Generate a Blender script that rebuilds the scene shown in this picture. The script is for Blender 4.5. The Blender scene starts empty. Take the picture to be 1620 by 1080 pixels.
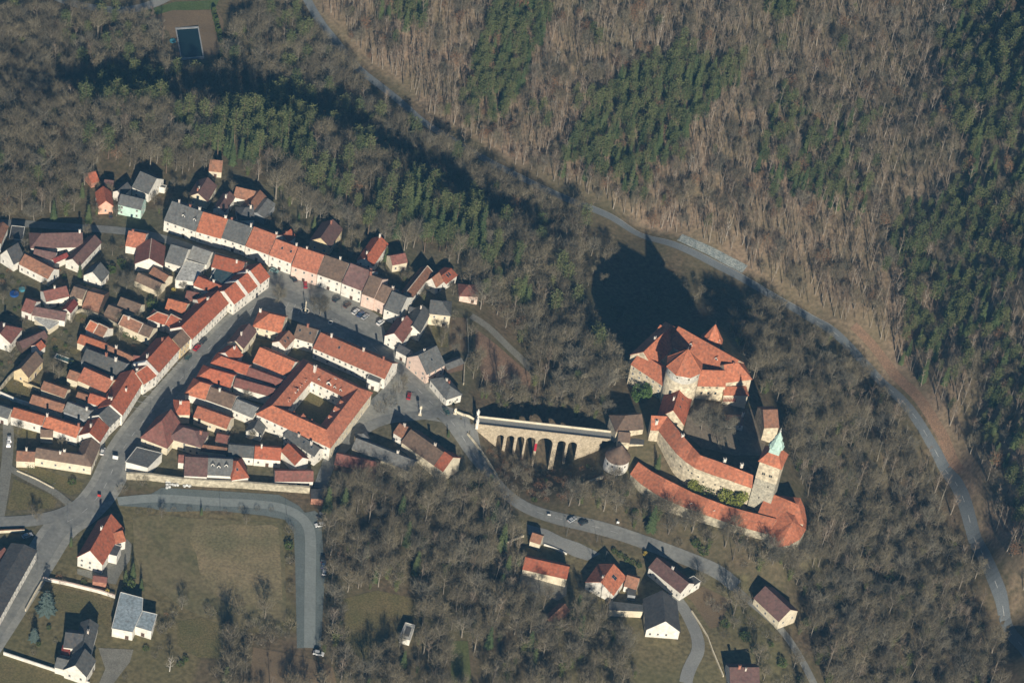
import bpy, bmesh, math, random
import numpy as np
from mathutils import Vector, Matrix

# ------------------------------------------------------------------ camera, sky, sun, exposure
random.seed(7)
rng = np.random.default_rng(11)
scene = bpy.context.scene
DELTA = math.radians(41.0)                 # camera looks down 41 degrees
NADIR = (-810.0, 4660.0)                   # where the verticals meet, from picture centre
FPX = math.hypot(*NADIR) * math.tan(DELTA)
DIST = FPX / 3.15
CAM = np.array([0.0, -DIST * math.cos(DELTA), DIST * math.sin(DELTA)])
FWD = np.array([0.0, math.cos(DELTA), -math.sin(DELTA)])
UP0 = np.array([0.0, math.sin(DELTA), math.cos(DELTA)])
ROLL = math.atan2(-NADIR[0], NADIR[1])
RGT = math.cos(ROLL) * np.array([1.0, 0, 0]) + math.sin(ROLL) * UP0
UPV = -math.sin(ROLL) * np.array([1.0, 0, 0]) + math.cos(ROLL) * UP0
cd = bpy.data.cameras.new('camera'); co = bpy.data.objects.new('camera', cd)
scene.collection.objects.link(co); scene.camera = co
cd.sensor_width = 36.0; cd.lens = 36.0 * FPX / 1620.0
cd.clip_start = 5.0; cd.clip_end = 20000.0
m = Matrix((( RGT[0], UPV[0], -FWD[0], CAM[0]), (RGT[1], UPV[1], -FWD[1], CAM[1]), (RGT[2], UPV[2], -FWD[2], CAM[2]), (0, 0, 0, 1)))
co.matrix_world = m

SUN_EL, SUN_AZ = 23.5, 13.5                # low winter sun behind the camera, a little to its side
w = bpy.data.worlds.new('World'); scene.world = w; w.use_nodes = True
nt = w.node_tree; bg = nt.nodes['Background']
sky = nt.nodes.new('ShaderNodeTexSky'); sky.sky_type = 'NISHITA'; sky.sun_disc = False
sky.sun_elevation = math.radians(SUN_EL); sky.sun_rotation = math.radians(180 - SUN_AZ)
sky.altitude = 400.0; sky.air_density = 0.5; sky.dust_density = 0.1; sky.ozone_density = 5.0
nt.links.new(sky.outputs[0], bg.inputs[0]); bg.inputs[1].default_value = 0.05
sl = bpy.data.lights.new('sun', 'SUN'); sl.energy = 5.0; sl.angle = math.radians(0.5); sl.color = (1.0, 0.915, 0.785)
so = bpy.data.objects.new('sun', sl); scene.collection.objects.link(so)
_e, _a = math.radians(SUN_EL), math.radians(SUN_AZ)
SUNV = Vector((math.sin(_a) * math.cos(_e), -math.cos(_a) * math.cos(_e), math.sin(_e)))
so.rotation_euler = SUNV.to_track_quat('Z', 'Y').to_euler(); so.location = (0, -300, 600)
scene.view_settings.view_transform = 'Standard'; scene.view_settings.look = 'None'
scene.view_settings.exposure = 0.38; scene.view_settings.gamma = 1.0
scene.cycles.max_bounces = 5; scene.cycles.diffuse_bounces = 3; scene.cycles.glossy_bounces = 2
scene.cycles.transparent_max_bounces = 6; scene.cycles.volume_bounces = 0

# ------------------------------------------------------------------ picture <-> place
REG = {'S': (0, 0, 1), 'Z1': (0, 230, 4), 'Z2': (230, 300, 4), 'Z3': (0, 450, 5.4), 'Z4': (200, 430, 5.4), 'Z5': (0, 600, 5.4),
       'Z6': (200, 560, 4.697), 'Z7': (370, 460, 5.4), 'Z8': (500, 420, 5.4), 'C1': (940, 490, 4.5), 'C2': (960, 640, 4.5),
       'C3': (700, 560, 4.91), 'C4': (520, 580, 5.4), 'C5': (780, 780, 4.697), 'C6': (960, 860, 4.765), 'C7': (0, 780, 3.6),
       'C8': (180, 740, 3.176), 'F1': (0, 0, 3), 'F2': (540, 0, 3), 'F3': (1080, 0, 3), 'F4': (640, 300, 3), 'F5': (1080, 360, 3),
       'F6': (1080, 720, 3), 'F7': (500, 720, 3), 'F8': (520, 330, 5.4), 'D1': (1165, 670, 7.717), 'D2': (985, 500, 6.752),
       'D3': (740, 630, 6.231), 'D4': (960, 630, 8.306), 'D5': (1180, 760, 9.0), 'D6': (400, 560, 6.75)}
def px(reg, p):
    x0, y0, s = REG[reg]; return (x0 + p[0] / s, y0 + p[1] / s)
def U(p, z):
    v = FWD * FPX + RGT * (p[0] - 810) - UPV * (p[1] - 540)
    return CAM + v * ((z - CAM[2]) / v[2])
def proj(q):
    d = np.asarray(q, float) - CAM; wq = d @ FWD
    return np.stack([810 + FPX * (d @ RGT) / wq, 540 - FPX * (d @ UPV) / wq], -1)

# ------------------------------------------------------------------ terrain heights (metres, town square = 0)
CP = [(50,400,0),(200,450,0),(350,400,0),(450,300,-1),(300,600,0),(450,600,0),(560,480,0),(650,550,0),(50,600,0),(150,700,0),
 (600,650,0),(690,640,0),(740,668,0),(400,740,-1),(540,745,-1.5),(30,750,-1),(350,320,-1),(560,390,-2),(700,480,-2),(170,320,-2),
 (210,290,-3),(90,340,-2),(80,860,-2),(200,950,-3),(330,880,-3),(480,900,-3),(480,1040,-4),(300,1060,-4),(0,1000,-2),(100,1060,-3),
 (600,830,-4),(620,1000,-7),(750,900,-9),(700,1060,-9),(300,235,-4),(450,250,-4),(100,250,-3),(0,250,-3),(600,330,-4),(740,410,-6),
 (250,195,-6),(400,205,-6),(540,245,-6),(640,305,-6),(720,352,-8),(800,395,-12),(860,430,-16),(120,190,-5),
 (250,168,-36),(400,180,-36),(540,218,-37),(640,277,-37),(720,324,-38),(800,365,-38),(870,395,-38),(120,160,-30),
 (300,135,-37),(450,140,-38),(570,185,-38),(650,235,-38),(740,290,-38),(820,330,-38),(150,120,-34),(0,120,-22),(300,70,-37),(500,70,-38),(150,20,-32),(0,10,-26),(420,0,-37),
 (560,103,-38),(667,193,-38),(787,263,-38),(890,313,-38),(973,347,-38),(1060,385,-38),(1140,422,-38),(1210,462,-38.5),(1290,505,-39),
 (1400,600,-40),(1500,740,-41),(1543,853,-42),(1600,980,-43),(1050,590,2),(1120,600,2),(1150,690,2),(1000,640,0),(1090,775,-5),
 (1000,500,-30),(1080,470,-37),(950,400,-37),(1020,360,-41),(1160,520,-24),(900,500,-18),(1220,620,-10),(1280,610,-24),(1340,650,-33),
 (1420,720,-39),(1280,750,-14),(1300,850,-19),(1350,950,-28),(1460,950,-38),(1400,1060,-36),(1250,900,-18),(1230,1000,-19),(1180,920,-16),
 (1222,862,-8),(1272,850,-9),(1262,800,-7),(1245,885,-11),(1000,775,-8),(1100,840,-10),
 (790,765,-8),(830,800,-10.5),(900,830,-12),(1000,855,-13.5),(1080,885,-14.5),(1115,915,-15),(870,890,-13),(960,920,-14.5),(1050,960,-15),
 (1060,1060,-16.5),(1160,1050,-17.5),(782,704,-12),(796,712,-15),(811,714,-16),(828,725,-19.5),(843,735,-23),(868,744,-25),(890,730,-19),(912,722,-14.5),(850,690,-20),(850,640,-16),(815,625,-13),(945,715,-8),
 (935,640,-6),(762,640,-4),(840,770,-14),(962,752,-5),(985,738,-4),(850,560,-14),(780,540,-7),(755,600,-4),(900,580,-11),(720,720,-3),(970,690,0)]
def _road_y(x): return np.interp(x, [560, 1290, 1400, 1500, 1543, 1600, 1750], [103, 505, 600, 740, 853, 980, 1300])
for _x in (600, 750, 900, 1050, 1200, 1350, 1500, 1650, 1800):
    for _d in (70, 220, 420, 650, 950):
        _y = _road_y(_x) - _d
        if -180 < _y: CP.append((_x, _y, -38 + 0.135 * _d))
_P = np.array([U(c[:2], c[2]) for c in CP]); _n = len(_P)
def _tps(r2): return np.where(r2 > 0, r2 * np.log(r2 + 1e-9), 0)
_xy = _P[:, :2] / 100.0
_K = _tps(((_xy[:, None] - _xy[None]) ** 2).sum(-1)) + np.eye(_n) * 0.0006
_A = np.zeros((_n + 3, _n + 3)); _A[:_n, :_n] = _K; _A[:_n, _n] = 1; _A[:_n, _n + 1:] = _xy; _A[_n, :_n] = 1; _A[_n + 1:, :_n] = _xy.T
_w = np.linalg.solve(_A, np.concatenate([_P[:, 2], np.zeros(3)]))
def terr(x, y):
    q = np.stack([np.atleast_1d(np.clip(x, -460, 560)), np.atleast_1d(np.clip(y, -420, 560))], -1) / 100.0
    r2 = ((q[:, None] - _xy[None]) ** 2).sum(-1)
    z = _tps(r2) @ _w[:_n] + _w[_n] + q @ _w[_n + 1:]
    return np.clip(z, -46, 150)
def tz(x, y): return float(terr(x, y)[0])
def UT(p, h=0.0):
    z = 0.0
    for _ in range(14):
        q = U(p, z + h); z = 0.5 * z + 0.5 * tz(q[0], q[1])
    q = U(p, z + h); return np.array([q[0], q[1], z])
def poly_px(reg, pts): return [UT(px(reg, p))[:2] for p in pts]
def inpoly(poly, X, Y):
    X = np.asarray(X); Y = np.asarray(Y); r = np.zeros(X.shape, bool); n = len(poly)
    for i in range(n):
        (x1, y1), (x2, y2) = poly[i], poly[(i + 1) % n]
        if y1 == y2: continue
        c = ((y1 > Y) != (y2 > Y)) & (X < (x2 - x1) * (Y - y1) / (y2 - y1) + x1)
        r ^= c
    return r

# ------------------------------------------------------------------ materials
MATS = {}
def mat(name, col, col2=None, scale=0.6, rough=0.85, fine=4.0, fine_amt=0.25, spec=0.2, bump=0.0, metal=0.0, stretch=None, each=0.0):
    if name in MATS: return MATS[name]
    mt = bpy.data.materials.new(name); mt.use_nodes = True; n = mt.node_tree.nodes; l = mt.node_tree.links
    b = n['Principled BSDF']; b.inputs['Roughness'].default_value = rough; b.inputs['Specular IOR Level'].default_value = spec
    b.inputs['Metallic'].default_value = metal
    geo = n.new('ShaderNodeNewGeometry'); n1 = n.new('ShaderNodeTexNoise'); n1.inputs['Scale'].default_value = scale * 0.25
    n1.inputs['Detail'].default_value = 5; n1.inputs['Roughness'].default_value = 0.65
    src = geo.outputs['Position']
    if stretch:
        mp = n.new('ShaderNodeMapping'); mp.inputs['Scale'].default_value = stretch; l.new(src, mp.inputs[0]); src = mp.outputs[0]
    l.new(src, n1.inputs['Vector'])
    n2 = n.new('ShaderNodeTexNoise'); n2.inputs['Scale'].default_value = fine * 0.25; n2.inputs['Detail'].default_value = 3
    l.new(src, n2.inputs['Vector'])
    r1 = n.new('ShaderNodeMapRange'); r1.inputs[1].default_value = 0.35; r1.inputs[2].default_value = 0.68; l.new(n1.outputs[0], r1.inputs[0])
    mx = n.new('ShaderNodeMix'); mx.data_type = 'RGBA'
    mx.inputs[6].default_value = (*col, 1); mx.inputs[7].default_value = (*(col2 or tuple(c * 0.75 for c in col)), 1)
    l.new(r1.outputs[0], mx.inputs[0])
    r2 = n.new('ShaderNodeMapRange'); r2.inputs[1].default_value = 0.3; r2.inputs[2].default_value = 0.7
    r2.inputs[3].default_value = 1 - fine_amt; r2.inputs[4].default_value = 1 + fine_amt; l.new(n2.outputs[0], r2.inputs[0])
    mu = n.new('ShaderNodeMix'); mu.data_type = 'RGBA'; mu.blend_type = 'MULTIPLY'; mu.inputs[0].default_value = 1.0
    l.new(mx.outputs[2], mu.inputs[6]); l.new(r2.outputs[0], mu.inputs[7]); outc = mu.outputs[2]
    if each:                               # every roof its own batch of tiles, with streaks running down the slope
        oi = n.new('ShaderNodeObjectInfo'); r3 = n.new('ShaderNodeMapRange'); r3.inputs[3].default_value = 1 - each; r3.inputs[4].default_value = 1 + each; l.new(oi.outputs['Random'], r3.inputs[0])
        m3 = n.new('ShaderNodeMix'); m3.data_type = 'RGBA'; m3.blend_type = 'MULTIPLY'; m3.inputs[0].default_value = 1.0; l.new(outc, m3.inputs[6]); l.new(r3.outputs[0], m3.inputs[7])
        mp2 = n.new('ShaderNodeMapping'); mp2.inputs['Scale'].default_value = (0.9, 0.9, 0.12); l.new(geo.outputs['Position'], mp2.inputs[0]); n4 = n.new('ShaderNodeTexNoise'); n4.inputs['Scale'].default_value = 0.9; n4.inputs['Detail'].default_value = 4; l.new(mp2.outputs[0], n4.inputs['Vector'])
        r4 = n.new('ShaderNodeMapRange'); r4.inputs[1].default_value = 0.5; r4.inputs[2].default_value = 0.75; r4.inputs[4].default_value = 0.6; l.new(n4.outputs[0], r4.inputs[0])
        m4 = n.new('ShaderNodeMix'); m4.data_type = 'RGBA'; m4.inputs[7].default_value = (0.13, 0.105, 0.08, 1); l.new(r4.outputs[0], m4.inputs[0]); l.new(m3.outputs[2], m4.inputs[6]); outc = m4.outputs[2]
    l.new(outc, b.inputs['Base Color'])
    if bump:
        bp = n.new('ShaderNodeBump'); bp.inputs['Strength'].default_value = bump; bp.inputs['Distance'].default_value = 0.3
        l.new(n2.outputs[0], bp.inputs['Height']); l.new(bp.outputs[0], b.inputs['Normal'])
    MATS[name] = mt; return mt
def tree_mat(name, col, col2, transl=0.0):
    mt = bpy.data.materials.new(name); mt.use_nodes = True; n = mt.node_tree.nodes; l = mt.node_tree.links
    b = n['Principled BSDF']; b.inputs['Roughness'].default_value = 0.9; b.inputs['Specular IOR Level'].default_value = 0.1
    oi = n.new('ShaderNodeObjectInfo'); geo = n.new('ShaderNodeNewGeometry')
    nz = n.new('ShaderNodeTexNoise'); nz.inputs['Scale'].default_value = 0.35; l.new(geo.outputs['Position'], nz.inputs['Vector'])
    nb = n.new('ShaderNodeTexNoise'); nb.inputs['Scale'].default_value = 0.02; l.new(geo.outputs['Position'], nb.inputs['Vector'])
    a0 = n.new('ShaderNodeMath'); a0.operation = 'ADD'; l.new(nb.outputs[0], a0.inputs[0]); l.new(nz.outputs[0], a0.inputs[1])
    ad = n.new('ShaderNodeMath'); ad.operation = 'ADD'; l.new(oi.outputs['Random'], ad.inputs[0]); l.new(a0.outputs[0], ad.inputs[1])
    mr = n.new('ShaderNodeMapRange'); mr.inputs[1].default_value = 0.75; mr.inputs[2].default_value = 1.75; l.new(ad.outputs[0], mr.inputs[0])
    mx = n.new('ShaderNodeMix'); mx.data_type = 'RGBA'; mx.inputs[6].default_value = (*col, 1); mx.inputs[7].default_value = (*col2, 1)
    l.new(mr.outputs[0], mx.inputs[0]); l.new(mx.outputs[2], b.inputs['Base Color']); MATS[name] = mt; return mt

ROOF = {'red': ((0.385, 0.115, 0.06), (0.33, 0.10, 0.055)), 'orange': ((0.47, 0.165, 0.085), (0.41, 0.14, 0.075)),
        'lred': ((0.41, 0.15, 0.085), (0.35, 0.128, 0.075)), 'rbrown': ((0.22, 0.09, 0.07), (0.18, 0.078, 0.06)),
        'castle': ((0.45, 0.158, 0.082), (0.39, 0.135, 0.072)),
        'brown': ((0.19, 0.125, 0.085), (0.14, 0.1, 0.075)), 'obrown': ((0.30, 0.145, 0.085), (0.22, 0.115, 0.075)),
        'purple': ((0.17, 0.095, 0.08), (0.135, 0.08, 0.072)), 'grey': ((0.13, 0.133, 0.125), (0.10, 0.103, 0.1)),
        'dgrey': ((0.085, 0.086, 0.085), (0.065, 0.067, 0.07)), 'lgrey': ((0.2, 0.2, 0.185), (0.16, 0.16, 0.15)),
        'bluegrey': ((0.36, 0.42, 0.44), (0.28, 0.34, 0.36)), 'maroon': ((0.24, 0.05, 0.04), (0.17, 0.04, 0.035)),
        'pale': ((0.55, 0.54, 0.48), (0.42, 0.41, 0.37)), 'teal': ((0.06, 0.17, 0.17), (0.05, 0.12, 0.13)), 'glass': ((0.05, 0.09, 0.1), (0.035, 0.06, 0.075))}
WALL = {'white': ((0.80, 0.77, 0.68), (0.68, 0.64, 0.55)), 'cream': ((0.74, 0.66, 0.49), (0.62, 0.54, 0.39)), 'yellow': ((0.72, 0.58, 0.34), (0.6, 0.48, 0.29)),
        'pink': ((0.76, 0.58, 0.47), (0.66, 0.5, 0.41)), 'salmon': ((0.74, 0.44, 0.31), (0.66, 0.39, 0.28)), 'mint': ((0.56, 0.76, 0.64), (0.5, 0.67, 0.57)),
        'stone': ((0.50, 0.45, 0.33), (0.33, 0.29, 0.21)), 'castle': ((0.66, 0.57, 0.40), (0.48, 0.41, 0.29)), 'wood': ((0.12, 0.08, 0.055), (0.09, 0.06, 0.045)),
        'grey': ((0.35, 0.36, 0.36), (0.27, 0.28, 0.28)), 'brick': ((0.42, 0.2, 0.13), (0.3, 0.15, 0.1))}
def rmat(k): return mat('roof_tiles_' + k, *ROOF[k], scale=0.7, fine=3.2, fine_amt=0.26, rough=0.8, bump=0.08, each=0.2)
def wmat(k): return mat('plaster_' + k, *WALL[k], scale=0.8 if k not in ('stone', 'castle') else 1.6, fine=2.6, fine_amt=0.12 if k not in ('stone', 'castle', 'brick') else 0.34, rough=0.92)
M_GLASS = mat('window_glass', (0.03, 0.04, 0.05), (0.02, 0.025, 0.03), rough=0.15, spec=0.5, fine_amt=0.05)
M_FRAME = mat('window_frame', (0.62, 0.6, 0.54), rough=0.6)
M_CHIM = mat('chimney_plaster', (0.78, 0.74, 0.64), (0.6, 0.5, 0.4), rough=0.9)
M_DARK = mat('dark_metal', (0.05, 0.05, 0.05), rough=0.5)
M_CAP = mat('pale_ridge_tile', (0.66, 0.56, 0.44), rough=0.9)
M_DOOR = mat('door_wood', (0.12, 0.07, 0.045), (0.08, 0.05, 0.035), rough=0.6)
M_GUT = mat('zinc_gutter', (0.32, 0.33, 0.33), rough=0.45, metal=0.6)

# ------------------------------------------------------------------ object helpers
COL = scene.collection
def mesh_obj(name, verts, faces, mats, origin=(0, 0, 0), parent=None, fm=None, smooth=False):
    me = bpy.data.meshes.new(name); o0 = np.asarray(origin, float)
    vv = np.asarray(verts, float) - o0
    me.from_pydata(vv.tolist(), [], faces)
    for mm in (mats if isinstance(mats, (list, tuple)) else [mats]): me.materials.append(mm)
    if fm is not None: me.polygons.foreach_set('material_index', fm)
    if smooth: me.polygons.foreach_set('use_smooth', [True] * len(me.polygons))
    me.update()
    ob = bpy.data.objects.new(name, me); COL.objects.link(ob)
    if parent is None: ob.location = o0
    else:
        ob.parent = parent; ob.location = o0 - world_loc(parent)
    return ob
_WL = {}
def world_loc(o):
    q = np.zeros(3)
    while o is not None: q += np.array(o.location); o = o.parent
    return q
def tag(o, label=None, cat=None, group=None, kind=None):
    if label: o['label'] = label
    if cat: o['category'] = cat
    if group: o['group'] = group
    if kind: o['kind'] = kind
    return o
def empty(name, loc, label=None, cat=None, group=None):
    e = bpy.data.objects.new(name, None); COL.objects.link(e); e.location = loc; e.empty_display_size = 0.5
    return tag(e, label, cat, group)
def inst(name, me, parent, wloc, rz=0.0, scale=(1, 1, 1)):
    o = bpy.data.objects.new(name, me); COL.objects.link(o)
    wl = np.asarray(wloc, float)
    if parent is not None: o.parent = parent; wl = wl - world_loc(parent)
    o.location = wl; o.rotation_euler = (0, 0, rz); o.scale = scale
    return o
class MB:
    def __init__(s): s.v = []; s.f = []; s.m = []
    def add(s, vs, fs, mi=0):
        k = len(s.v); s.v += [tuple(map(float, q)) for q in vs]; s.f += [tuple(i + k for i in f) for f in fs]; s.m += [mi] * len(fs)
    def box(s, a, b, mi=0):
        (x0, y0, z0), (x1, y1, z1) = a, b
        s.add([(x0,y0,z0),(x1,y0,z0),(x1,y1,z0),(x0,y1,z0),(x0,y0,z1),(x1,y0,z1),(x1,y1,z1),(x0,y1,z1)],
              [(3,2,1,0),(4,5,6,7),(0,1,5,4),(1,2,6,5),(2,3,7,6),(3,0,4,7)], mi)
    def prism(s, poly, z0, z1, mi=0, zb=None):   # poly ccw list of xy ; z0/z1 scalars or lists
        n = len(poly); z0 = z0 if hasattr(z0, '__len__') else [z0] * n; z1 = z1 if hasattr(z1, '__len__') else [z1] * n
        s.add([(p[0], p[1], z0[i]) for i, p in enumerate(poly)] + [(p[0], p[1], z1[i]) for i, p in enumerate(poly)],
              [tuple(range(n - 1, -1, -1)), tuple(range(n, 2 * n))] + [(i, (i + 1) % n, n + (i + 1) % n, n + i) for i in range(n)], mi)
    def cone(s, c, r0, z0, r1, z1, n=10, mi=0, a0=0.0, cap=True, c1=None):
        c1 = c1 if c1 is not None else c
        A = [a0 + 2 * math.pi * i / n for i in range(n)]
        s.add([(c[0] + r0 * math.cos(a), c[1] + r0 * math.sin(a), z0) for a in A] + [(c1[0] + r1 * math.cos(a), c1[1] + r1 * math.sin(a), z1) for a in A],
              [(i, (i + 1) % n, n + (i + 1) % n, n + i) for i in range(n)] + ([tuple(range(n - 1, -1, -1)), tuple(range(n, 2 * n))] if cap else []), mi)
    def obj(s, name, mats, origin=(0, 0, 0), parent=None, smooth=False): return mesh_obj(name, s.v, s.f, mats, origin, parent, s.m, smooth)
    def mesh(s, name, mats):
        me = bpy.data.meshes.new(name); me.from_pydata(s.v, [], s.f)
        for mm in mats: me.materials.append(mm)
        me.polygons.foreach_set('material_index', s.m); me.update(); return me
# ------------------------------------------------------------------ the ground: one sheet out to the far country
def axis(lo, hi, step, far):
    a = list(np.arange(lo, hi + step, step)); g = step
    while a[-1] < far: g *= 1.6; a.append(a[-1] + g)
    g = step
    while a[0] > -far: g *= 1.6; a.insert(0, a[0] - g)
    return np.array(a)
GX = axis(-400, 480, 2.6, 2600); GY = axis(-360, 520, 2.6, 2600)
XX, YY = np.meshgrid(GX, GY); ZZ = np.concatenate([terr(XX[i], YY[i]) for i in range(len(GY))]).reshape(XX.shape)
nx, ny = len(GX), len(GY)
gm = bpy.data.meshes.new('ground'); V = np.stack([XX, YY, ZZ], -1).reshape(-1, 3)
idx = np.arange(nx * ny).reshape(ny, nx)
Fq = np.stack([idx[:-1, :-1], idx[:-1, 1:], idx[1:, 1:], idx[1:, :-1]], -1).reshape(-1, 4)
gm.vertices.add(len(V)); gm.vertices.foreach_set('co', V.ravel()); gm.loops.add(Fq.size); gm.loops.foreach_set('vertex_index', Fq.ravel())
gm.polygons.add(len(Fq)); gm.polygons.foreach_set('loop_start', np.arange(0, Fq.size, 4)); gm.polygons.foreach_set('loop_total', np.full(len(Fq), 4))
gm.polygons.foreach_set('use_smooth', np.ones(len(Fq), bool)); gm.update(); gm.validate()
# what grows or lies where: leaf litter (default), yards and gardens, moss slopes
TOWN = poly_px('S', [(-80,360),(120,350),(250,330),(330,250),(450,300),(540,340),(620,370),(700,400),(760,440),(745,520),(745,640),(760,680),(790,760),(700,770),(520,770),(330,770),(190,770),(190,800),(-80,1000)])
SW = poly_px('S', [(-80,790),(190,790),(250,800),(460,820),(470,1000),(330,1000),(300,1100),(-80,1100)])
SE = poly_px('S', [(830,860),(920,860),(1090,900),(1180,910),(1230,1000),(1260,1100),(900,1100),(880,1000),(820,940)])
DUFF = poly_px('S', [(520,40),(600,110),(760,225),(1000,340),(1200,440),(1330,520),(1440,620),(1520,760),(1600,960),(1760,1000),(1760,700),(1500,420),(1200,180),(900,60),(650,-60),(500,-60)])
lay = np.tile(np.array([0.135, 0.102, 0.064, 1.0]), (len(V), 1))
vx, vy = V[:, 0], V[:, 1]
HILLSIDE = poly_px('S', [(420,-170),(485,10),(560,85),(680,182),(850,280),(1070,375),(1310,498),(1440,608),(1538,775),(1640,1000),(1780,1050),(1780,-170)])
lay[inpoly(HILLSIDE, vx, vy)] = (0.195, 0.15, 0.10, 1)
lay[inpoly(DUFF, vx, vy)] = (0.265, 0.19, 0.128, 1)
lay[inpoly(SE, vx, vy)] = (0.17, 0.14, 0.075, 1)
lay[inpoly(SW, vx, vy)] = (0.17, 0.138, 0.072, 1)
lay[inpoly(TOWN, vx, vy)] = (0.135, 0.115, 0.075, 1)  # town soil darkened to stand in for shade between the houses
ca = gm.color_attributes.new('soil', 'FLOAT_COLOR', 'POINT'); ca.data.foreach_set('color', lay.ravel())
gmt = bpy.data.materials.new('soil_and_leaf_litter'); gmt.use_nodes = True; n = gmt.node_tree.nodes; l = gmt.node_tree.links; b = n['Principled BSDF']
b.inputs['Roughness'].default_value = 1.0; b.inputs['Specular IOR Level'].default_value = 0.05
at = n.new('ShaderNodeAttribute'); at.attribute_name = 'soil'; geo = n.new('ShaderNodeNewGeometry')
def _nz(sc, lo, hi, a, b_):
    q = n.new('ShaderNodeTexNoise'); q.inputs['Scale'].default_value = sc; q.inputs['Detail'].default_value = 6; l.new(geo.outputs['Position'], q.inputs['Vector'])
    r = n.new('ShaderNodeMapRange'); r.inputs[1].default_value = lo; r.inputs[2].default_value = hi; r.inputs[3].default_value = a; r.inputs[4].default_value = b_
    l.new(q.outputs[0], r.inputs[0]); return r.outputs[0]
g1 = _nz(0.035, 0.35, 0.65, 0.0, 1.0); g2 = _nz(0.5, 0.3, 0.7, 0.6, 1.4)
mx = n.new('ShaderNodeMix'); mx.data_type = 'RGBA'; mx.blend_type = 'MULTIPLY'; mx.inputs[0].default_value = 1; l.new(at.outputs['Color'], mx.inputs[6]); l.new(g2, mx.inputs[7])
m2 = n.new('ShaderNodeMix'); m2.data_type = 'RGBA'; m2.inputs[7].default_value = (0.11, 0.115, 0.05, 1); l.new(mx.outputs[2], m2.inputs[6])
mf = n.new('ShaderNodeMath'); mf.operation = 'MULTIPLY'; mf.inputs[1].default_value = 0.45; l.new(g1, mf.inputs[0]); l.new(mf.outputs[0], m2.inputs[0]); l.new(m2.outputs[2], b.inputs['Base Color'])
bp = n.new('ShaderNodeBump'); bp.inputs['Strength'].default_value = 0.3; bp.inputs['Distance'].default_value = 0.3; l.new(g2, bp.inputs['Height']); l.new(bp.outputs[0], b.inputs['Normal'])
gm.materials.append(gmt); go_ = bpy.data.objects.new('ground', gm); COL.objects.link(go_); tag(go_, 'bare winter ground of leaf litter, moss and soil under everything', 'ground', kind='structure')

# ------------------------------------------------------------------ sheets laid on the ground
M_ASPH = mat('asphalt', (0.25, 0.25, 0.225), (0.165, 0.168, 0.158), scale=0.5, fine=2.4, fine_amt=0.14, rough=0.85, bump=0.1)
M_ASPH2 = mat('asphalt_worn', (0.27, 0.27, 0.245), (0.21, 0.212, 0.2), scale=0.3, fine=6, fine_amt=0.12, rough=0.85)
M_ASPHB = mat('asphalt_valley', (0.16, 0.175, 0.18), (0.13, 0.145, 0.15), scale=0.3, fine=6, fine_amt=0.12, rough=0.8)
M_SHARD = mat('gravel_shoulder', (0.16, 0.185, 0.175), (0.13, 0.15, 0.14), scale=0.4, fine=6, fine_amt=0.15)
M_PAVE2 = mat('worn_asphalt', (0.32, 0.315, 0.275), (0.21, 0.21, 0.19), scale=0.5, fine=2.2, fine_amt=0.16)
M_PAVE = mat('paving', (0.22, 0.215, 0.18), (0.17, 0.165, 0.14), scale=0.5, fine=5, fine_amt=0.2)
M_GRAV = mat('gravel', (0.24, 0.23, 0.19), (0.18, 0.17, 0.14), scale=0.8, fine=8, fine_amt=0.25)
M_LAWN = mat('winter_lawn', (0.12, 0.112, 0.046), (0.175, 0.138, 0.065), scale=0.35, fine=5, fine_amt=0.3, bump=0.4)
M_DRY = mat('dry_meadow', (0.29, 0.225, 0.125), (0.17, 0.152, 0.078), scale=0.16, fine=3.5, fine_amt=0.28, bump=0.4)
M_PLOUGH = mat('bare_soil', (0.2, 0.145, 0.085), (0.155, 0.115, 0.07), scale=0.4, fine=6, fine_amt=0.2)
M_WATER = mat('pond_water', (0.012, 0.028, 0.03), (0.01, 0.022, 0.026), rough=0.15, spec=0.5, fine_amt=0.05)
M_PAINT = mat('road_paint', (0.5, 0.5, 0.47), rough=0.7)
SHEETS = []
def sheet(name, poly, mt, off=0.12, label=None, cat=None, kind='structure', block=True):
    P = [(float(p[0]), float(p[1])) for p in poly]
    ar = sum(P[i][0] * P[(i + 1) % len(P)][1] - P[(i + 1) % len(P)][0] * P[i][1] for i in range(len(P)))
    if ar < 0: P = P[::-1]
    bm = bmesh.new(); f = bm.faces.new([bm.verts.new((p[0], p[1], 0)) for p in P]); bmesh.ops.triangulate(bm, faces=[f])
    xs = [p[0] for p in P]; ys = [p[1] for p in P]
    for ax, lo, hi in ((0, min(xs), max(xs)), (1, min(ys), max(ys))):
        for c in np.arange(math.floor(lo / 5) * 5 + 5, hi, 5):
            bmesh.ops.bisect_plane(bm, geom=bm.verts[:] + bm.edges[:] + bm.faces[:], plane_co=(c if ax == 0 else 0, c if ax == 1 else 0, 0), plane_no=(1 if ax == 0 else 0, 1 if ax == 1 else 0, 0))
    co_ = np.array([v.co[:] for v in bm.verts]); zz = terr(co_[:, 0], co_[:, 1])
    for v, z in zip(bm.verts, zz): v.co.z = z + off
    me = bpy.data.meshes.new(name); bm.to_mesh(me); bm.free(); me.materials.append(mt)
    o = bpy.data.objects.new(name, me); COL.objects.link(o); tag(o, label, cat, kind=kind)
    if block: SHEETS.append(P)
    return o
def smooth_path(pts, n=3):
    pts = np.array(pts, float)
    for _ in range(n):
        q = np.empty((2 * len(pts), pts.shape[1])); q[0] = pts[0]; q[-1] = pts[-1]
        q[1:-1:2] = 0.75 * pts[:-1] + 0.25 * pts[1:]; q[2:-1:2] = 0.25 * pts[:-1] + 0.75 * pts[1:]; pts = q
    return pts
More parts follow.
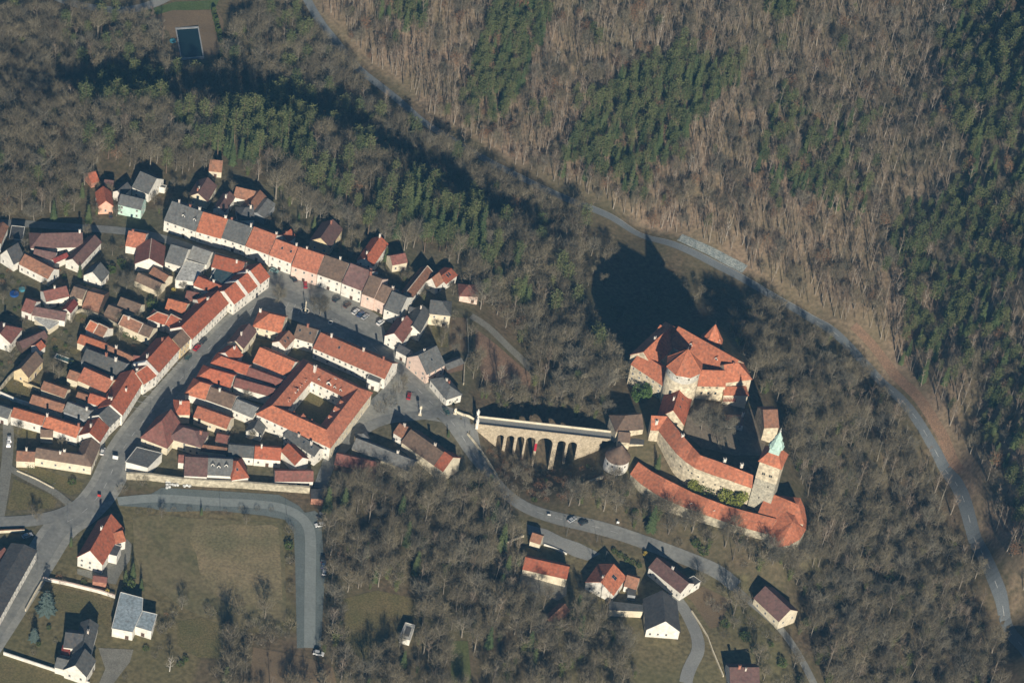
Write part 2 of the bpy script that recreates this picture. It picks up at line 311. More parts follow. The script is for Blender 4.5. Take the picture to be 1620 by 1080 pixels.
def resample(path, step):
    d = np.r_[0, np.cumsum(np.hypot(*np.diff(path[:, :2], axis=0).T))]; t = np.arange(0, d[-1], step)
    return np.stack([np.interp(t, d, path[:, k]) for k in range(path.shape[1])], -1)
def strip(name, path, width, mt, off=0.2, label=None, cat=None, step=3.0, kind='structure', block=True, side=0.0):
    p = resample(path, step); t = np.gradient(p[:, :2], axis=0); t /= np.linalg.norm(t, axis=1)[:, None]; nrm = np.stack([-t[:, 1], t[:, 0]], -1)
    wd = p[:, 2] if p.shape[1] > 2 else np.full(len(p), width); k = 5; vs = []
    for j in range(k):
        q = p[:, :2] + nrm * ((j / (k - 1) - 0.5) * wd + side)[:, None]; vs.append(np.c_[q, terr(q[:, 0], q[:, 1]) + off])
    vs = np.stack(vs, 1); N = len(p); ids = np.arange(N * k).reshape(N, k)
    fs = np.stack([ids[:-1, :-1], ids[1:, :-1], ids[1:, 1:], ids[:-1, 1:]], -1).reshape(-1, 4)
    o = mesh_obj(name, vs.reshape(-1, 3), [tuple(reversed(f)) for f in fs.tolist()], mt); tag(o, label, cat, kind=kind)
    if block: SHEETS.append([tuple(q) for q in np.r_[vs[:, 0, :2], vs[::-1, -1, :2]]])
    return o
def path_px(pts, reg='S'): return smooth_path([UT(px(reg, p))[:2] for p in pts])

VR = path_px([(470,-30),(505,35),(530,65),(560,103),(583,123),(640,167),(667,193),(740,237),(787,263),(840,290),(890,313),(973,347),(1060,385),(1140,422),(1210,462),(1290,505),(1340,545),(1400,605),(1455,675),(1500,742),(1525,795),(1546,858),(1566,912),(1592,972),(1640,1060)])
strip('valley_road', VR, 4.6, M_ASPHB, 0.25, 'narrow asphalt road along the wooded valley floor', 'road')
ST = path_px([(1075,376),(1100,387),(1125,398),(1150,412),(1185,430)])
strip('stream_bed', ST, 5.5, mat('pale_river_gravel', (0.33, 0.35, 0.32), (0.13, 0.16, 0.16), scale=2.0, fine=6, fine_amt=0.4), 0.22, 'pale gravelly stream bed beside the valley road', 'stream')
strip('leafy_verge', path_px([(1350,515),(1395,560),(1440,615),(1475,665),(1500,705),(1520,750)]), 4.2, mat('rust_leaf_litter', (0.28, 0.175, 0.11), (0.2, 0.135, 0.085), scale=1.2, fine=6, fine_amt=0.3), 0.2, 'rust coloured leafy verge above the valley road bend', 'verge')
# town streets and the square
strip('street_paving', path_px([(470,462),(440,470),(400,492),(350,533),(300,588),(250,643),(215,683),(185,728),(168,770),(135,810),(95,832),(60,890),(0,985),(-50,1060)]), 15.5, M_PAVE2, 0.14, 'worn pale asphalt pavements of the main street', 'pavement')
sheet('market_square', poly_px('S', [(395,452),(430,425),(470,432),(540,462),(600,500),(613,535),(630,562),(672,600),(705,625),(690,655),(655,650),(620,600),(620,575),(560,545),(480,512),(420,492)]), M_PAVE2, 0.1, 'worn grey asphalt of the market square', 'square')
sheet('lower_square', poly_px('S', [(620,600),(655,640),(700,668),(650,660),(600,668),(565,690),(527,725),(508,735),(520,700),(560,660),(592,628)]), M_PAVE2, 0.18, 'asphalt of the crossing below the square', 'street')
strip('main_street', path_px([(440,462),(400,487),(350,530),(300,585),(250,640),(215,680),(185,725),(168,770),(135,810),(95,832),(60,890),(0,985),(-50,1060)]), 8.5, M_ASPH, 0.2, 'darker carriageway running down the main street', 'road', block=False)
strip('square_road', path_px([(440,462),(480,478),(530,505),(580,540),(630,585),(680,635),(730,690),(770,745),(792,775),(830,803),(880,820),(940,833),(1000,850),(1060,873),(1110,893),(1140,907),(1165,928)]), 8.0, M_ASPH, 0.24, 'carriageway from the square past the bridge down the hill', 'road')
sheet('bridge_forecourt', poly_px('S', [(700,640),(735,655),(752,665),(745,675),(760,705),(790,760),(770,760),(735,712),(690,655)]), M_ASPH2, 0.16, 'triangular asphalt forecourt before the stone bridge', 'forecourt')
strip('crossing_road', path_px([(690,655),(640,660),(600,665),(560,690),(520,730),(505,775)]), 6.0, M_ASPH, 0.28, 'side road curving below the courtyard building', 'road')
strip('west_road', path_px([(-40,826),(40,826),(100,815),(140,790)]), 7.0, M_ASPH, 0.26, 'road joining main street from the west', 'road', block=False)
strip('north_lane', path_px([(-30,352),(50,355),(120,360),(190,365),(240,372),(300,392),(360,412),(430,440)]), 6.0, M_ASPH, 0.26, 'lane passing under the long row of houses', 'road')
strip('park_path', path_px([(12,650),(14,700),(8,760),(-4,830)]), 5.0, M_PAVE, 0.2, 'pale paved path along the small park', 'path')
strip('park_path', path_px([(14,740),(50,760),(90,780),(112,800)]), 3.6, M_PAVE, 0.26, 'diagonal paved path crossing the small park lawn', 'path')
sheet('park_lawn', poly_px('Z5', [(150,770),(480,935),(600,990),(680,970),(720,880),(650,870),(300,740),(140,720)]), M_LAWN, 0.1, 'winter lawn between the diagonal path and the long brown house', 'lawn')
sheet('park_lawn', poly_px('Z5', [(120,850),(440,990),(490,1040),(460,1100),(90,1120),(60,1100)]), M_LAWN, 0.1, 'brownish lawn wedge inside the curve of the road', 'lawn')
sheet('field_road_shoulder', poly_px('C8', [(20,160),(190,130),(240,100),(520,115),(830,135),(930,190),(960,225),(1010,215),(1040,240),(1050,380),(1060,560),(1040,900),(920,905),(912,500),(905,330),(860,260),(760,240),(530,215),(260,220),(180,200),(30,190)]), M_SHARD, 0.14, 'blue grey gravel shoulder around the bent field road', 'road shoulder')
strip('field_road', path_px([(20,168),(190,150),(330,158),(520,172),(700,180),(840,195),(930,235),(980,290),(990,360),(988,500),(985,700),(985,895),(980,930)], 'C8'), 5.0, mat('field_asphalt', (0.26, 0.285, 0.265), (0.22, 0.24, 0.225), fine_amt=0.1), 0.22, 'pale bent field road around the dry meadow', 'road')
sheet('rough_meadow', poly_px('C8', [(95,250),(240,235),(420,255),(600,262),(840,275),(862,500),(868,770),(700,800),(560,770),(440,745),(330,690),(240,620),(150,570),(105,440)]), mat('rough_grass', (0.2, 0.165, 0.088), (0.135, 0.125, 0.06), scale=0.3, fine=2.2, fine_amt=0.25), 0.1, 'rough olive brown grass filling the bend of the field road', 'meadow', block=False)
sheet('dry_meadow', poly_px('C8', [(395,300),(440,285),(520,292),(600,282),(700,290),(790,285),(826,300),(835,420),(842,560),(848,660),(790,690),(700,680),(610,700),(540,660),(470,600),(430,520),(415,430),(380,370)]), M_DRY, 0.15, 'dry yellow brown meadow inside the road bend', 'meadow', block=False)
sheet('garden_lawn', poly_px('C8', [(320,770),(440,750),(545,790),(560,960),(420,950),(320,890)]), M_LAWN, 0.12, 'green garden lawn south of the meadow', 'lawn')
sheet('ploughed_plot', poly_px('C8', [(700,900),(960,950),(1100,1000),(1130,1120),(680,1120)]), M_PLOUGH, 0.12, 'bare brown plot at the end of the field road', 'field')
sheet('villa_lawn', poly_px('C7', [(250,510),(480,570),(640,620),(620,760),(520,690),(400,680),(330,690),(210,660)]), M_LAWN, 0.12, 'lawn behind the white garden wall', 'lawn')
sheet('villa_yard', poly_px('C7', [(440,430),(580,450),(650,350),(720,260),(750,290),(740,380),(680,470),(660,520),(560,500),(440,460)]), M_PAVE, 0.16, 'paved yard around the red roofed villa', 'yard')
sheet('house_drive', poly_px('C7', [(560,880),(760,890),(740,960),(640,1090),(560,1090),(600,1000)]), M_GRAV, 0.14, 'grey gravel drive beside the grey gabled house', 'drive')
sheet('corner_lawn', poly_px('C7', [(20,905),(310,1000),(480,1070),(480,1120),(-20,1120),(-20,960)]), M_LAWN, 0.12, 'dark lawn outside the garden wall corner', 'lawn', block=False)
sheet('wood_clearing', poly_px('F7', [(130,680),(290,640),(470,680),(470,760),(400,900),(300,900),(250,1000),(140,900)]), M_LAWN, 0.12, 'grassy clearing in the park wood', 'clearing')
sheet('wood_glade', poly_px('F7', [(640,880),(720,880),(740,1090),(640,1090)]), mat('moss_lawn', (0.09, 0.11, 0.035), (0.12, 0.125, 0.05), fine_amt=0.25), 0.12, 'mossy green ride at the lower edge of the wood', 'clearing')
sheet('lower_yard', poly_px('C5', [(250,230),(400,270),(520,330),(640,370),(760,430),(800,450),(700,500),(600,470),(520,430),(380,390),(260,300)]), M_ASPH2, 0.16, 'asphalt yard between the lower road and the orange house', 'yard')
sheet('barn_yard', poly_px('C5', [(205,595),(548,680),(545,760),(480,800),(190,690)]), M_GRAV, 0.14, 'grey gravel yard before the red roofed barn', 'yard')
sheet('lower_meadow', poly_px('C6', [(600,400),(720,320),(950,430),(900,500),(850,620),(780,640),(700,520),(640,430)]), M_PLOUGH, 0.12, 'brown meadow between the two lanes', 'meadow', block=False)
strip('village_lane', path_px([(470,370),(540,430),(600,520),(650,620),(690,720),(690,820),(640,900),(600,1000),(590,1090)], 'C6'), 6.0, M_ASPH2, 0.2, 'pale village lane winding past the grey barn', 'lane')
strip('hill_lane', path_px([(960,330),(1060,420),(1180,520),(1280,610),(1380,730),(1460,860),(1540,1010),(1580,1100)], 'C6'), 4.2, M_ASPH, 0.22, 'narrow lane past the brown roofed barn', 'lane')
sheet('castle_court', poly_px('C1', [(660,760),(760,660),(960,680),(1160,720),(1210,840),(1220,960),(1180,1040),(1000,1040),(760,980),(640,880)]), mat('earthen_court', (0.2, 0.165, 0.12), (0.13, 0.11, 0.085), scale=1.0, fine_amt=0.3), 0.3, 'earthen courtyard inside the castle', 'courtyard')
sheet('open_slope', poly_px('S', [(752,520),(800,558),(840,592),(838,625),(800,612),(765,600),(752,560)]), mat('red_leaf_slope', (0.24, 0.15, 0.095), (0.17, 0.115, 0.075), scale=1.2, fine=6, fine_amt=0.3), 0.15, 'open reddish slope below the footpath', 'slope')
strip('castle_path', path_px([(745,500),(770,515),(800,545),(830,572),(845,590)]), 5.0, M_GRAV, 0.25, 'pale footpath through the wood west of the castle', 'path')
sheet('bath_lawn', poly_px('F1', [(680,90),(820,50),(1030,50),(1060,100),(1070,240),(960,290),(850,290),(800,150)]), M_PLOUGH, 0.14, 'brown lawn around the open air pool', 'lawn')
sheet('hedge_meadow', poly_px('F1', [(660,60),(830,10),(1040,0),(1020,45),(820,52),(700,95)]), mat('green_meadow', (0.07, 0.105, 0.03), (0.09, 0.12, 0.045), fine_amt=0.25), 0.1, 'green strip of meadow above the pool', 'meadow')
strip('top_road', path_px([(70,-10),(110,5),(150,14),(195,18),(230,12),(262,-2),(300,-25)]), 6.5, M_ASPH2, 0.22, 'road crossing the far corner above the pool', 'road')
for nm, lb, pts in (('back_garden', 'winter garden with beds behind the street houses', [(350,830),(260,960),(20,900),(60,830),(200,810)]),
                    ('back_garden', 'narrow grass garden beside the orange barn', [(450,440),(690,560),(640,600),(430,520)]),
                    ('back_garden', 'walled grass garden beside the old barn ruin', [(620,240),(760,260),(700,330),(610,300)])):
    sheet(nm, poly_px('Z3', pts), M_LAWN, 0.1, lb, 'garden', block=False)
sheet('back_garden', poly_px('Z5', [(115,340),(330,400),(310,500),(180,490),(100,440)]), M_LAWN, 0.1, 'green garden below the long orange roofs', 'garden', block=False)
sheet('terrace_garden', poly_px('Z8', [(1000,500),(1120,540),(1130,700),(1040,700),(990,600)]), M_LAWN, 0.1, 'sloping green garden below the yellow house', 'garden', block=False)
sheet('terrace_garden', poly_px('Z8', [(1150,440),(1280,450),(1285,740),(1140,730),(1140,560)]), M_PLOUGH, 0.12, 'brown terraced garden along the wood edge', 'garden', block=False)
# lane marks and parking bays
def dashes(path, step, ln, wd, name, label, off, lo=0.0, hi=1.0, side=0.0):
    mb = MB(); p = resample(path, 0.5); N = len(p); t = np.gradient(p[:, :2], axis=0); t /= np.linalg.norm(t, axis=1)[:, None]
    i = int(N * lo); k = int(step * 2); q = int(ln * 2)
    while i + q < int(N * hi):
        a, b_ = p[i, :2], p[i + q, :2]; nn = np.array([-t[i, 1], t[i, 0]]); a = a + nn * side; b_ = b_ + nn * side; nn = nn * wd / 2
        c = [a - nn, b_ - nn, b_ + nn, a + nn]; mb.add([(r[0], r[1], tz(r[0], r[1]) + off) for r in c], [(0, 1, 2, 3)]); i += k
    o = mb.obj(name, M_PAINT); tag(o, label, 'road marking', kind='structure')
dashes(path_px([(440,462),(400,487),(350,530),(300,585),(250,640),(215,680),(185,725),(168,770),(135,810),(95,832)]), 9, 3.5, 0.22, 'lane_marking', 'dashed white centre line of main street', 0.30)
dashes(path_px([(530,505),(580,540),(630,585),(680,635),(730,690),(770,745),(792,775),(830,803),(880,820),(940,833),(1000,850)]), 9, 3.5, 0.22, 'lane_marking', 'dashed white centre line of the hill road', 0.36)
dashes(VR, 12, 4, 0.16, 'lane_marking', 'dashed white centre line of the valley road', 0.36, 0.55, 0.98)
dashes(VR, 3, 3, 0.14, 'lane_marking', 'white edge line of the valley road', 0.36, 0.3, 0.62, 2.1)
# ------------------------------------------------------------------ building kit
def _unit(v): v = np.asarray(v, float); return v / np.linalg.norm(v)
def zsolve(p, h, z=None):
    if z is not None: return z
    return UT(p, h)[2]
def _linedist(a, b, p):
    d = b - a; n_ = np.array([-d[1], d[0]]) / np.linalg.norm(d); return (p - a) @ n_
class Blk: pass
def g(reg, A, B, R, h, roof='red', wall='white', pitch=36, hip='', win=1, ch=0, cap=0, oh=0.4, go=0.15, z=None, sky=(), dorm=(), maxd=13, fw=()):
    """block seen from its eave: A, B eave ends, R a point on the ridge"""
    return ('g', reg, A, B, R, h, dict(roof=roof, wall=wall, pitch=pitch, hip=hip, win=win, ch=ch, cap=cap, oh=oh, go=go, z=z, sky=sky, dorm=dorm, maxd=maxd, fw=fw))
def k(reg, A, B, T, R, h, roof='red', wall='white', hip='', win=1, ch=0, cap=0, oh=0.4, go=0.25, z=None, sky=(), dorm=()):
    """block seen from its gable: A, B eave corners of the gable, T its apex, R the far end of the ridge"""
    return ('k', reg, A, B, T, R, h, dict(roof=roof, wall=wall, hip=hip, win=win, ch=ch, cap=cap, oh=oh, go=go, z=z, sky=sky, dorm=dorm))
def fl(reg, pts, h, roof='grey', wall='white', win=1, rim=0.3, z=None):
    return ('f', reg, pts, h, dict(roof=roof, wall=wall, win=win, rim=rim, z=z))
FOOT = []
def solve(spec, zshare=None):
    if spec[-2] < 4.7 and spec[-1].get('z') is None: spec = spec[:-2] + (spec[-2] * 1.12 + 0.7, spec[-1])
    b = Blk(); kind = spec[0]; o = spec[-1]; b.__dict__.update(o); reg = spec[1]
    if kind == 'g':
        _, _, A, B, R, h, _ = spec; A, B, R = px(reg, A), px(reg, B), np.array(px(reg, R))
        z0 = o['z'] if o['z'] is not None else (zshare if zshare is not None else zsolve(((A[0] + B[0]) / 2, (A[1] + B[1]) / 2), h))
        a, c = U(A, z0 + h), U(B, z0 + h); ex = _unit((c - a)[:2]); L = np.linalg.norm((c - a)[:2]); tp = math.tan(math.radians(o['pitch']))
        best = None
        for sg in (1, -1):
            ey = np.array([-ex[1], ex[0]]) * sg
            pen = 0.0 if ey[1] > -0.3 else 3.0
            for d in np.arange(1.5, o['maxd'], 0.05):
                q = np.array([a[0] + ey[0] * d, a[1] + ey[1] * d, z0 + h + d * tp]); q2 = q + np.array([ex[0] * L, ex[1] * L, 0])
                e = abs(_linedist(proj(q), proj(q2), R)) + pen
                if best is None or e < best[0]: best = (e, d, ey)
        _, d, ey = best
        b.o = a[:2]; b.ex = ex; b.L = L; b.ey = ey; b.W = 2 * d; b.rise = d * tp
    elif kind == 'k':
        _, _, A, B, T, R, h, _ = spec; A, B, T, R = px(reg, A), px(reg, B), np.array(px(reg, T)), np.array(px(reg, R))
        z0 = o['z'] if o['z'] is not None else (zshare if zshare is not None else zsolve(((A[0] + B[0]) / 2, (A[1] + B[1]) / 2), h))
        a, c = U(A, z0 + h), U(B, z0 + h); W = np.linalg.norm((c - a)[:2]); e0 = _unit((c - a)[:2]); M = (a + c) / 2
        rs = np.arange(W / 2 * 0.45, W / 2 * 1.35, 0.05); pr = proj(M[None] + np.outer(rs, [0, 0, 1])); rise = rs[np.argmin(np.abs(pr[:, 1] - T[1]))]
        best = None
        for sg in (1, -1):
            ey = np.array([-e0[1], e0[0]]) * sg
            for d in np.arange(3, 45, 0.1):
                q = M + np.array([ey[0] * d, ey[1] * d, rise]); e = np.linalg.norm(proj(q) - R)
                if best is None or e < best[0]: best = (e, d, ey)
        _, Ld, ey = best
        # ridge direction = ey ; cross direction = -e0 starting from c
        b.o = c[:2]; b.ex = ey; b.L = Ld; b.ey = -e0; b.W = W; b.rise = rise
    else:
        _, _, pts, h, _ = spec; P = [px(reg, p) for p in pts]
        z0 = o['z'] if o['z'] is not None else (zshare if zshare is not None else zsolve(P[0], h))
        q = [U(p, z0 + h)[:2] for p in P]
        ar = sum(q[i][0] * q[(i + 1) % len(q)][1] - q[(i + 1) % len(q)][0] * q[i][1] for i in range(len(q)))
        b.poly = q if ar > 0 else q[::-1]; b.hip = ''; b.ch = 0; b.cap = 0; b.sky = (); b.dorm = ()
    b.kind = kind; b.z0 = z0; b.h = h
    if kind != 'f':
        f = lambda u, v: b.o + b.ex * (u * b.L) + b.ey * (v * b.W)
        b.at = f; b.rect = [f(0, 0), f(1, 0), f(1, 1), f(0, 1)]
        ar = sum(b.rect[i][0] * b.rect[(i + 1) % 4][1] - b.rect[(i + 1) % 4][0] * b.rect[i][1] for i in range(4))
        b.flip = ar < 0; b.poly = b.rect if not b.flip else b.rect[::-1]
    FOOT.append(b.poly)
    return b
# shared small meshes
def _win_mesh():
    mb = MB(); f = 0.12
    mb.box((-0.5, -0.06, 0), (-0.5 + f, 0.06, 1)); mb.box((0.5 - f, -0.06, 0), (0.5, 0.06, 1))
    mb.box((-0.5 + f, -0.06, 0), (0.5 - f, 0.06, f)); mb.box((-0.5 + f, -0.06, 1 - f), (0.5 - f, 0.06, 1))
    mb.box((-0.04, -0.05, f), (0.04, 0.05, 1 - f)); mb.box((-0.62, -0.16, -0.08), (0.62, 0.05, -0.002))
    mb.box((-0.5 + f, -0.02, f), (-0.04, 0.02, 1 - f), 1); mb.box((0.04, -0.02, f), (0.5 - f, 0.02, 1 - f), 1)
    return mb.mesh('window', [M_FRAME, M_GLASS])
WIN = _win_mesh()
def _win_dark():
    mb = MB(); mb.box((-0.5, -0.07, 0), (-0.38, 0.05, 1)); mb.box((0.38, -0.07, 0), (0.5, 0.05, 1)); mb.box((-0.38, -0.07, 0.88), (0.38, 0.05, 1)); mb.box((-0.38, -0.07, 0), (0.38, 0.05, 0.1))
    mb.box((-0.38, -0.03, 0.1), (0.38, 0.02, 0.88), 1); return mb.mesh('window_small', [wmat('stone'), M_GLASS])
WIND = _win_dark()
def _door_mesh(dm):
    mb = MB(); mb.box((-0.5, -0.08, 0), (-0.4, 0.05, 1)); mb.box((0.4, -0.08, 0), (0.5, 0.05, 1)); mb.box((-0.4, -0.08, 0.9), (0.4, 0.05, 1)); mb.box((-0.4, -0.04, 0), (0.4, 0.04, 0.9), 1)
    return mb.mesh('door', [M_FRAME, dm])
DOOR = _door_mesh(M_DOOR)
def _chim(capm):
    mb = MB(); mb.box((-0.5, -0.5, 0), (0.5, 0.5, 0.86)); mb.box((-0.62, -0.62, 0.86), (0.62, 0.62, 0.93)); mb.box((-0.3, -0.3, 0.93), (0.3, 0.3, 1.0), 1)
    return mb.mesh('chimney', [capm, M_DARK])
CHIM = [_chim(M_CHIM), _chim(mat('chimney_brick', (0.4, 0.17, 0.11), (0.3, 0.13, 0.09)))]
def _skyl():
    mb = MB(); mb.box((-0.5, -0.6, -0.05), (0.5, 0.6, 0.12)); mb.box((-0.4, -0.5, 0.12), (0.4, 0.5, 0.14), 1); return mb.mesh('skylight', [M_GUT, M_GLASS])
SKYL = _skyl()
def _dormer(rm):
    mb = MB(); mb.add([(-0.8,0,-0.6),(0.8,0,-0.6),(0.8,0,1.2),(-0.8,0,1.2),(-0.8,2.6,1.2),(0.8,2.6,1.2),(-0.8,2.6,-0.6),(0.8,2.6,-0.6)],[(0,1,2,3),(1,7,5,2),(6,0,3,4),(3,2,5,4)],0)
    mb.add([(0,0,2.0)], [], 0); mb.add([(-0.8,0,1.2),(0.8,0,1.2),(0,0,2.0)], [(0,1,2)], 0)
    mb.add([(-1.0,-0.25,1.05),(0,-0.25,2.1),(1.0,-0.25,1.05),(-1.0,3.2,1.05),(0,3.2,2.1),(1.0,3.2,1.05)], [(0,1,4,3),(1,2,5,4)], 1)
    mb.box((-0.45,-0.05,0.1),(0.45,0.03,1.1),2)
    return mb.mesh('dormer', [wmat('white'), rmat(rm), M_GLASS])
DORM = {}
WCOUNT = [0]
def wall_windows(root, p, q, zb, h, rng_, rows=None, sp=3.4, size=(1.05, 1.45), me=None, door=False, name='window'):
    p, q = np.asarray(p), np.asarray(q); d = q - p; L = np.linalg.norm(d); t = d / L; nn = np.array([t[1], -t[0]])
    mid = (p + q) / 2
    if nn @ (CAM[:2] - mid) / np.linalg.norm(CAM[:2] - mid) < 0.12: return
    rows = rows or max(1, int((h + 0.3) / 3.1)); n_ = int((L - 1.2) / sp)
    if L < 3.0 or n_ < 1: return
    rz = math.atan2(t[1], t[0]); fh = h / rows
    for r in range(rows):
        zz = zb + fh * r + fh * 0.32
        for i in range(n_):
            if rng_.random() < 0.12: continue
            u = (i + 0.5) / n_ * L + rng_.uniform(-0.15, 0.15); c = p + t * u + nn * 0.04
            if door and r == 0 and i == n_ // 2:
                inst('door', DOOR, root, (c[0], c[1], zb - 0.1), rz, (1.9, 1, 2.6)); continue
            inst(name, me or WIN, root, (c[0], c[1], zz), rz, (size[0], 1, min(size[1], fh * 0.5))); WCOUNT[0] += 1
def roof_mesh(b, oh, go):
    """closed slab roof in world coordinates"""
    ex3 = np.array([*b.ex, 0]); ey3 = np.array([*b.ey, 0]); o3 = np.array([*b.o, 0]); zt = b.z0 + b.h
    slope = b.rise / (b.W / 2); hw = b.W / 2
    gl = oh if 'l' in b.hip else go; gr = oh if 'r' in b.hip else go
    hl = min(hw, b.L * 0.48) if 'l' in b.hip else 0; hr = min(hw, b.L * 0.48) if 'r' in b.hip else 0
    lift = 0.06
    ze = zt - oh * slope + lift; zr = zt + b.rise + lift
    def P(u, v, z): return o3 + ex3 * u + ey3 * v + np.array([0, 0, z])
    top = [P(-gl, -oh, ze), P(b.L + gr, -oh, ze), P(b.L + gr, b.W + oh, ze), P(-gl, b.W + oh, ze), P(hl if hl else -gl, hw, zr), P((b.L - hr) if hr else b.L + gr, hw, zr)]
    th = 0.28; T = np.array(top); T[:, 2] += th; Bm = np.array(top); n_ = 6
    fs = [(0, 1, 5, 4), (2, 3, 4, 5), (3, 0, 4), (1, 2, 5)]
    if not hl: fs.remove((3, 0, 4))
    if not hr: fs.remove((1, 2, 5))
    faces = list(fs) + [tuple(reversed([i + n_ for i in f])) for f in fs]
    edges = [(0, 1), (2, 3)] + ([(3, 0)] if hl else [(3, 4), (4, 0)]) + ([(1, 2)] if hr else [(1, 5), (5, 2)])
    faces += [(e[1], e[0], e[0] + n_, e[1] + n_) for e in edges]
    if b.flip: faces = [tuple(reversed(f)) for f in faces]
    caps = [(T[4], T[5])]
    if hl: caps += [(T[0], T[4]), (T[3], T[4])]
    else: caps += [(T[0], T[4])] if b.cap > 1 else []
    if hr: caps += [(T[1], T[5]), (T[2], T[5])]
    else: caps += [(T[1], T[5])] if b.cap > 1 else []
    return np.r_[T, Bm], faces, caps
def bar(mb, a, b, r, mi=0):
    a, b = np.asarray(a, float), np.asarray(b, float); d = _unit(b - a); s = np.cross(d, [0, 0, 1]);
    s = _unit(s) if np.linalg.norm(s) > 1e-4 else np.array([1., 0, 0]); u = np.cross(s, d); vs = []
    for e in (a, b): vs += [e - s * r - u * r, e + s * r - u * r, e + s * r + u * r, e - s * r + u * r]
    mb.add(vs, [(0,1,2,3),(7,6,5,4),(4,5,1,0),(5,6,2,1),(6,7,3,2),(7,4,0,3)], mi)
def make_block(b, root, rng_, below=3.0, sink=0.0):
    org = world_loc(root)
    zb = min(b.z0, min(tz(*q) for q in b.poly)) - below; zt = b.z0 + b.h
    W = wmat(b.wall)
    if b.kind == 'f':
        mb = MB(); mb.prism(b.poly, zb, zt); mb.obj('wall', W, org, root)
        c = np.mean(b.poly, 0); ex = [c + (q - c) * (1 + 0.25 / max(1e-3, np.linalg.norm(q - c))) for q in b.poly]
        mb = MB(); mb.prism(ex, zt + 0.03, zt + 0.22); inn = [c + (q - c) * (1 - 0.3 / max(1e-3, np.linalg.norm(q - c))) for q in b.poly]
        rf = mb.obj('roof', rmat(b.roof), org, root)
        if b.rim:
            mb = MB(); n_ = len(ex); zz = zt + 0.22
            for i in range(n_): bar(mb, (*ex[i], zz), (*ex[(i + 1) % n_], zz), 0.12)
            mb.obj('roof_edge', wmat('white'), org, rf)
    else:
        r = b.poly; mb = MB(); hipb = len(b.hip) == 2
        e0, e1 = (b.at(0, 0), b.at(1, 0)), (b.at(0, 1), b.at(1, 1)); zr = zt + b.rise
        lo = [(*q, zb) for q in b.rect]; hi = [(*q, zt) for q in b.rect]; vs = lo + hi
        fs = [(0, 1, 5, 4), (2, 3, 7, 6), (3, 2, 1, 0)]
        # gable ends rise to the ridge unless hipped
        if 'l' in b.hip: fs.append((3, 0, 4, 7))
        else: vs.append((*b.at(0, 0.5), zr)); fs.append((3, 0, 4, len(vs) - 1, 7))
        if 'r' in b.hip: fs.append((1, 2, 6, 5))
        else: vs.append((*b.at(1, 0.5), zr)); fs.append((1, 2, 6, len(vs) - 1, 5))
        if b.flip: fs = [tuple(reversed(f)) for f in fs]
        mb.add(vs, fs); mb.obj('wall', W, org, root)
        v, f, caps = roof_mesh(b, b.oh, b.go); rf = mesh_obj('roof', v, f, rmat(b.roof), org, root)
        if b.cap:
            mb = MB()
            for a, c in caps: bar(mb, a, c, 0.16)
            mb.obj('ridge_cap', M_CAP, org, rf)
        slope = b.rise / (b.W / 2)
        def surf(u, v): return zt + 0.34 + (v * b.W if v <= 0.5 else (1 - v) * b.W) * slope
        for u in getattr(b, 'fw', ()):
            hw_ = 0.9; P = lambda v, dz: [(*(b.at(u, v) + b.ex * e_), zt + dz) for e_ in (-hw_, hw_)]; r1 = b.rise + 0.75
            vs = P(-0.5 / b.W, -0.6) + P(-0.5 / b.W, 0.45) + P(0.5, r1) + P(1 + 0.5 / b.W, 0.45) + P(1 + 0.5 / b.W, -0.6)
            mesh_obj('fire_wall', vs, [(0, 2, 4, 6, 8), (9, 7, 5, 3, 1), (0, 1, 3, 2), (2, 3, 5, 4), (4, 5, 7, 6), (6, 7, 9, 8), (8, 9, 1, 0)], wmat('white'), org, rf)
        chs = b.ch if hasattr(b.ch, '__len__') else [(rng_.uniform(0.12, 0.88), rng_.choice([0.46, 0.54, 0.6, 0.4])) for _ in range(b.ch)]
        for u, v in chs:
            q = b.at(u, v); hh = rng_.uniform(1.7, 2.6); zc = surf(u, v) - 0.6
            inst('chimney', CHIM[0] if rng_.random() < 0.75 else CHIM[1], rf, (q[0], q[1], zc), math.atan2(b.ex[1], b.ex[0]), (rng_.uniform(0.7, 1.15), 0.7, hh + 0.6))
        for u, v in b.sky:
            q = b.at(u, v); s = inst('skylight', SKYL, rf, (q[0], q[1], surf(u, v)), 0, (1.0, 1.1, 1.0))
            t = Vector((*(b.ex), 0)); d3 = Vector((b.ey[0], b.ey[1], slope if v < 0.5 else -slope)).normalized(); nn = t.cross(d3)
            if nn.z < 0: t = -t; nn = -nn
            s.rotation_euler = Matrix((t, d3, nn)).transposed().to_euler()
        for u, v in b.dorm:
            if b.roof not in DORM: DORM[b.roof] = _dormer(b.roof)
            q = b.at(u, v); outn = -b.ey if v < 0.5 else b.ey
            inst('dormer', DORM[b.roof], rf, (q[0], q[1], surf(u, v) - 0.3), math.atan2(outn[0], -outn[1]), (1, 1, 1))
    if b.win:
        P = b.poly
        for i in range(len(P)):
            wall_windows(root, P[i], P[(i + 1) % len(P)], b.z0, b.h, rng_, door=(i == 0 and b.win == 1 and b.h > 3.9), sp=3.4 if b.win == 1 else float(b.win))
    return rf
def building(name, label, cat, specs, group=None, seed=None, share=True, below=3.0):
    z = None; bl = []
    for s in specs:
        b = solve(s, z if share else None); bl.append(b)
        if z is None: z = b.z0
    c = np.mean(bl[0].poly, 0); root = empty(name, (c[0], c[1], bl[0].z0), label, cat, group)
    r = random.Random(label)
    for b in bl: make_block(b, root, r, below)
    return root, bl
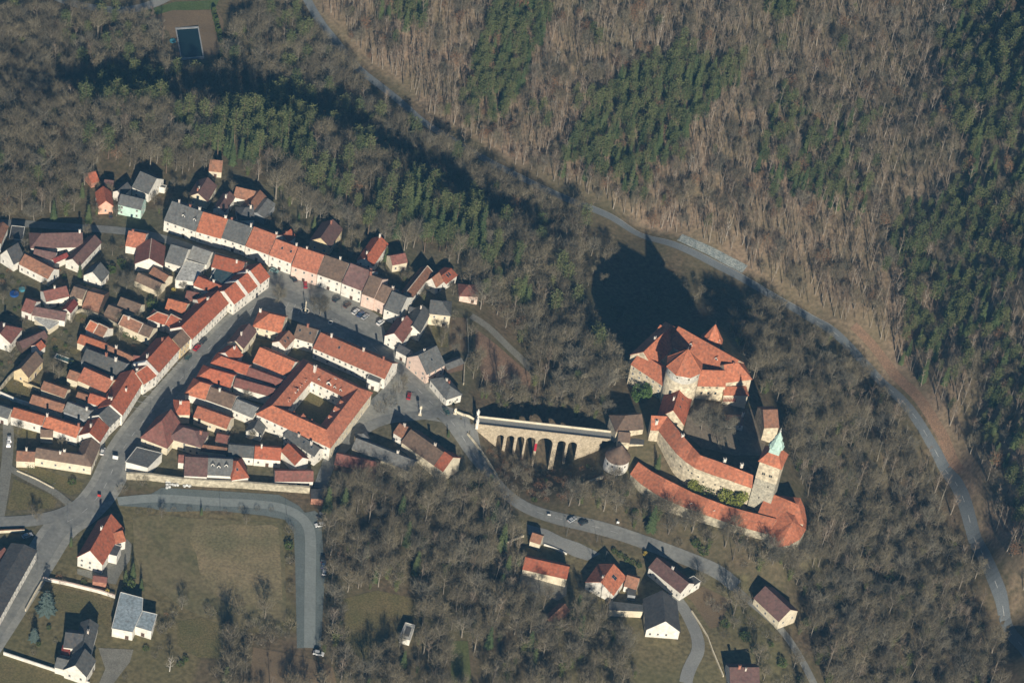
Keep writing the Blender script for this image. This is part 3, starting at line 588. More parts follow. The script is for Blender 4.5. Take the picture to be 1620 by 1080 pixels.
# ------------------------------------------------------------------ the town, house by house
ROW = 'row of houses along the north side of the square'
H = building
H('row_house', 'white row house with long grey roof and two dormers, west end of the row', 'house', [g('Z2', (118,192), (318,262), (265,108), 7, 'grey', 'white', ch=[(0.2,0.56),(0.55,0.56),(0.85,.56)], go=0, dorm=((0.5,0.22),(0.85,0.22)))], ROW)
H('row_house', 'white row house with plain bright orange roof between two grey roofs', 'house', [g('Z2', (322,262), (480,308), (440,165), 7, 'orange', 'white', ch=[(0.9,0.52)], go=0)], ROW)
H('row_house', 'white row house with grey roof between the orange and the red roof', 'house', [g('Z2', (482,302), (630,352), (595,212), 7, 'grey', 'white', ch=[(0.1,0.55),(0.95,0.5)], go=0)], ROW)
H('row_house', 'white row house with faded red roof and pale streaks near the street corner', 'house', [g('Z2', (634,354), (780,408), (745,258), 7.5, 'lred', 'white', ch=[(0.95,0.55)], go=0)], ROW)
H('row_house', 'white row house with lower faded red roof and arched gate', 'house', [g('Z2', (784,410), (924,462), (890,338), 8, 'lred', 'white', ch=[(0.9,0.55)], go=0, sky=((0.4,0.3),(0.8,0.3)))], ROW)
H('row_house', 'pink row house with plain light red roof facing the square', 'house', [g('Z2', (926,480), (1086,532), (1042,388), 8, 'lred', 'pink', ch=[(0.3,0.55)], go=0, cap=0)], ROW)
H('row_house', 'white row house with weathered brown grey roof in the middle of the square', 'house', [g('Z2', (1090,532), (1240,585), (1205,440), 8, 'brown', 'white', ch=[(0.6,0.56)], go=0)], ROW)
H('row_house', 'tall white row house with purple brown roof and arched gateway', 'house', [g('Z2', (1244,588), (1378,640), (1360,492), 8.5, 'purple', 'white', ch=[(0.95,0.5)], go=0)], ROW)
H('row_house', 'pink row house with twin brown roofs beside the purple roofed house', 'house', [g('Z8', (392,236), (498,276), (530,105), 8.5, 'brown', 'pink', ch=[(0.05,0.5)], go=0), g('Z8', (502,278), (592,322), (612,182), 8, 'brown', 'pink', ch=[(0.9,0.56)], go=0)], ROW)
H('row_house', 'white row house with grey roof and scalloped gables, east end of the row', 'house', [g('Z8', (582,366), (712,418), (740,258), 7.4, 'grey', 'white', go=0)], ROW)
# houses behind the row
H('cottage', 'salmon gabled house with deep red roof on the wooded slope', 'house', [k('Z1', (622,388), (716,384), (668,352), (672,258), 5, 'red', 'salmon')])
H('house', 'mint green two storey house with grey roof', 'house', [g('Z1', (748,372), (892,406), (850,330), 6.5, 'grey', 'mint')])
H('house', 'white house with tilted grey roof behind the mint house', 'house', [g('Z1', (838,262), (940,306), (920,180), 6, 'grey', 'white', win=3.0), g('Z1', (770,320), (832,268), (800,240), 5, 'dgrey', 'white', win=0)])
H('shed', 'small white flat roofed shed above the garden lane', 'shed', [fl('Z1', [(995,262),(1042,272),(1052,258),(1008,248)], 2.6, 'grey', 'white')])
H('shed', 'red roofed hut at the wood edge above the salmon house', 'shed', [g('Z1', (578,236), (626,222), (592,168), 2.6, 'red', 'brick', win=0)])
H('shed', 'dark brown roofed hut tucked behind the salmon house', 'shed', [g('Z1', (655,268), (712,275), (690,222), 2.6, 'purple', 'wood', win=0)])
H('cottage', 'brown roofed house standing alone behind the grey end of the row', 'house', [g('Z1', (1310,356), (1370,256), (1285,252), 4, 'purple', 'cream', ch=2)])
H('shed', 'small old house with pinkish brown roof beside the tall spruce', 'house', [g('Z1', (1322,160), (1402,168), (1360,95), 3, 'obrown', 'cream')])
H('farmhouse', 'angled brown roofed house with white court wall behind the row', 'house', [g('Z1', (1478,324), (1596,352), (1545,276), 4.2, 'obrown', 'white'), g('Z1', (1420,422), (1486,326), (1440,312), 4.2, 'purple', 'white', ch=1)])
H('farmhouse', 'house with half brown, half grey roof behind the row', 'house', [g('Z2', (690,150), (768,50), (680,62), 4.8, 'obrown', 'white', win=3), g('Z2', (752,180), (820,92), (742,100), 3.4, 'lgrey', 'grey', pitch=22, win=0), g('Z2', (590,192), (690,188), (650,114), 4, 'dgrey', 'white', hip='l', ch=1)])
H('cottage', 'small house with dark red roof right behind the faded red row roofs', 'house', [g('Z2', (902,330), (950,294), (888,276), 4, 'red', 'white', ch=1)])
H('cottage', 'dark brown roofed house with yellow gable at the wood edge', 'house', [g('Z2', (1168,366), (1246,250), (1150,245), 4.6, 'purple', 'yellow', ch=1)])
H('house', 'tall white house with steep bright red roof behind the row', 'house', [g('F8', (376,488), (504,302), (368,346), 6.5, 'red', 'white', ch=[(0.2,0.6),(0.95,0.5)])])
H('cottage', 'small old house with red brown roof half hidden by a bare tree', 'house', [g('F8', (545,480), (672,456), (640,385), 4, 'rbrown', 'cream')])
H('barn', 'long white barn with orange brown roof running up the slope', 'barn', [g('F8', (708,766), (886,542), (765,590), 4.5, 'obrown', 'white', cap=2, win=4)])
H('cottage', 'small white gabled house with brown roof beside the long barn', 'house', [k('F8', (835,622), (916,668), (878,592), (935,536), 4, 'obrown', 'white')])
H('shed', 'garden house with red roof and big dark roof window', 'house', [g('F8', (1000,642), (1096,568), (1000,548), 3.4, 'red', 'white', pitch=25, sky=((0.45,0.25),(0.62,0.25),(0.45,0.33),(0.62,0.33)))])
H('cottage', 'old house with dull reddish roof under the trees of the slope', 'house', [g('F8', (1120,742), (1275,748), (1190,655), 3.6, 'rbrown', 'pink', hip='lr')])
H('house', 'yellow plastered house with grey hipped roof above the terrace garden', 'house', [g('Z8', (968,406), (1148,426), (1060,306), 8, 'grey', 'cream', hip='r')])
H('house', 'grey roofed house with white chimney between the brown and the yellow house', 'house', [g('Z8', (885,572), (976,402), (892,392), 6, 'grey', 'white', ch=[(0.85,0.56)], win=0), g('Z8', (790,390), (880,412), (835,362), 5, 'dgrey', 'white', win=0)])
H('house', 'white gabled house with brown roof closing the east end of the square', 'house', [k('Z8', (588,600), (735,655), (655,578), (790,440), 6.5, 'rbrown', 'white', ch=1)])
H('annex', 'low white building with dark roof squeezed between two gabled houses', 'house', [g('Z8', (686,722), (778,772), (745,692), 4, 'dgrey', 'white')])
H('house', 'big house with pink gable and grey roof at the bend of the road', 'house', [k('Z8', (778,785), (945,925), (870,768), (985,602), 6.5, 'grey', 'pink', ch=1, sky=((0.5,0.25),))])
H('house', 'low white house with grey hipped roof beside the bridge forecourt', 'house', [g('C4', (868,108), (1008,276), (1005,128), 4, 'grey', 'white', hip='lr', ch=[(0.45,0.55),(0.55,0.6)])])
H('shed', 'small grey striped shed in the garden behind the pink gabled house', 'shed', [g('Z8', (1120,888), (1262,832), (1170,820), 2.8, 'lgrey', 'wood', pitch=25, win=0)])
# north-west quarter
H('farmhouse', 'large brown roofed farmhouse with right-angled wing beside the lane', 'house', [g('Z1', (195,648), (525,640), (400,556), 5, 'purple', 'white', hip='l', ch=[(0.95,0.5)]), g('Z1', (500,762), (640,612), (540,632), 5, 'purple', 'white', win=4), g('Z1', (345,742), (432,702), (380,716), 3.5, 'maroon', 'white', win=0)])
H('house', 'long low white house with brown roof and dark windows by the small lawn', 'house', [g('Z1', (122,748), (305,842), (252,738), 4, 'obrown', 'white', win=3), g('Z1', (210,700), (345,724), (255,664), 3.5, 'purple', 'white', win=0)])
H('house', 'white gabled house with dark grey roof west of the lawn', 'house', [k('Z1', (2,692), (86,748), (45,660), (92,586), 4, 'dgrey', 'white')])
H('house', 'brown roofed house cut by the picture edge beside the lane', 'house', [g('Z1', (2,622), (50,512), (-5,540), 4.5, 'obrown', 'white')])
H('garage', 'dark flat roofed garage between the brown houses', 'garage', [fl('Z1', [(60,590),(140,600),(155,520),(75,512)], 3, 'dgrey', 'grey', win=0)])
H('barn', 'grey roofed barn with white gable under the dark conifer', 'barn', [k('Z1', (530,822), (640,862), (582,800), (612,722), 3.5, 'grey', 'white')])
H('house', 'house with red brown roof and rusty lean-to in the back gardens', 'house', [g('Z3', (395,142), (590,96), (430,48), 4, 'rbrown', 'white', ch=1), g('Z3', (600,92), (702,124), (640,22), 3.5, 'brown', 'cream', pitch=28, win=0)])
H('cottage', 'little house with dark red roof and white gable in the gardens', 'house', [g('Z3', (600,242), (664,162), (590,178), 4, 'maroon', 'white')])
H('house', 'low house with red brown roof around a pale terrace', 'house', [g('Z3', (185,218), (268,246), (245,128), 3.5, 'rbrown', 'white'), g('Z3', (275,258), (552,306), (400,212), 3, 'purple', 'white', win=0)])
H('garage', 'pale flat terrace roof with dark hatch behind the red brown house', 'garage', [fl('Z3', [(295,295),(420,385),(500,330),(350,255)], 2.2, 'pale', 'cream', win=0)])
H('house', 'hipped red brown house with white gable at the western edge', 'house', [g('Z3', (88,502), (186,378), (65,340), 4.5, 'rbrown', 'white', ch=1, hip='r')])
H('shed', 'long dark purple shed roof beside the garden wall', 'shed', [g('Z3', (190,540), (405,446), (300,432), 2.8, 'purple', 'wood', win=0)])
H('shed', 'tiny red roofed shed beside the teal pool garden', 'shed', [g('Z3', (338,562), (386,522), (338,490), 2.8, 'red', 'white', win=0)])
H('house', 'brown roofed house with yellow gable and white dormer in the gardens', 'house', [k('Z3', (118,742), (240,790), (182,715), (305,574), 4, 'brown', 'yellow')])
H('barn', 'small barn with roof half orange, half brown and pale verges', 'barn', [g('Z3', (733,376), (800,410), (790,318), 3, 'orange', 'white', cap=2, win=0, go=0), g('Z3', (802,412), (885,452), (880,352), 3, 'obrown', 'white', cap=2, win=0, go=0)])
H('barn', 'weathered barn with patched brown roof among the north gardens', 'barn', [g('Z3', (1000,186), (1175,250), (1130,146), 3, 'brown', 'cream', win=0)])
H('shed', 'tumbledown shed with thin brown roof beside bare shrubs', 'shed', [g('Z3', (705,190), (842,226), (822,78), 2.4, 'obrown', 'wood', win=0, pitch=28)])
H('shed', 'rusty lean-to shed beside the walled garden', 'shed', [g('Z3', (890,250), (1000,292), (965,190), 2.4, 'brown', 'wood', win=0, pitch=25)])
H('barn', 'long cream barn with brown roof and pale party wall', 'barn', [g('Z3', (1016,336), (1185,412), (1135,298), 4, 'obrown', 'cream', cap=2, go=0, win=0, ch=1), g('Z3', (1187,413), (1275,450), (1280,360), 4, 'brown', 'cream', go=0, win=0)])
H('barn', 'long narrow barn roof, orange at one end and brown at the other', 'barn', [g('Z3', (660,492), (884,574), (790,466), 3.5, 'orange', 'cream', win=0, go=0), g('Z3', (888,576), (1110,680), (1020,565), 3.5, 'obrown', 'cream', win=0, go=0, ch=1)])
H('barn', 'long dark grey barn roof between orange and red barns', 'barn', [g('Z3', (695,652), (1035,778), (905,612), 4, 'grey', 'grey', win=0, ch=[(0.5,0.5),(0.75,0.45)])])
H('barn', 'broad red barn roof with cream wall behind the street', 'barn', [g('Z3', (668,814), (910,922), (885,784), 4, 'lred', 'cream', win=0, ch=[(0.97,0.5)]), g('Z3', (572,792), (662,824), (645,748), 3.4, 'obrown', 'cream', win=0)])
H('barn', 'low brown barn roof beside the square back garden', 'barn', [g('Z3', (350,890), (550,962), (500,872), 3, 'obrown', 'cream', win=0)])
H('barn', 'long low brown shed roof north of the orange range', 'barn', [g('Z5', (255,196), (530,280), (420,176), 3, 'obrown', 'cream', win=0)])
H('barn', 'grey roofed barn with bluish wall north of the orange range', 'barn', [g('Z5', (545,270), (736,342), (695,240), 4.5, 'lgrey', 'grey', win=0, ch=1)])
H('shed', 'small brown shed roof between red wing and grey barn', 'shed', [g('Z5', (650,152), (746,182), (710,124), 2.8, 'obrown', 'cream', win=0)])
H('house', 'long white range under a continuous bright orange roof', 'house', [g('Z5', (92,312), (362,388), (240,278), 4.5, 'orange', 'white', win=5, go=0), g('Z5', (366,398), (655,494), (545,364), 4.5, 'orange', 'white', win=6, go=0, ch=[(0.02,0.5),(0.95,0.5)])])
H('house', 'white house with grey roof at the western picture edge below the orange range', 'house', [g('Z5', (-30,300), (66,332), (40,238), 3.6, 'grey', 'white')])
H('house', 'long cream house with brown hipped roof at the park corner', 'house', [g('Z5', (298,662), (776,738), (485,616), 5.6, 'brown', 'cream', hip='r', win=6, ch=2), g('Z5', (778,738), (852,562), (742,600), 5.6, 'brown', 'cream', hip='l')])
H('annex', 'low brown roofed annex west of the cream park corner house', 'house', [g('Z5', (140,690), (296,698), (222,618), 3.4, 'obrown', 'cream', win=0, ch=1)])
H('shed', 'small brown roofed shed below the orange range', 'shed', [g('Z5', (345,485), (450,490), (420,434), 3, 'brown', 'cream', win=0)])
# west side of main street
WS = 'houses along the west side of main street'
H('street_house', 'red roofed corner building with white fire walls and glazed court roof', 'house',
  [g('Z2', (560,722), (785,548), (606,560), 7.5, 'red', 'white', ch=1, cap=0, win=2.6, fw=(0.34,0.68)), g('Z2', (420,486), (606,534), (528,436), 7, 'red', 'white', win=0, ch=1), g('Z2', (306,602), (545,702), (430,590), 6, 'red', 'white', pitch=30, ch=[(0.4,0.55)], win=0, sky=((0.25,0.75),)), fl('Z2', [(405,575),(455,490),(565,530),(490,605)], 6.5, 'glass', 'white', win=0)], WS)
H('house', 'grey roofed house with low white court wall behind the corner building', 'house', [g('Z2', (125,452), (232,484), (190,356), 4, 'grey', 'white', win=3)])
H('house', 'house with grey roof and big pale flat terrace', 'house', [g('Z2', (270,432), (388,472), (362,378), 5, 'lgrey', 'white', win=0, go=0), fl('Z2', [(190,572),(305,582),(375,482),(258,448)], 4, 'pale', 'white')])
H('house', 'angled house with orange red roof and white gable by the lane corner', 'house', [g('Z1', (795,632), (905,652), (945,566), 5, 'lred', 'white', ch=1), k('Z1', (855,748), (1030,762), (945,715), (1020,600), 5, 'rbrown', 'white', cap=1, win=0)])
H('barn', 'low barn with brown roof above the grassy yard', 'barn', [g('Z1', (852,852), (1000,920), (960,846), 3, 'brown', 'cream', win=0)])
H('shed', 'small rust red shed roof between grey house and brown barn', 'shed', [g('Z1', (944,812), (1040,868), (1015,796), 3, 'obrown', 'cream', win=0)])
H('barn', 'freestanding orange barn roof behind the street houses', 'barn', [g('Z4', (330,318), (492,362), (474,262), 3.6, 'orange', 'cream', win=0)])
H('street_house', 'white street house with red roof, long red wings and pale ridges', 'house',
  [g('Z4', (556,572), (868,266), (616,326), 7, 'red', 'white', cap=0, ch=[(0.75,0.55)], win=2.4), g('Z4', (335,446), (540,552), (455,402), 5, 'red', 'white', cap=2, win=0, ch=[(0.5,0.25)]), g('Z4', (182,396), (328,446), (270,347), 4.2, 'red', 'white', cap=1, hip='l', win=0), g('Z4', (640,330), (845,268), (720,205), 6.5, 'red', 'white', win=0)], WS)
H('shed', 'brown roofed outbuilding behind the red winged street house', 'shed', [g('Z4', (500,232), (602,254), (560,172), 3, 'rbrown', 'cream', win=0)])
H('street_house', 'narrow street house with brown roof and yellow front', 'house', [g('Z3', (1540,542), (1622,462), (1500,440), 7, 'brown', 'yellow', win=2.4)], WS)
H('street_house', 'street house with red roof and dark shaded garden wing', 'house', [g('Z3', (1336,770), (1532,546), (1350,542), 7, 'red', 'white', win=2.4, ch=[(0.2,0.6),(0.85,0.6)], fw=(0.02,)), g('Z3', (1130,672), (1260,690), (1190,615), 5, 'rbrown', 'white', win=0)], WS)  # dark brown wing is added for the shaded back slope
H('street_house', 'short street house with red roof below a pale parapet', 'house', [g('Z3', (1222,850), (1334,774), (1205,728), 7, 'red', 'white', win=2.4, cap=2, ch=1)], WS)
H('street_house', 'long white street house with red roof and stepped front', 'house', [g('Z5', (1042,302), (1226,6), (1016,104), 7, 'red', 'white', win=2.4, ch=[(0.5,0.3),(0.15,0.6)]), g('Z5', (746,190), (945,252), (865,152), 4.4, 'red', 'white', win=0, ch=1)], WS)
H('street_house', 'street house with plain grey roof between two red roofs', 'house', [g('Z5', (928,404), (1036,302), (868,282), 6, 'grey', 'white', win=2.4)], WS)
H('street_house', 'street house with red roof next to the park corner house', 'house', [g('Z5', (850,532), (928,408), (812,378), 6, 'red', 'white', win=2.4, ch=1)], WS)
# block between main street and the square
H('house', 'orange roofed corner house with grey west wing around a small court', 'house', [g('Z7', (165,300), (402,356), (345,207), 6, 'orange', 'cream', hip='l', ch=[(0.1,0.55)], cap=0), g('Z7', (78,492), (190,346), (78,350), 5.5, 'purple', 'cream', ch=1)])
H('house', 'brown roofed house with skylights and white arcaded court wall', 'house', [g('Z7', (508,396), (682,446), (600,303), 6.5, 'brown', 'white', ch=[(0.5,0.5)], sky=((0.2,0.3),(0.7,0.3)), go=0), g('Z7', (438,490), (520,400), (428,386), 6.5, 'obrown', 'white', sky=((0.3,0.25),(0.6,0.25)))])
H('house', 'long red roofed building on the south side of the square', 'house', [g('Z7', (680,485), (1290,748), (1000,470), 7, 'lred', 'white', ch=[(0.15,0.5),(0.6,0.5),(0.88,0.5)], win=3, sky=((0.3,0.3),)), fl('Z7', [(1138,750),(1242,788),(1296,692),(1190,656)], 4.5, 'grey', 'white')])
H('barn', 'wide orange barn with white end wall inside the block', 'barn', [g('Z7', (165,604), (462,728), (385,552), 5, 'orange', 'white', win=0)])
H('street_house', 'street house with red roof and long red garden range', 'house', [g('Z4', (905,772), (990,708), (880,665), 6, 'red', 'white', win=0, ch=1), g('Z4', (722,780), (1022,874), (955,770), 4.6, 'red', 'white', win=0, hip='l', cap=0), g('Z4', (1024,884), (1300,986), (1190,872), 4, 'rbrown', 'white', win=0)])
H('street_house', 'street house with red roof and white panelled courtyard wall', 'house', [g('Z4', (600,905), (888,986), (800,852), 5.5, 'red', 'white', win=0, hip='l'), g('Z6', (797,236), (1082,314), (940,214), 6, 'rbrown', 'white', win=0, cap=0)])
H('street_house', 'street house with roof in three parts, orange, brown and grey', 'house', [g('Z6', (438,292), (588,336), (590,222), 5, 'orange', 'white', hip='l', win=0, go=0), g('Z6', (591,334), (782,402), (720,280), 5, 'brown', 'white', win=0, go=0, ch=1), g('Z6', (786,406), (942,470), (900,368), 5.2, 'lgrey', 'white', win=5, go=0)])
H('street_house', 'street house with bright red roof and mottled garden range', 'house', [g('Z6', (360,446), (470,446), (420,352), 6, 'red', 'cream', win=0, hip='l', ch=1), g('Z6', (500,462), (746, 550), (640,428), 4, 'lred', 'cream', win=4)])
H('house', 'cream corner house with large brown red hipped roof beside main street', 'house', [k('Z6', (110,616), (302,692), (200,560), (365,440), 5, 'rbrown', 'cream', hip='l')])
H('house', 'cream two storey house with brown hipped roof beside the flat roof', 'house', [g('Z6', (312,620), (552,690), (470,560), 6, 'purple', 'cream', hip='lr', cap=0, ch=1, win=2.6)])
H('garage', 'flat grey roofed hall with white rim on main street', 'garage', [fl('Z6', [(80,695),(265,740),(158,845),(-5,802)], 4, 'grey', 'white', win=0)])
H('shed', 'narrow brown roofed shed below the cream two storey house', 'shed', [g('Z6', (545,712), (742,738), (650,686), 2.8, 'obrown', 'cream', win=0)])
H('house', 'white house with roof half grey, half red behind the town wall', 'house', [g('Z6', (752,752), (944,768), (850,680), 5, 'grey', 'white', go=0), g('Z6', (948,770), (1145,786), (1050,694), 5, 'red', 'white', go=0, ch=[(0.25,0.45)])])
H('barn', 'steep red barn with white gable beside the grey ranges', 'barn', [g('Z6', (1152,718), (1256,822), (1228,690), 4.6, 'red', 'white', win=0)])
H('house', 'long grey roofed range with white end wall and roof windows', 'house', [g('Z6', (1170,606), (1398,758), (1320,624), 6, 'grey', 'white', win=3, ch=[(0.35,0.4),(0.75,0.4)], sky=((0.55,0.3),(0.8,0.3)))])
H('annex', 'low house with red brown roof on the town wall next to the lane', 'house', [g('Z6', (1105,940), (1388,942), (1240,870), 3, 'rbrown', 'white')])
H('house', 'brown roofed house with white front gable on the town wall', 'house', [g('Z6', (430,898), (598,906), (510,768), 4, 'purple', 'white', win=0), g('Z6', (385,800), (450,806), (410,752), 3.4, 'rbrown', 'white', win=0)])
H('house', 'grey roofed house with white box dormer on the town wall', 'house', [g('Z6', (600,892), (784,902), (690,778), 4, 'grey', 'white', win=0, dorm=((0.2,0.25),(0.45,0.2),(0.75,0.25)))])
H('house', 'house with steep red hipped roof on the town wall', 'house', [g('Z6', (786,930), (906,912), (840,795), 4, 'red', 'white', hip='lr', win=0, sky=((0.4,0.25),))])
H('shed', 'small gabled grey shed below the courtyard building', 'shed', [k('Z6', (890,572), (1000,602), (945,550), (1002,500), 3, 'grey', 'white', win=0)])
H('shed', 'tiny red brown hut in the garden behind the half grey house', 'shed', [g('Z6', (662,642), (748,660), (730,602), 2.8, 'rbrown', 'cream', win=0)])
# below the courtyard building
H('farmhouse', 'long brown roofed house beside the road to the bridge', 'house', [g('C4', (556,560), (620,600), (650,512), 5.5, 'obrown', 'white', hip='r', ch=1, win=3), g('C4', (625,640), (905,838), (800,606), 5, 'brown', 'cream', win=0, ch=1), g('C4', (908,842), (980,890), (1005,738), 5, 'red', 'cream', win=0)])
H('barn', 'long weathered grey barn with rubble wall below the crossing', 'barn', [g('C4', (200,696), (702,892), (505,716), 4, 'lgrey', 'stone', win=0, ch=1)])
H('shed', 'small grey hipped shed beside the weathered barn', 'shed', [g('C4', (262,648), (356,628), (312,568), 3.2, 'lgrey', 'cream', win=0, hip='lr')])
H('barn', 'low dark red barn at the edge of the park wood', 'barn', [g('C4', (50,826), (412,906), (262,784), 3.4, 'rbrown', 'wood', win=0)])
H('shed', 'dark flat hut at the end of the town wall', 'shed', [fl('C8', [(990,108),(1060,106),(1056,158),(992,152)], 2.6, 'dgrey', 'brick', win=0, rim=0)])
# south-west
H('villa', 'white villa with steep orange red roofs and gables', 'house', [k('C7', (442,362), (582,404), (515,326), (652,132), 6, 'red', 'white', ch=1), g('C7', (622,296), (714,268), (660,224), 5.5, 'orange', 'white', win=2.6), fl('C7', [(612,345),(665,358),(690,305),(638,290)], 4, 'dgrey', 'white')])
H('house', 'long white building with dark low roof along the southwest street', 'house', [g('C7', (-20,735), (208,326), (60,430), 6, 'dgrey', 'white', pitch=14, win=3, maxd=16)])
H('bungalow', 'white bungalow with stepped blue grey flat roof', 'house', [fl('C7', [(688,566),(812,600),(806,676),(755,790),(638,768)], 4, 'bluegrey', 'white'), fl('C7', [(808,672),(892,692),(862,786),(764,756)], 3.7, 'bluegrey', 'white')])
H('house', 'white house with angled grey roofs and maroon awnings in the walled garden', 'house', [g('C7', (512,922), (558,748), (490,800), 4, 'grey', 'white', win=0, ch=1), k('C7', (366,1002), (490,1042), (434,978), (485,888), 4, 'grey', 'white'), g('C7', (362,872), (462,884), (420,798), 4, 'dgrey', 'white', win=0), fl('C7', [(345,918),(395,925),(402,872),(358,866)], 2.6, 'maroon', 'white', win=0, rim=0), g('C7', (312,985), (372,1000), (360,944), 3.2, 'grey', 'white', win=0)])
H('shed', 'small brick arbour with red roof in the villa garden', 'shed', [g('C7', (528,496), (606,506), (570,476), 2.5, 'rbrown', 'brick', win=0)])
H('garage', 'red roofed outbuilding beside the dark roofed street building', 'shed', [g('C7', (-10,392), (48,340), (-15,345), 3, 'rbrown', 'white', win=0)])
# south-east hamlet
H('hut', 'little cream hut with brown roof on the lower road', 'shed', [g('C5', (275,350), (350,374), (335,308), 3.4, 'obrown', 'cream', win=0)])
H('barn', 'long barn with bright red roof beside the grey yard', 'barn', [g('C5', (222,560), (548,632), (405,512), 4, 'red', 'cream', win=0)])
H('house', 'white house with wide orange roof and solar window below the lower road', 'house', [k('C5', (690,660), (892,755), (805,660), (898,530), 5, 'orange', 'white', ch=1, sky=((0.55,0.22),(0.55,0.3),(0.62,0.22),(0.62,0.3)))])
H('garage', 'brown roofed garage attached to the orange roofed house', 'garage', [g('C5', (975,684), (1066,710), (1062,628), 3, 'obrown', 'white', win=0)])
H('house', 'long white house with brown grey roof at the lane mouth', 'house', [g('C5', (1160,548), (1396,738), (1330,568), 4.4, 'purple', 'white', win=2.8, ch=1), fl('C5', [(1442,640),(1490,690),(1542,656),(1490,618)], 3.2, 'dgrey', 'white')])
H('barn', 'big barn with dark grey roof and white gable beside the lane', 'barn', [k('C6', (300,645), (550,660), (432,582), (428,352), 5, 'dgrey', 'white', ch=0)])
H('barn', 'cream barn with plain brown roof on the narrow hill lane', 'barn', [g('C6', (1112,406), (1300,582), (1280,400), 5, 'purple', 'cream', win=4.5)])
H('house', 'brown roofed house with white gable at the lower picture edge', 'house', [g('C6', (930,1046), (1150,1046), (1040,932), 4.6, 'purple', 'white', ch=2)])
H('shed', 'low grey flat shed in the yard west of the grey barn', 'shed', [fl('C5', [(868,802),(1112,830),(1112,878),(866,868)], 2.8, 'grey', 'cream', win=0, rim=0)])
H('shed', 'small steep brown shed at the wood edge below the gravel yard', 'shed', [g('C5', (440,985), (565,868), (495,858), 2.6, 'obrown', 'wood', win=0)])
H('hut', 'small white open shelter alone in the park wood clearing', 'shed', [fl('F7', [(395,865),(445,876),(468,808),(425,796)], 2.4, 'pale', 'white', win=0), fl('F7', [(418,852),(440,858),(452,820),(430,814)], 2.7, 'dgrey', 'white', win=0, rim=0)])
H('shed', 'little shed with grey roof beside the orange house garage', 'shed', [fl('C5', [(1005,705),(1062,712),(1058,760),(1002,752)], 2.4, 'grey', 'grey', win=0, rim=0)])

# ------------------------------------------------------------------ courtyard building (four ranges round a court)
def courtyard_building():
    z0 = 0.0; he = 8.0; d = 5.1; tp = math.tan(math.radians(38)); zr = z0 + he + d * tp
    R = [U(px('D6', p), zr)[:2] for p in ((590,100),(1130,365),(785,812),(205,550))]   # ridge corners N, E, S, W
    c = np.mean(R, 0)
    def off(dist):
        q = []
        n_ = len(R)
        for i in range(n_):
            a, b_, e = R[i - 1], R[i], R[(i + 1) % n_]
            def nrm(p, q_):
                t = _unit(q_ - p); m_ = np.array([t[1], -t[0]])
                return m_ if m_ @ ((p + q_) / 2 - c) > 0 else -m_
            n1, n2 = nrm(a, b_), nrm(b_, e); A = np.array([n1, n2]); q.append(np.linalg.solve(A, [n1 @ b_ + dist, n2 @ b_ + dist]))
        return q
    outer, inner = off(d), off(-d); o2, i2 = off(d + 0.5), off(-d - 0.5)
    root = empty('courtyard_building', (c[0], c[1], z0), 'large red roofed building of four ranges around a grassy courtyard', 'building')
    org = world_loc(root)
    FOOT.append(outer if True else 0)
    rr = random.Random(3)
    for i in range(4):
        j = (i + 1) % 4
        mb = MB(); P = [outer[i], outer[j], inner[j], inner[i]]; mb.prism(P, z0 - 3, z0 + he); mb.obj('wall', wmat('cream' if i == 1 else 'white'), org, root)
        ze = z0 + he - 0.5 * tp + 0.08; T = [(*o2[i], ze), (*o2[j], ze), (*R[j], zr + 0.08), (*R[i], zr + 0.08), (*i2[j], ze), (*i2[i], ze)]
        vs = [(x, y, z + 0.28) for x, y, z in T] + T
        rf = mesh_obj('roof', vs, [(0,1,2,3),(3,2,4,5),(6,9,8,7),(9,11,10,8),(0,6,7,1),(5,4,10,11),(0,3,9,6),(3,5,11,9),(1,7,8,2),(2,8,10,4)], rmat('lred' if i != 2 else 'castle'), org, root)
        wall_windows(root, *( (outer[i], outer[j]) if True else 0), z0, he, rr, rows=2, sp=3.6)
        wall_windows(root, *( (outer[j], outer[i])), z0, he, rr, rows=2, sp=3.6)
        wall_windows(root, inner[j], inner[i], z0, he, rr, rows=2, sp=3.4); wall_windows(root, inner[i], inner[j], z0, he, rr, rows=2, sp=3.4)
        t = _unit(inner[j] - inner[i]); nn = _unit(c - (inner[i] + inner[j]) / 2); L = np.linalg.norm(inner[j] - inner[i])
        DORM.setdefault('lred', _dormer('lred'))
        for u in ([0.2, 0.5, 0.68, 0.86] if i in (0, 3) else [0.25, 0.5, 0.75]):
            q = inner[i] + t * L * u - nn * 1.0; inst('dormer', DORM['lred'], rf, (q[0], q[1], z0 + he + 0.8), math.atan2(nn[0], -nn[1]), (0.9 if u != 0.5 else 1.6, 0.9, 0.9 if u != 0.5 else 1.3))
    for (u, v, hh) in ((0.12, -2.4, 5.5), (0.55, 0.4, 2.2)):
        q = R[0] + (R[1] - R[0]) * u + _unit(c - R[0]) * (-v if v < 0 else v); inst('chimney', CHIM[0], root, (q[0], q[1], zr - 2.2), math.atan2(*(R[1] - R[0])[::-1]), (1.1, 1.1, hh))
    sheet('court_lawn', [inner[0] + (c - inner[0]) * 0.02, *[inner[q] + (c - inner[q]) * 0.02 for q in (1, 2, 3)]], M_LAWN, 0.15, 'lawn inside the four sided courtyard building', 'lawn')
courtyard_building()

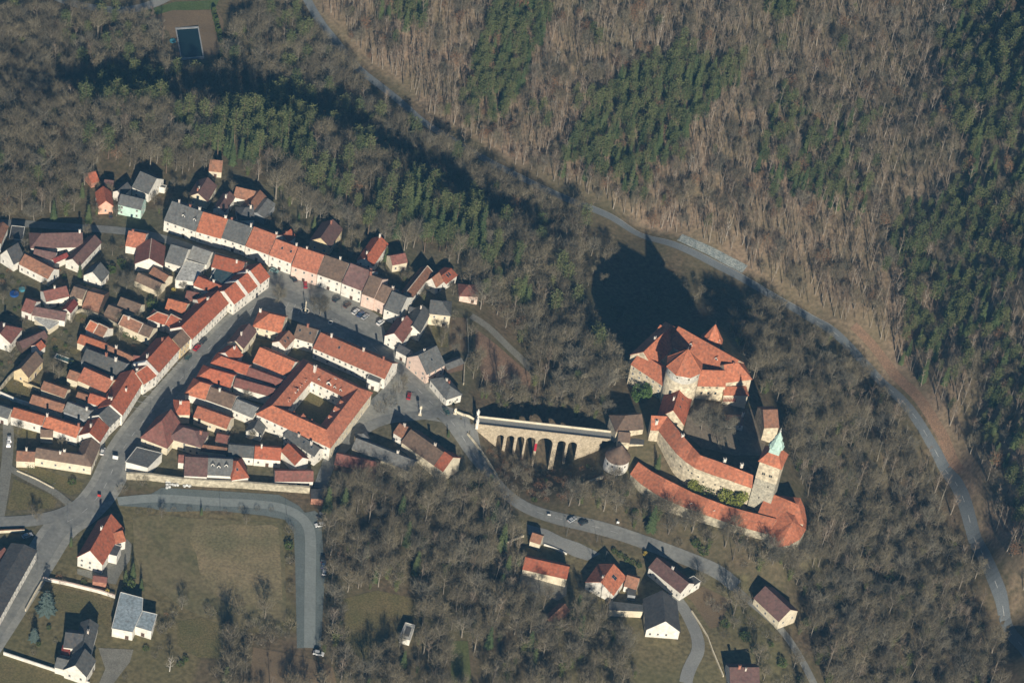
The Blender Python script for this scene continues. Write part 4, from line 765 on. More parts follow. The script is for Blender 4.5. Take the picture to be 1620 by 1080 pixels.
# ------------------------------------------------------------------ walls
def wall_run(name, label, pts, reg, hgt, th, mt, base_off=-1.0, cap=None, cat='wall'):
    q = [UT(px(reg, p), hgt) for p in pts]; c = q[0]
    root = empty(name, (c[0], c[1], c[2]), label, cat); org = world_loc(root)
    for a, b_ in zip(q[:-1], q[1:]):
        t = _unit((b_ - a)[:2]); nn = np.array([-t[1], t[0]]) * th / 2; n_ = max(1, int(np.linalg.norm((b_ - a)[:2]) / 8))
        mb = MB()
        P = [a[:2] - nn, b_[:2] - nn, b_[:2] + nn, a[:2] + nn]; za, zb_ = a[2], b_[2]
        mb.prism(P, [za + base_off, zb_ + base_off, zb_ + base_off, za + base_off], [za + hgt, zb_ + hgt, zb_ + hgt, za + hgt])
        mb.obj('wall_segment', mt, org, root)
        if cap:
            n2 = nn * 1.3; mb = MB(); P = [a[:2] - n2, b_[:2] - n2, b_[:2] + n2, a[:2] + n2]
            mb.prism(P, [za + hgt + 0.01, zb_ + hgt + 0.01, zb_ + hgt + 0.01, za + hgt + 0.01], [za + hgt + 0.2, zb_ + hgt + 0.2, zb_ + hgt + 0.2, za + hgt + 0.2]); mb.obj('coping', cap, org, root)
    return root
wall_run('town_wall', 'old cream rubble town wall below the southern houses', [(0,880),(180,888),(380,915),(600,935),(850,945),(1100,965),(1365,985)], 'Z6', 4.0, 1.0, wmat('stone'), -2)
wall_run('garden_wall', 'white garden wall south of the red roofed villa', [(245,478),(400,510),(570,552),(655,580)], 'C7', 1.8, 0.5, wmat('white'), cap=wmat('pink'))
wall_run('garden_wall', 'cream garden wall along the southwest street', [(248,482),(200,560),(145,660)], 'C7', 1.4, 0.4, wmat('cream'))
wall_run('garden_wall', 'long white garden wall in front of the grey gabled house', [(20,902),(150,945),(310,998),(400,1040),(510,1075)], 'C7', 1.8, 0.5, wmat('white'))
wall_run('garden_wall', 'rust topped wall along the west road', [(-20,212),(60,208),(140,205)], 'C7', 1.6, 0.4, wmat('cream'), cap=rmat('obrown'))
wall_run('garden_wall', 'white wall in the back gardens above the brown shed', [(0,912),(130,970),(255,1010)], 'Z3', 2.2, 0.5, wmat('white'))
wall_run('garden_wall', 'yellowish rubble garden wall beside the yellow gabled house', [(0,880),(70,790),(130,730)], 'Z3', 2.4, 0.6, wmat('stone'))
wall_run('garden_wall', 'curved rubble wall around the weedy north garden', [(610,300),(640,230),(700,205),(860,260),(1010,340)], 'Z3', 1.8, 0.6, wmat('stone'))
wall_run('garden_wall', 'orange tinted wall between two back gardens', [(200,830),(340,885)], 'Z3', 2.2, 0.6, wmat('yellow'))
wall_run('garden_wall', 'dark wall along the wood edge east of the gardens', [(1290,450),(1300,600),(1305,740),(1270,830),(1262,1000)], 'Z8', 1.5, 0.5, wmat('stone'))
wall_run('road_wall', 'stone retaining wall along the road below the bridge', [(195,610),(260,690),(340,800),(420,930),(440,1000)], 'C3', 1.2, 0.7, wmat('stone'), -3)
wall_run('road_wall', 'low pale wall beside the lower road above the orange house', [(380,375),(450,400),(550,445)], 'C5', 1.0, 0.4, wmat('white'))
wall_run('road_wall', 'short pale wall at the bend of the lower road', [(95,365),(160,335),(230,310)], 'C5', 1.2, 0.4, wmat('cream'))
wall_run('lane_wall', 'low kerb wall along the winding village lane', [(640,500),(700,590),(760,690),(800,800),(880,990)], 'C6', 1.0, 0.4, wmat('cream'))
wall_run('forecourt_wall', 'white wall from the low hipped house to the bridge gate', [(1090,375),(1150,400),(1200,412),(1262,450)], 'C4', 1.4, 0.5, wmat('cream'))
wall_run('moat_wall', 'ruined pale wall in the gully below the round bastion', [(1000,1050),(1100,1000),(1200,960),(1255,945)], 'C3', 1.5, 0.6, wmat('stone'))
wall_run('ruined_wall', 'broken pale wall in the wood west of the castle', [(890,168),(1010,160),(1130,150),(1250,130),(1360,112)], 'C3', 2.5, 0.8, wmat('stone'), -3)
wall_run('park_wall', 'white stepped wall at the small park by main street', [(145,775),(300,840),(460,925)], 'Z5', 0.8, 0.4, wmat('cream'))
# ------------------------------------------------------------------ the castle
CR, CW = 'castle', 'castle'
rc = random.Random(5)
building('castle_palace', 'castle palace of joined red roofed ranges around the round keep', 'castle', [
    g('D2', (92,512), (438,742), (330,485), 10, CR, CW, win=3.4, z=2, hip='', go=0.1, maxd=10),
    g('D2', (800,738), (1100,746), (960,582), 11, CR, CW, win=0, z=2, pitch=45, go=0, sky=()),
    g('D2', (1100,702), (1376,668), (1250,500), 12, CR, CW, win=0, z=2, hip='r', pitch=45, go=0),
    g('D2', (490,290), (1130,652), (870,267), 12.5, CR, CW, win=0, z=2, pitch=42, hip='', ch=[(0.98,0.3)], dorm=((0.3,0.22),(0.72,0.22))),
    g('D2', (320,542), (690,190), (390,228), 11.5, CR, CW, win=0, z=2, pitch=42, hip='r', ch=1),
    g('D2', (345,180), (470,260), (440,120), 12, 'orange', CW, win=0, z=2, pitch=40),
], share=False, below=14)
PAL = bpy.data.objects['castle_palace']
def face_windows(root, reg, pts, z_ref, size, me=WIND, facing=None):
    for p in pts:
        q = U(px(reg, p), z_ref); inst('window', me, root, q, facing, (size[0], 1, size[1]))
def win_on(root, P, Q, fr, size, me=None):
    """windows on the wall line P->Q (xy) at (along, z) places"""
    P, Q = np.asarray(P), np.asarray(Q); t = _unit(Q - P); nn = np.array([t[1], -t[0]])
    if nn[1] > 0: nn = -nn
    for u, z in fr:
        c = P + (Q - P) * u + nn * 0.06; inst('window', me or WIN, root, (c[0], c[1], z), math.atan2(t[1], t[0]), (size[0], 1, size[1]))
_b = solve(g('D2', (800,738), (1100,746), (960,582), 11, CR, CW, z=2, pitch=45)); FOOT.pop()
win_on(PAL, _b.at(0, 0), _b.at(1, 0), [(0.2, 11.4), (0.45, 11.4), (0.7, 11.4)], (1.3, 0.8), WIND)
win_on(PAL, _b.at(0, 0), _b.at(1, 0), [(0.2, 7.2), (0.45, 7.2), (0.7, 7.2)], (1.3, 1.8), WIND)
# balcony wing with red balustrade
building('balcony_wing', 'low castle wing with red roof and red arcaded balcony', 'castle wing', [g('D2', (1080,838), (1340,842), (1280,760), 7, CR, 'cream', z=2, win=0, pitch=32, hip='r')], below=10)
_bw = solve(g('D2', (1080,838), (1340,842), (1280,760), 7, CR, 'cream', z=2, pitch=32)); FOOT.pop()
_r = bpy.data.objects['balcony_wing']; mb = MB(); _t = _bw.ex; _n2 = -_bw.ey; _ang = math.atan2(_t[1], _t[0])
_o = world_loc(_r); _p0 = _bw.at(0.0, 0) ; _L = _bw.L * 0.52
def _balc(name, boxes, mt):
    mb = MB()
    for (u0, v0, z0, u1, v1, z1) in boxes:
        P = [_p0 + _t * u0 + _n2 * v0, _p0 + _t * u1 + _n2 * v0, _p0 + _t * u1 + _n2 * v1, _p0 + _t * u0 + _n2 * v1]; mb.prism(P, z0, z1)
    return mb.obj(name, mt, _o, _r)
M_RED = mat('red_timber', (0.30, 0.06, 0.04), (0.22, 0.05, 0.035), rough=0.7)
_balc('balcony_floor', [(0, 0.05, 5.3, _L, 1.6, 5.6)], wmat('cream')); _balc('balcony_rail', [(0, 1.5, 6.5, _L, 1.7, 6.75)], M_RED)
for i in range(9): _balc('baluster', [(_L * i / 8.5, 1.5, 5.6, _L * i / 8.5 + 0.25, 1.7, 8.3)], M_RED)
# round keep
def keep():
    ce = U((985 + 662 / 6.752, 500 + 518 / 6.752), 27.0); c = ce[:2]; r = 8.2; ze = 27.0
    root = empty('castle_keep', (c[0], c[1], 2), 'massive round stone castle keep with polygonal red cone roof', 'tower'); org = world_loc(root)
    mb = MB(); mb.cone(c, r * 1.05, -6, r, ze - 5.5, 32); mb.obj('shaft', wmat('castle'), org, root, True)
    mb = MB(); mb.cone(c, r, ze - 5.48, r, ze - 3.2, 32, 0); mb.cone(c, r + 0.18, ze - 3.2, r + 0.18, ze, 32, 0); mb.obj('parapet_band', mat('pale_plaster', (0.66, 0.64, 0.56), (0.45, 0.42, 0.34), scale=1.2, fine_amt=0.2), org, root)
    ap = ze + 10.2; a0 = 0.39
    mb = MB(); n_ = 8; R1 = r + 1.3
    A = [a0 + 2 * math.pi * i / n_ for i in range(n_)]; B0 = [(c[0] + R1 * math.cos(a), c[1] + R1 * math.sin(a)) for a in A]
    mb.add([(*q, ze + 0.05) for q in B0] + [(c[0], c[1], ap)] + [(*q, ze - 0.25) for q in B0], [(i, (i + 1) % n_, n_) for i in range(n_)] + [(i, n_ + 1 + i, n_ + 1 + (i + 1) % n_, (i + 1) % n_) for i in range(n_)] + [tuple(range(2 * n_, n_, -1))])
    rf = mb.obj('roof', rmat(CR), org, root)
    mb = MB()
    for i in range(n_): bar(mb, (*B0[i], ze + 0.1), (c[0], c[1], ap + 0.05), 0.12)
    mb.obj('hip_cap', mat('hip_tile', (0.55, 0.2, 0.1)), org, rf)
    mb = MB(); mb.cone(c, 0.25, ap - 0.3, 0.05, ap + 1.6, 6); mb.obj('finial', M_GUT, org, rf)
    for a, z in ((-1.9, 24.2), (-1.2, 24.2), (-0.6, 24.2), (-2.5, 24.2), (-1.6, 16)):
        inst('window', WIND, root, (c[0] + (r + 0.2) * math.cos(a), c[1] + (r + 0.2) * math.sin(a), z), a + math.pi / 2, (0.9, 1, 1.1))
    FOOT.append([(c[0] + 8 * math.cos(q), c[1] + 8 * math.sin(q)) for q in np.linspace(0, 6, 9)])
keep()
# NE turret
def turret():
    ce = U((985 + 955 / 6.752, 500 + 245 / 6.752), 15.0); c = ce[:2]; root = empty('corner_turret', (c[0], c[1], 0), 'castle corner turret with steep red tent roof and white dormers', 'tower'); org = world_loc(root)
    mb = MB(); mb.cone(c, 5.2, -24, 5.2, 14, 8, a0=0.3); mb.obj('wall', wmat('castle'), org, root)
    mb = MB(); mb.cone(c, 6.0, 14.05, 0.1, 25.0, 8, a0=0.3); rf = mb.obj('roof', rmat(CR), org, root)
    mb = MB(); mb.cone(c, 0.2, 24.8, 0.04, 27.5, 6); mb.obj('finial', M_DARK, org, rf)
    DORM.setdefault(CR, _dormer(CR))
    for a in (-2.1, -0.7): inst('dormer', DORM[CR], rf, (c[0] + 4.4 * math.cos(a), c[1] + 4.4 * math.sin(a), 16.0), a + math.pi / 2, (0.9, 0.8, 1.0))
turret()
# gate wing in the middle
building('gate_wing', 'steep red roofed gate wing with white gable beside the keep', 'castle wing', [g('C1', (637,820), (692,636), (578,662), 8, 'red', CW, z=2, win=0, pitch=48, ch=[(0.9,0.6),(0.45,0.6)], sky=((0.35,0.3),(0.65,0.3)), go=0.05)], below=8)
building('gatehouse', 'castle gatehouse with brown hipped roofs at the bridge head', 'gatehouse', [g('D4', (125,432), (482,398), (330,222), 6, 'brown', CW, z=0.5, win=0, hip='l', pitch=38), g('D4', (150,560), (300,575), (205,445), 4.5, 'brown', CW, z=0, win=0, pitch=38), fl('D4', [(280,600),(480,605),(490,500),(300,540)], 3, 'dgrey', CW, win=0, z=-1, rim=0)], share=False, below=10)
def round_bastion():
    c = U((700 + 1362 / 4.91, 560 + 792 / 4.91), 2.0)[:2]; r = 5.8; root = empty('round_bastion', (c[0], c[1], -7), 'white round bastion with shallow brown cone roof at the bridge', 'tower'); org = world_loc(root)
    mb = MB(); mb.cone(c, r + 0.5, -14, r, 2, 28); mb.obj('wall', wmat('white'), org, root, True)
    ap = (c[0] + 1.0, c[1] + 2.5); mb = MB(); mb.cone(c, r + 0.5, 2.02, 0.1, 7.2, 28, c1=ap); rf = mb.obj('roof', rmat('brown'), org, root)
    for a in (-2.4, -1.9, -1.3, -0.8): inst('window', WIND, root, (c[0] + (r + 0.1) * math.cos(a), c[1] + (r + 0.1) * math.sin(a), -0.8), a + math.pi / 2, (0.9, 1, 1.2))
    FOOT.append([(c[0] + 7 * math.cos(q), c[1] + 7 * math.sin(q)) for q in np.linspace(0, 6, 9)])
round_bastion()
# curved ranges: single-pitch roof behind a long wall
def curved_range(name, label, reg, eave, inner, ze, zr, zb, roofm, wallm, thick=0.3, wins=(), cat='castle wing'):
    E_ = [U(px(reg, p), ze)[:2] for p in eave]; I_ = [U(px(reg, p), zr)[:2] for p in inner]
    n_ = len(E_); c = E_[n_ // 2]; root = empty(name, (c[0], c[1], zb + 3), label, cat); org = world_loc(root)
    for i in range(n_ - 1):
        P = [E_[i], E_[i + 1], I_[i + 1], I_[i]]
        ar = sum(P[a][0] * P[(a + 1) % 4][1] - P[(a + 1) % 4][0] * P[a][1] for a in range(4)); ordr = [0, 1, 2, 3] if ar > 0 else [3, 2, 1, 0]
        zt = [ze, ze, zr, zr]; mb = MB(); mb.prism([P[a] for a in ordr], zb, [zt[a] - 0.02 for a in ordr]); mb.obj('wall', wallm, org, root)
        up = []
        for a in range(4):
            o_ = P[a]; d = _unit(P[(3, 2, 1, 0)[a]] - P[a]); up.append(o_ - d * (0.5 if a < 2 else 0.15))
        sl_ = (zr - ze) / max(0.1, np.linalg.norm(P[3] - P[0])); zt2 = [ze - 0.5 * sl_, ze - 0.5 * sl_, zr + .1, zr + .1]
        mb = MB(); mb.prism([up[a] for a in ordr], [zt2[a] + 0.03 for a in ordr], [zt2[a] + 0.03 + thick for a in ordr]); mb.obj('roof', roofm, org, root)
        FOOT.append(P)
        for (s_, u, dz) in wins:
            if s_ == i:
                t = _unit(E_[i + 1] - E_[i]); nn = np.array([t[1], -t[0]]); nn = nn if nn[1] < 0 else -nn
                q = E_[i] + (E_[i + 1] - E_[i]) * u + nn * 0.06; inst('window', WIND, root, (q[0], q[1], ze + dz), math.atan2(t[1], t[0]), (0.9, 1, 1.1))
    return root
curved_range('curtain_range', 'curved castle range with red roof above the tall stone inner wall', 'C2',
    [(312,172),(372,178),(435,262),(500,342),(560,395),(625,438),(760,490),(900,535),(1035,582)], [(315,82),(430,88),(485,160),(545,232),(605,300),(665,365),(790,408),(920,458),(1045,508)],
    10.0, 14.6, -9.0, rmat(CR), wmat('castle'), wins=((2,0.6,-6),(3,0.7,-6),(4,0.5,-5),(4,0.9,-5.5),(5,0.3,-6),(5,0.6,-8),(6,0.2,-7),(6,0.5,-7),(6,0.75,-8),(7,0.4,-7),(2,0.3,-12),(7,0.8,-6)))
curved_range('outer_ward_range', 'long outer castle range with low red roof following the slope', 'C2',
    [(170,488),(250,560),(370,640),(460,685),(560,725),(680,768),(800,810),(920,850),(1040,885),(1150,915)], [(222,412),(310,475),(420,535),(520,585),(610,630),(720,675),(840,720),(960,755),(1080,785),(1210,818)],
    -2.0, 1.6, -16.0, rmat(CR), wmat('stone'))
DORM.setdefault(CR, _dormer(CR))
for _p in ((600,705),(765,758),(980,820)):
    _q = U(px('C2', _p), -0.6); inst('dormer', DORM[CR], bpy.data.objects['outer_ward_range'], (_q[0], _q[1], -1.1), 0.25, (0.9, 0.7, 0.7))
for _p, _z in (((535,240),13.2),((835,412),13.2),((955,448),13.2),((350,140),11.5)):
    _q = U(px('C2', _p), _z); inst('chimney', CHIM[0], bpy.data.objects['curtain_range'], _q, 0.3, (1.3, 1.1, 3.0))
def end_bastion():
    ze, zr = -2.2, 3.0
    pe = [(350,905),(470,945),(620,920),(770,835),(855,700),(865,560),(820,450),(745,350)]
    E_ = [U(px('D5', p), ze)[:2] for p in pe]; ap = U(px('D5', (660,610)), 2.6)
    root = empty('end_bastion', (ap[0], ap[1], -12), 'rounded castle end bastion with polygonal red roof on a rubble base', 'tower'); org = world_loc(root)
    c = ap[:2]; ring = E_ + [U(px('D5', (410,215)), 3.0)[:2], U(px('D5', (330,770)), ze)[:2]]
    P = [c + (q - c) * 0.95 for q in ring]; ar = sum(P[i][0] * P[(i + 1) % len(P)][1] - P[(i + 1) % len(P)][0] * P[i][1] for i in range(len(P))); 
    mb = MB(); mb.prism(P if ar > 0 else P[::-1], -24, ze - 0.3); mb.obj('wall', wmat('stone'), org, root)
    zz = [ze] * len(E_) + [3.4, ze]
    zz[7] = 2.5; zz[6] = 0.5
    for i in range(len(ring)):
        j = (i + 1) % len(ring); T = [(*ring[i], zz[i]), (*ring[j], zz[j]), (*c, 3.6)]
        mesh_obj('roof', [(x, y, z + 0.3) for x, y, z in T] + T, [(0,1,2),(5,4,3),(0,3,4,1),(1,4,5,2),(2,5,3,0)], rmat(CR), org, root)
    FOOT.append(ring)
end_bastion()
curved_range('inner_bastion_range', 'red roofed range joining bell tower and end bastion', 'D5', [(180,440),(400,500),(600,560),(820,610)], [(300,180),(415,215),(600,290),(748,352)], 1.5, 6.5, -14, rmat(CR), wmat('stone'))
def bell_tower():
    zE = 27.5; corners = [U(px('D1', p), zE)[:2] for p in ((285,462), (542,555), (612,455))]
    ex = _unit(corners[1] - corners[0]); ey = np.array([-ex[1], ex[0]]); W = 10.2; p0 = corners[0]
    c = p0 + ex * W / 2 + ey * W / 2; sq = lambda hw: [c + ex * a * hw + ey * b_ * hw for a, b_ in ((-1, -1), (1, -1), (1, 1), (-1, 1))]
    root = empty('bell_tower', (c[0], c[1], -8), 'tall square stone bell tower with red roof and pale green copper spire', 'tower'); org = world_loc(root); hw = W / 2
    def fr(name, r0, z0, r1, z1, mt, par=root, cap=True):
        a, b_ = sq(r0), sq(r1); mb = MB(); mb.add([(*q, z0) for q in a] + [(*q, z1) for q in b_], [(0,1,5,4),(1,2,6,5),(2,3,7,6),(3,0,4,7),(3,2,1,0),(4,5,6,7)]); return mb.obj(name, mt, org, par)
    fr('shaft', hw * 1.08, -18, hw, 17.0, mat('grey_rubble', (0.47, 0.43, 0.32), (0.30, 0.28, 0.22), scale=1.6, fine=5, fine_amt=0.3))
    fr('belfry', hw * 1.015, 17.01, hw * 1.0, zE, wmat('castle')); fr('cornice', hw * 1.05, zE + 0.01, hw * 1.08, zE + 0.5, wmat('cream'))
    rf = fr('roof', hw * 1.16, zE + 0.52, hw * 0.46, zE + 5.5, rmat(CR))
    M_COP = mat('green_copper', (0.50, 0.66, 0.56), (0.40, 0.56, 0.48), rough=0.6, scale=2)
    sp = fr('spire_base', hw * 0.52, zE + 4.4, hw * 0.46, zE + 8.2, M_COP)
    rr = [(0.54, 8.21), (0.56, 8.6), (0.44, 9.6), (0.40, 10.8), (0.27, 12.2), (0.25, 13.2), (0.30, 13.4), (0.28, 13.9), (0.16, 15.2), (0.09, 16.6), (0.03, 17.6)]
    mb = MB()
    for (r0, z0), (r1, z1) in zip(rr[:-1], rr[1:]): mb.cone(c, r0 * hw * 1.35, zE + z0, r1 * hw * 1.35, zE + z1, 8, a0=math.atan2(ex[1], ex[0]) + math.pi / 8)
    mb.obj('spire', M_COP, org, root); mb = MB(); mb.cone(c, 0.45, zE + 17.6, 0.45, zE + 18.3, 8); mb.cone(c, 0.1, zE + 18.3, 0.05, zE + 20.2, 6); mb.cone(c, 0.3, zE + 19.2, 0.3, zE + 19.5, 6); mb.obj('finial', mat('pale_metal', (0.7, 0.68, 0.6), rough=0.4), org, root)
    for a, b_ in ((-1, -1), (1, -1), (1, 1), (-1, 1)):
        q = c + ex * a * hw * 0.5 + ey * b_ * hw * 0.5; mb = MB(); mb.cone(q, 0.3, zE + 8.2, 0.05, zE + 10, 6); mb.obj('pinnacle', M_COP, org, sp)
    f0, f1 = c - ex * hw - ey * hw * 1.02, c + ex * hw - ey * hw * 1.02
    win_on(root, f0, f1, [(0.28, 20.3), (0.36, 20.3), (0.62, 20.3), (0.7, 20.3)], (0.75, 1.7), WIND); win_on(root, f0, f1, [(0.68, 13.5), (0.4, 5.0)], (0.7, 1.4), WIND)
    g0, g1 = c + ex * hw * 1.02 - ey * hw, c + ex * hw * 1.02 + ey * hw
    for u, z in ((0.4, 20.3), (0.6, 20.3)):
        q = g0 + (g1 - g0) * u; inst('window', WIND, root, (q[0] + ex[0] * 0.06, q[1] + ex[1] * 0.06, z), math.atan2(ey[1], ey[0]), (0.75, 1, 1.7))
    FOOT.append(sq(hw * 1.1))
bell_tower()
building('castle_hall', 'castle hall with plain brown roof and ivy wall east of the courtyard', 'castle wing', [g('C1', (1212,836), (1314,834), (1228,712), 6, 'obrown', CW, z=1, win=0, pitch=34)], below=12)
building('courtyard_loggia', 'small brown roofed loggia with white columns in the castle courtyard', 'castle wing', [g('C1', (940,812), (1062,816), (1010,758), 3.2, 'obrown', 'white', z=2, win=2.2, ch=[(0.95,0.5)])])

# ------------------------------------------------------------------ stone arch bridge
def bridge():
    zd = 1.0                                             # parapet top
    a = U(px('D3', (95,252)), zd)[:2]; b_ = U(px('D3', (1330,392)), zd)[:2]; t = _unit(b_ - a); nn = np.array([-t[1], t[0]]); L = np.linalg.norm(b_ - a); Wd = 6.0
    root = empty('stone_bridge', (*a, -8), 'pale stone arched bridge leading to the castle gatehouse', 'bridge'); org = world_loc(root)
    MS = mat('bridge_stone', (0.5, 0.42, 0.3), (0.34, 0.28, 0.19), scale=1.6, fine=5, fine_amt=0.28)
    def on(u): return a + t * u
    # arch centres along the front parapet, measured on the near face
    cx = []
    for p, z in (((328,352),-4.4),((428,365),-4.2),((528,378),-4),((628,388),-3.8),((772,402),-3.2),((932,425),-3.8),((1040,437),-3.8)):
        q = U(px('D3', p), z)[:2]; cx.append((q - a) @ t)
    wd = [3.3, 3.7, 3.5, 4.5, 7.4, 4.0, 4.3]; cr = [-4.4, -4.2, -4.0, -3.8, -3.2, -3.8, -3.8]
    zs = -3.6
    def slab(name, poly_uz, v0, v1, par=root, mt=MS):
        n_ = len(poly_uz); A = [(*(on(u) + nn * v0), z) for u, z in poly_uz]; B = [(*(on(u) + nn * v1), z) for u, z in poly_uz]
        return mesh_obj(name, A + B, [tuple(range(n_)), tuple(range(2 * n_ - 1, n_ - 1, -1))] + [(i, n_ + i, n_ + (i + 1) % n_, (i + 1) % n_) for i in range(n_)], mt, org, par)
    edges = [0.0]
    for c_, w_ in zip(cx, wd): edges += [c_ - w_ / 2, c_ + w_ / 2]
    edges.append(L)
    ztop = -0.6
    for i in range(0, len(edges), 2):                    # piers and abutments
        u0, u1 = edges[i], edges[i + 1]
        if u1 - u0 < 0.5: m_ = (u0 + u1) / 2; u0, u1 = m_ - 0.4, m_ + 0.4
        slab('pier', [(u0, -24), (u1, -24), (u1, ztop), (u0, ztop)], 0.0, Wd)
    for c_, w_, k0 in zip(cx, wd, cr):                   # arch spandrels
        r = w_ / 2; zs = k0 - r; A = [math.pi - math.pi * j / 14 for j in range(15)]; top = ztop - 1.2
        k_ = min(1.0, 2.9 / r) if r > 3 else 1.0
        slab('arch', [(c_ - r, ztop), (c_ - r, zs)][::1] + [(c_ + r * math.cos(q), zs + r * math.sin(q)) for q in A[1:-1]] + [(c_ + r, zs), (c_ + r, ztop)], 0.02, Wd - 0.02)
    slab('deck', [(-1, ztop + 0.01), (L + 8, ztop + 0.01), (L + 8, ztop + 0.5), (-1, ztop + 0.5)], 0.3, Wd - 0.3, mt=M_ASPH2)
    slab('parapet', [(-1, ztop + 0.01), (L + 4, ztop + 0.01), (L + 4, zd), (-1, zd)], -0.1, 0.28); slab('parapet', [(-1, ztop + 0.01), (L + 4, ztop + 0.01), (L + 4, zd), (-1, zd)], Wd - 0.28, Wd + 0.1, mt=wmat('cream'))
    for u in (0.0,):
        for v in (0.0, Wd):
            q = on(u) + nn * v; mb = MB(); mb.box((q[0] - 0.6, q[1] - 0.6, -2), (q[0] + 0.6, q[1] + 0.6, 3.2)); mb.box((q[0] - 0.8, q[1] - 0.8, 3.2), (q[0] + 0.8, q[1] + 0.8, 3.5)); mb.cone(q, 0.5, 3.5, 0.2, 5.2, 8); mb.obj('gate_pillar', wmat('white'), org, root)
    FOOT.append([on(0), on(L), on(L) + nn * Wd, on(0) + nn * Wd])
    # red banner hanging on the fourth pier
    q0 = (edges[8] + edges[9]) / 2; mb = MB()
    P = [on(q0 - 0.55) - nn * 0.12, on(q0 + 0.55) - nn * 0.12, on(q0 + 0.55) - nn * 0.06, on(q0 - 0.55) - nn * 0.06]
    mb.prism(P, -12.5, -7.5); tag(mb.obj('banner', mat('red_cloth', (0.45, 0.03, 0.05)), (*P[0], -12.5)), 'long red banner hanging on a bridge pier', 'banner')
bridge()
# ------------------------------------------------------------------ trees
TWIG = tree_mat('winter_twigs', (0.095, 0.08, 0.053), (0.205, 0.175, 0.112)); TWIGH = tree_mat('beech_twigs', (0.14, 0.105, 0.074), (0.27, 0.205, 0.142)); BARKH = tree_mat('beech_bark', (0.17, 0.145, 0.115), (0.33, 0.285, 0.225)); PALE = tree_mat('grove_pale_bark', (0.2, 0.18, 0.14), (0.34, 0.31, 0.245)); BARKD = tree_mat('dark_bark', (0.07, 0.06, 0.05), (0.14, 0.115, 0.09)); BARK = tree_mat('pale_bark', (0.17, 0.145, 0.115), (0.27, 0.235, 0.185))  # slender grove trunks get a paler bark of their own
TWIG2 = tree_mat('grey_twigs', (0.10, 0.092, 0.068), (0.2, 0.18, 0.13))
IVY = tree_mat('ivy_leaves', (0.085, 0.105, 0.032), (0.14, 0.155, 0.055)); RUST = tree_mat('dead_oak_leaves', (0.21, 0.105, 0.055), (0.28, 0.15, 0.08))
NEED = tree_mat('spruce_needles', (0.05, 0.08, 0.033), (0.10, 0.125, 0.05)); NEED2 = tree_mat('pine_needles', (0.075, 0.10, 0.04), (0.135, 0.15, 0.06))
BLUE = tree_mat('blue_spruce_needles', (0.09, 0.125, 0.11), (0.12, 0.16, 0.14)); YEL = tree_mat('golden_needles', (0.36, 0.27, 0.05), (0.42, 0.33, 0.08))
FBARK = tree_mat('conifer_bark', (0.13, 0.09, 0.065), (0.2, 0.14, 0.1)); SHRUB = tree_mat('evergreen_shrub', (0.05, 0.075, 0.02), (0.085, 0.11, 0.035)); BRIGHT = tree_mat('yellow_green_shrub', (0.17, 0.19, 0.035), (0.22, 0.235, 0.05))
BIRCH = tree_mat('birch_bark', (0.5, 0.46, 0.4), (0.6, 0.56, 0.5))
def tube(V_, F_, pts, radii, n_=4):
    base = len(V_); N = len(pts)
    for i, (p, r) in enumerate(zip(pts, radii)):
        d = _unit(pts[min(i + 1, N - 1)] - pts[max(i - 1, 0)]); s = np.cross(d, [0.3, 0.9, 0.1]); s = _unit(s); u = np.cross(d, s)
        for j in range(n_):
            a = 2 * math.pi * j / n_; V_.append(p + (s * math.cos(a) + u * math.sin(a)) * r)
    for i in range(N - 1):
        for j in range(n_):
            F_.append((base + i * n_ + j, base + i * n_ + (j + 1) % n_, base + (i + 1) * n_ + (j + 1) % n_, base + (i + 1) * n_ + j))
def mk(name, V_, F_, mt):
    me = bpy.data.meshes.new(name); me.from_pydata([tuple(v) for v in V_], [], F_); me.materials.append(mt); me.update(); return me
def blade(V_, F_, p, d, ln, wd, r):
    s = np.cross(d, r.normal(size=3)); s = _unit(s); b0 = len(V_)
    V_ += [p - s * wd, p + s * wd, p + d * ln]; F_.append((b0, b0 + 1, b0 + 2))
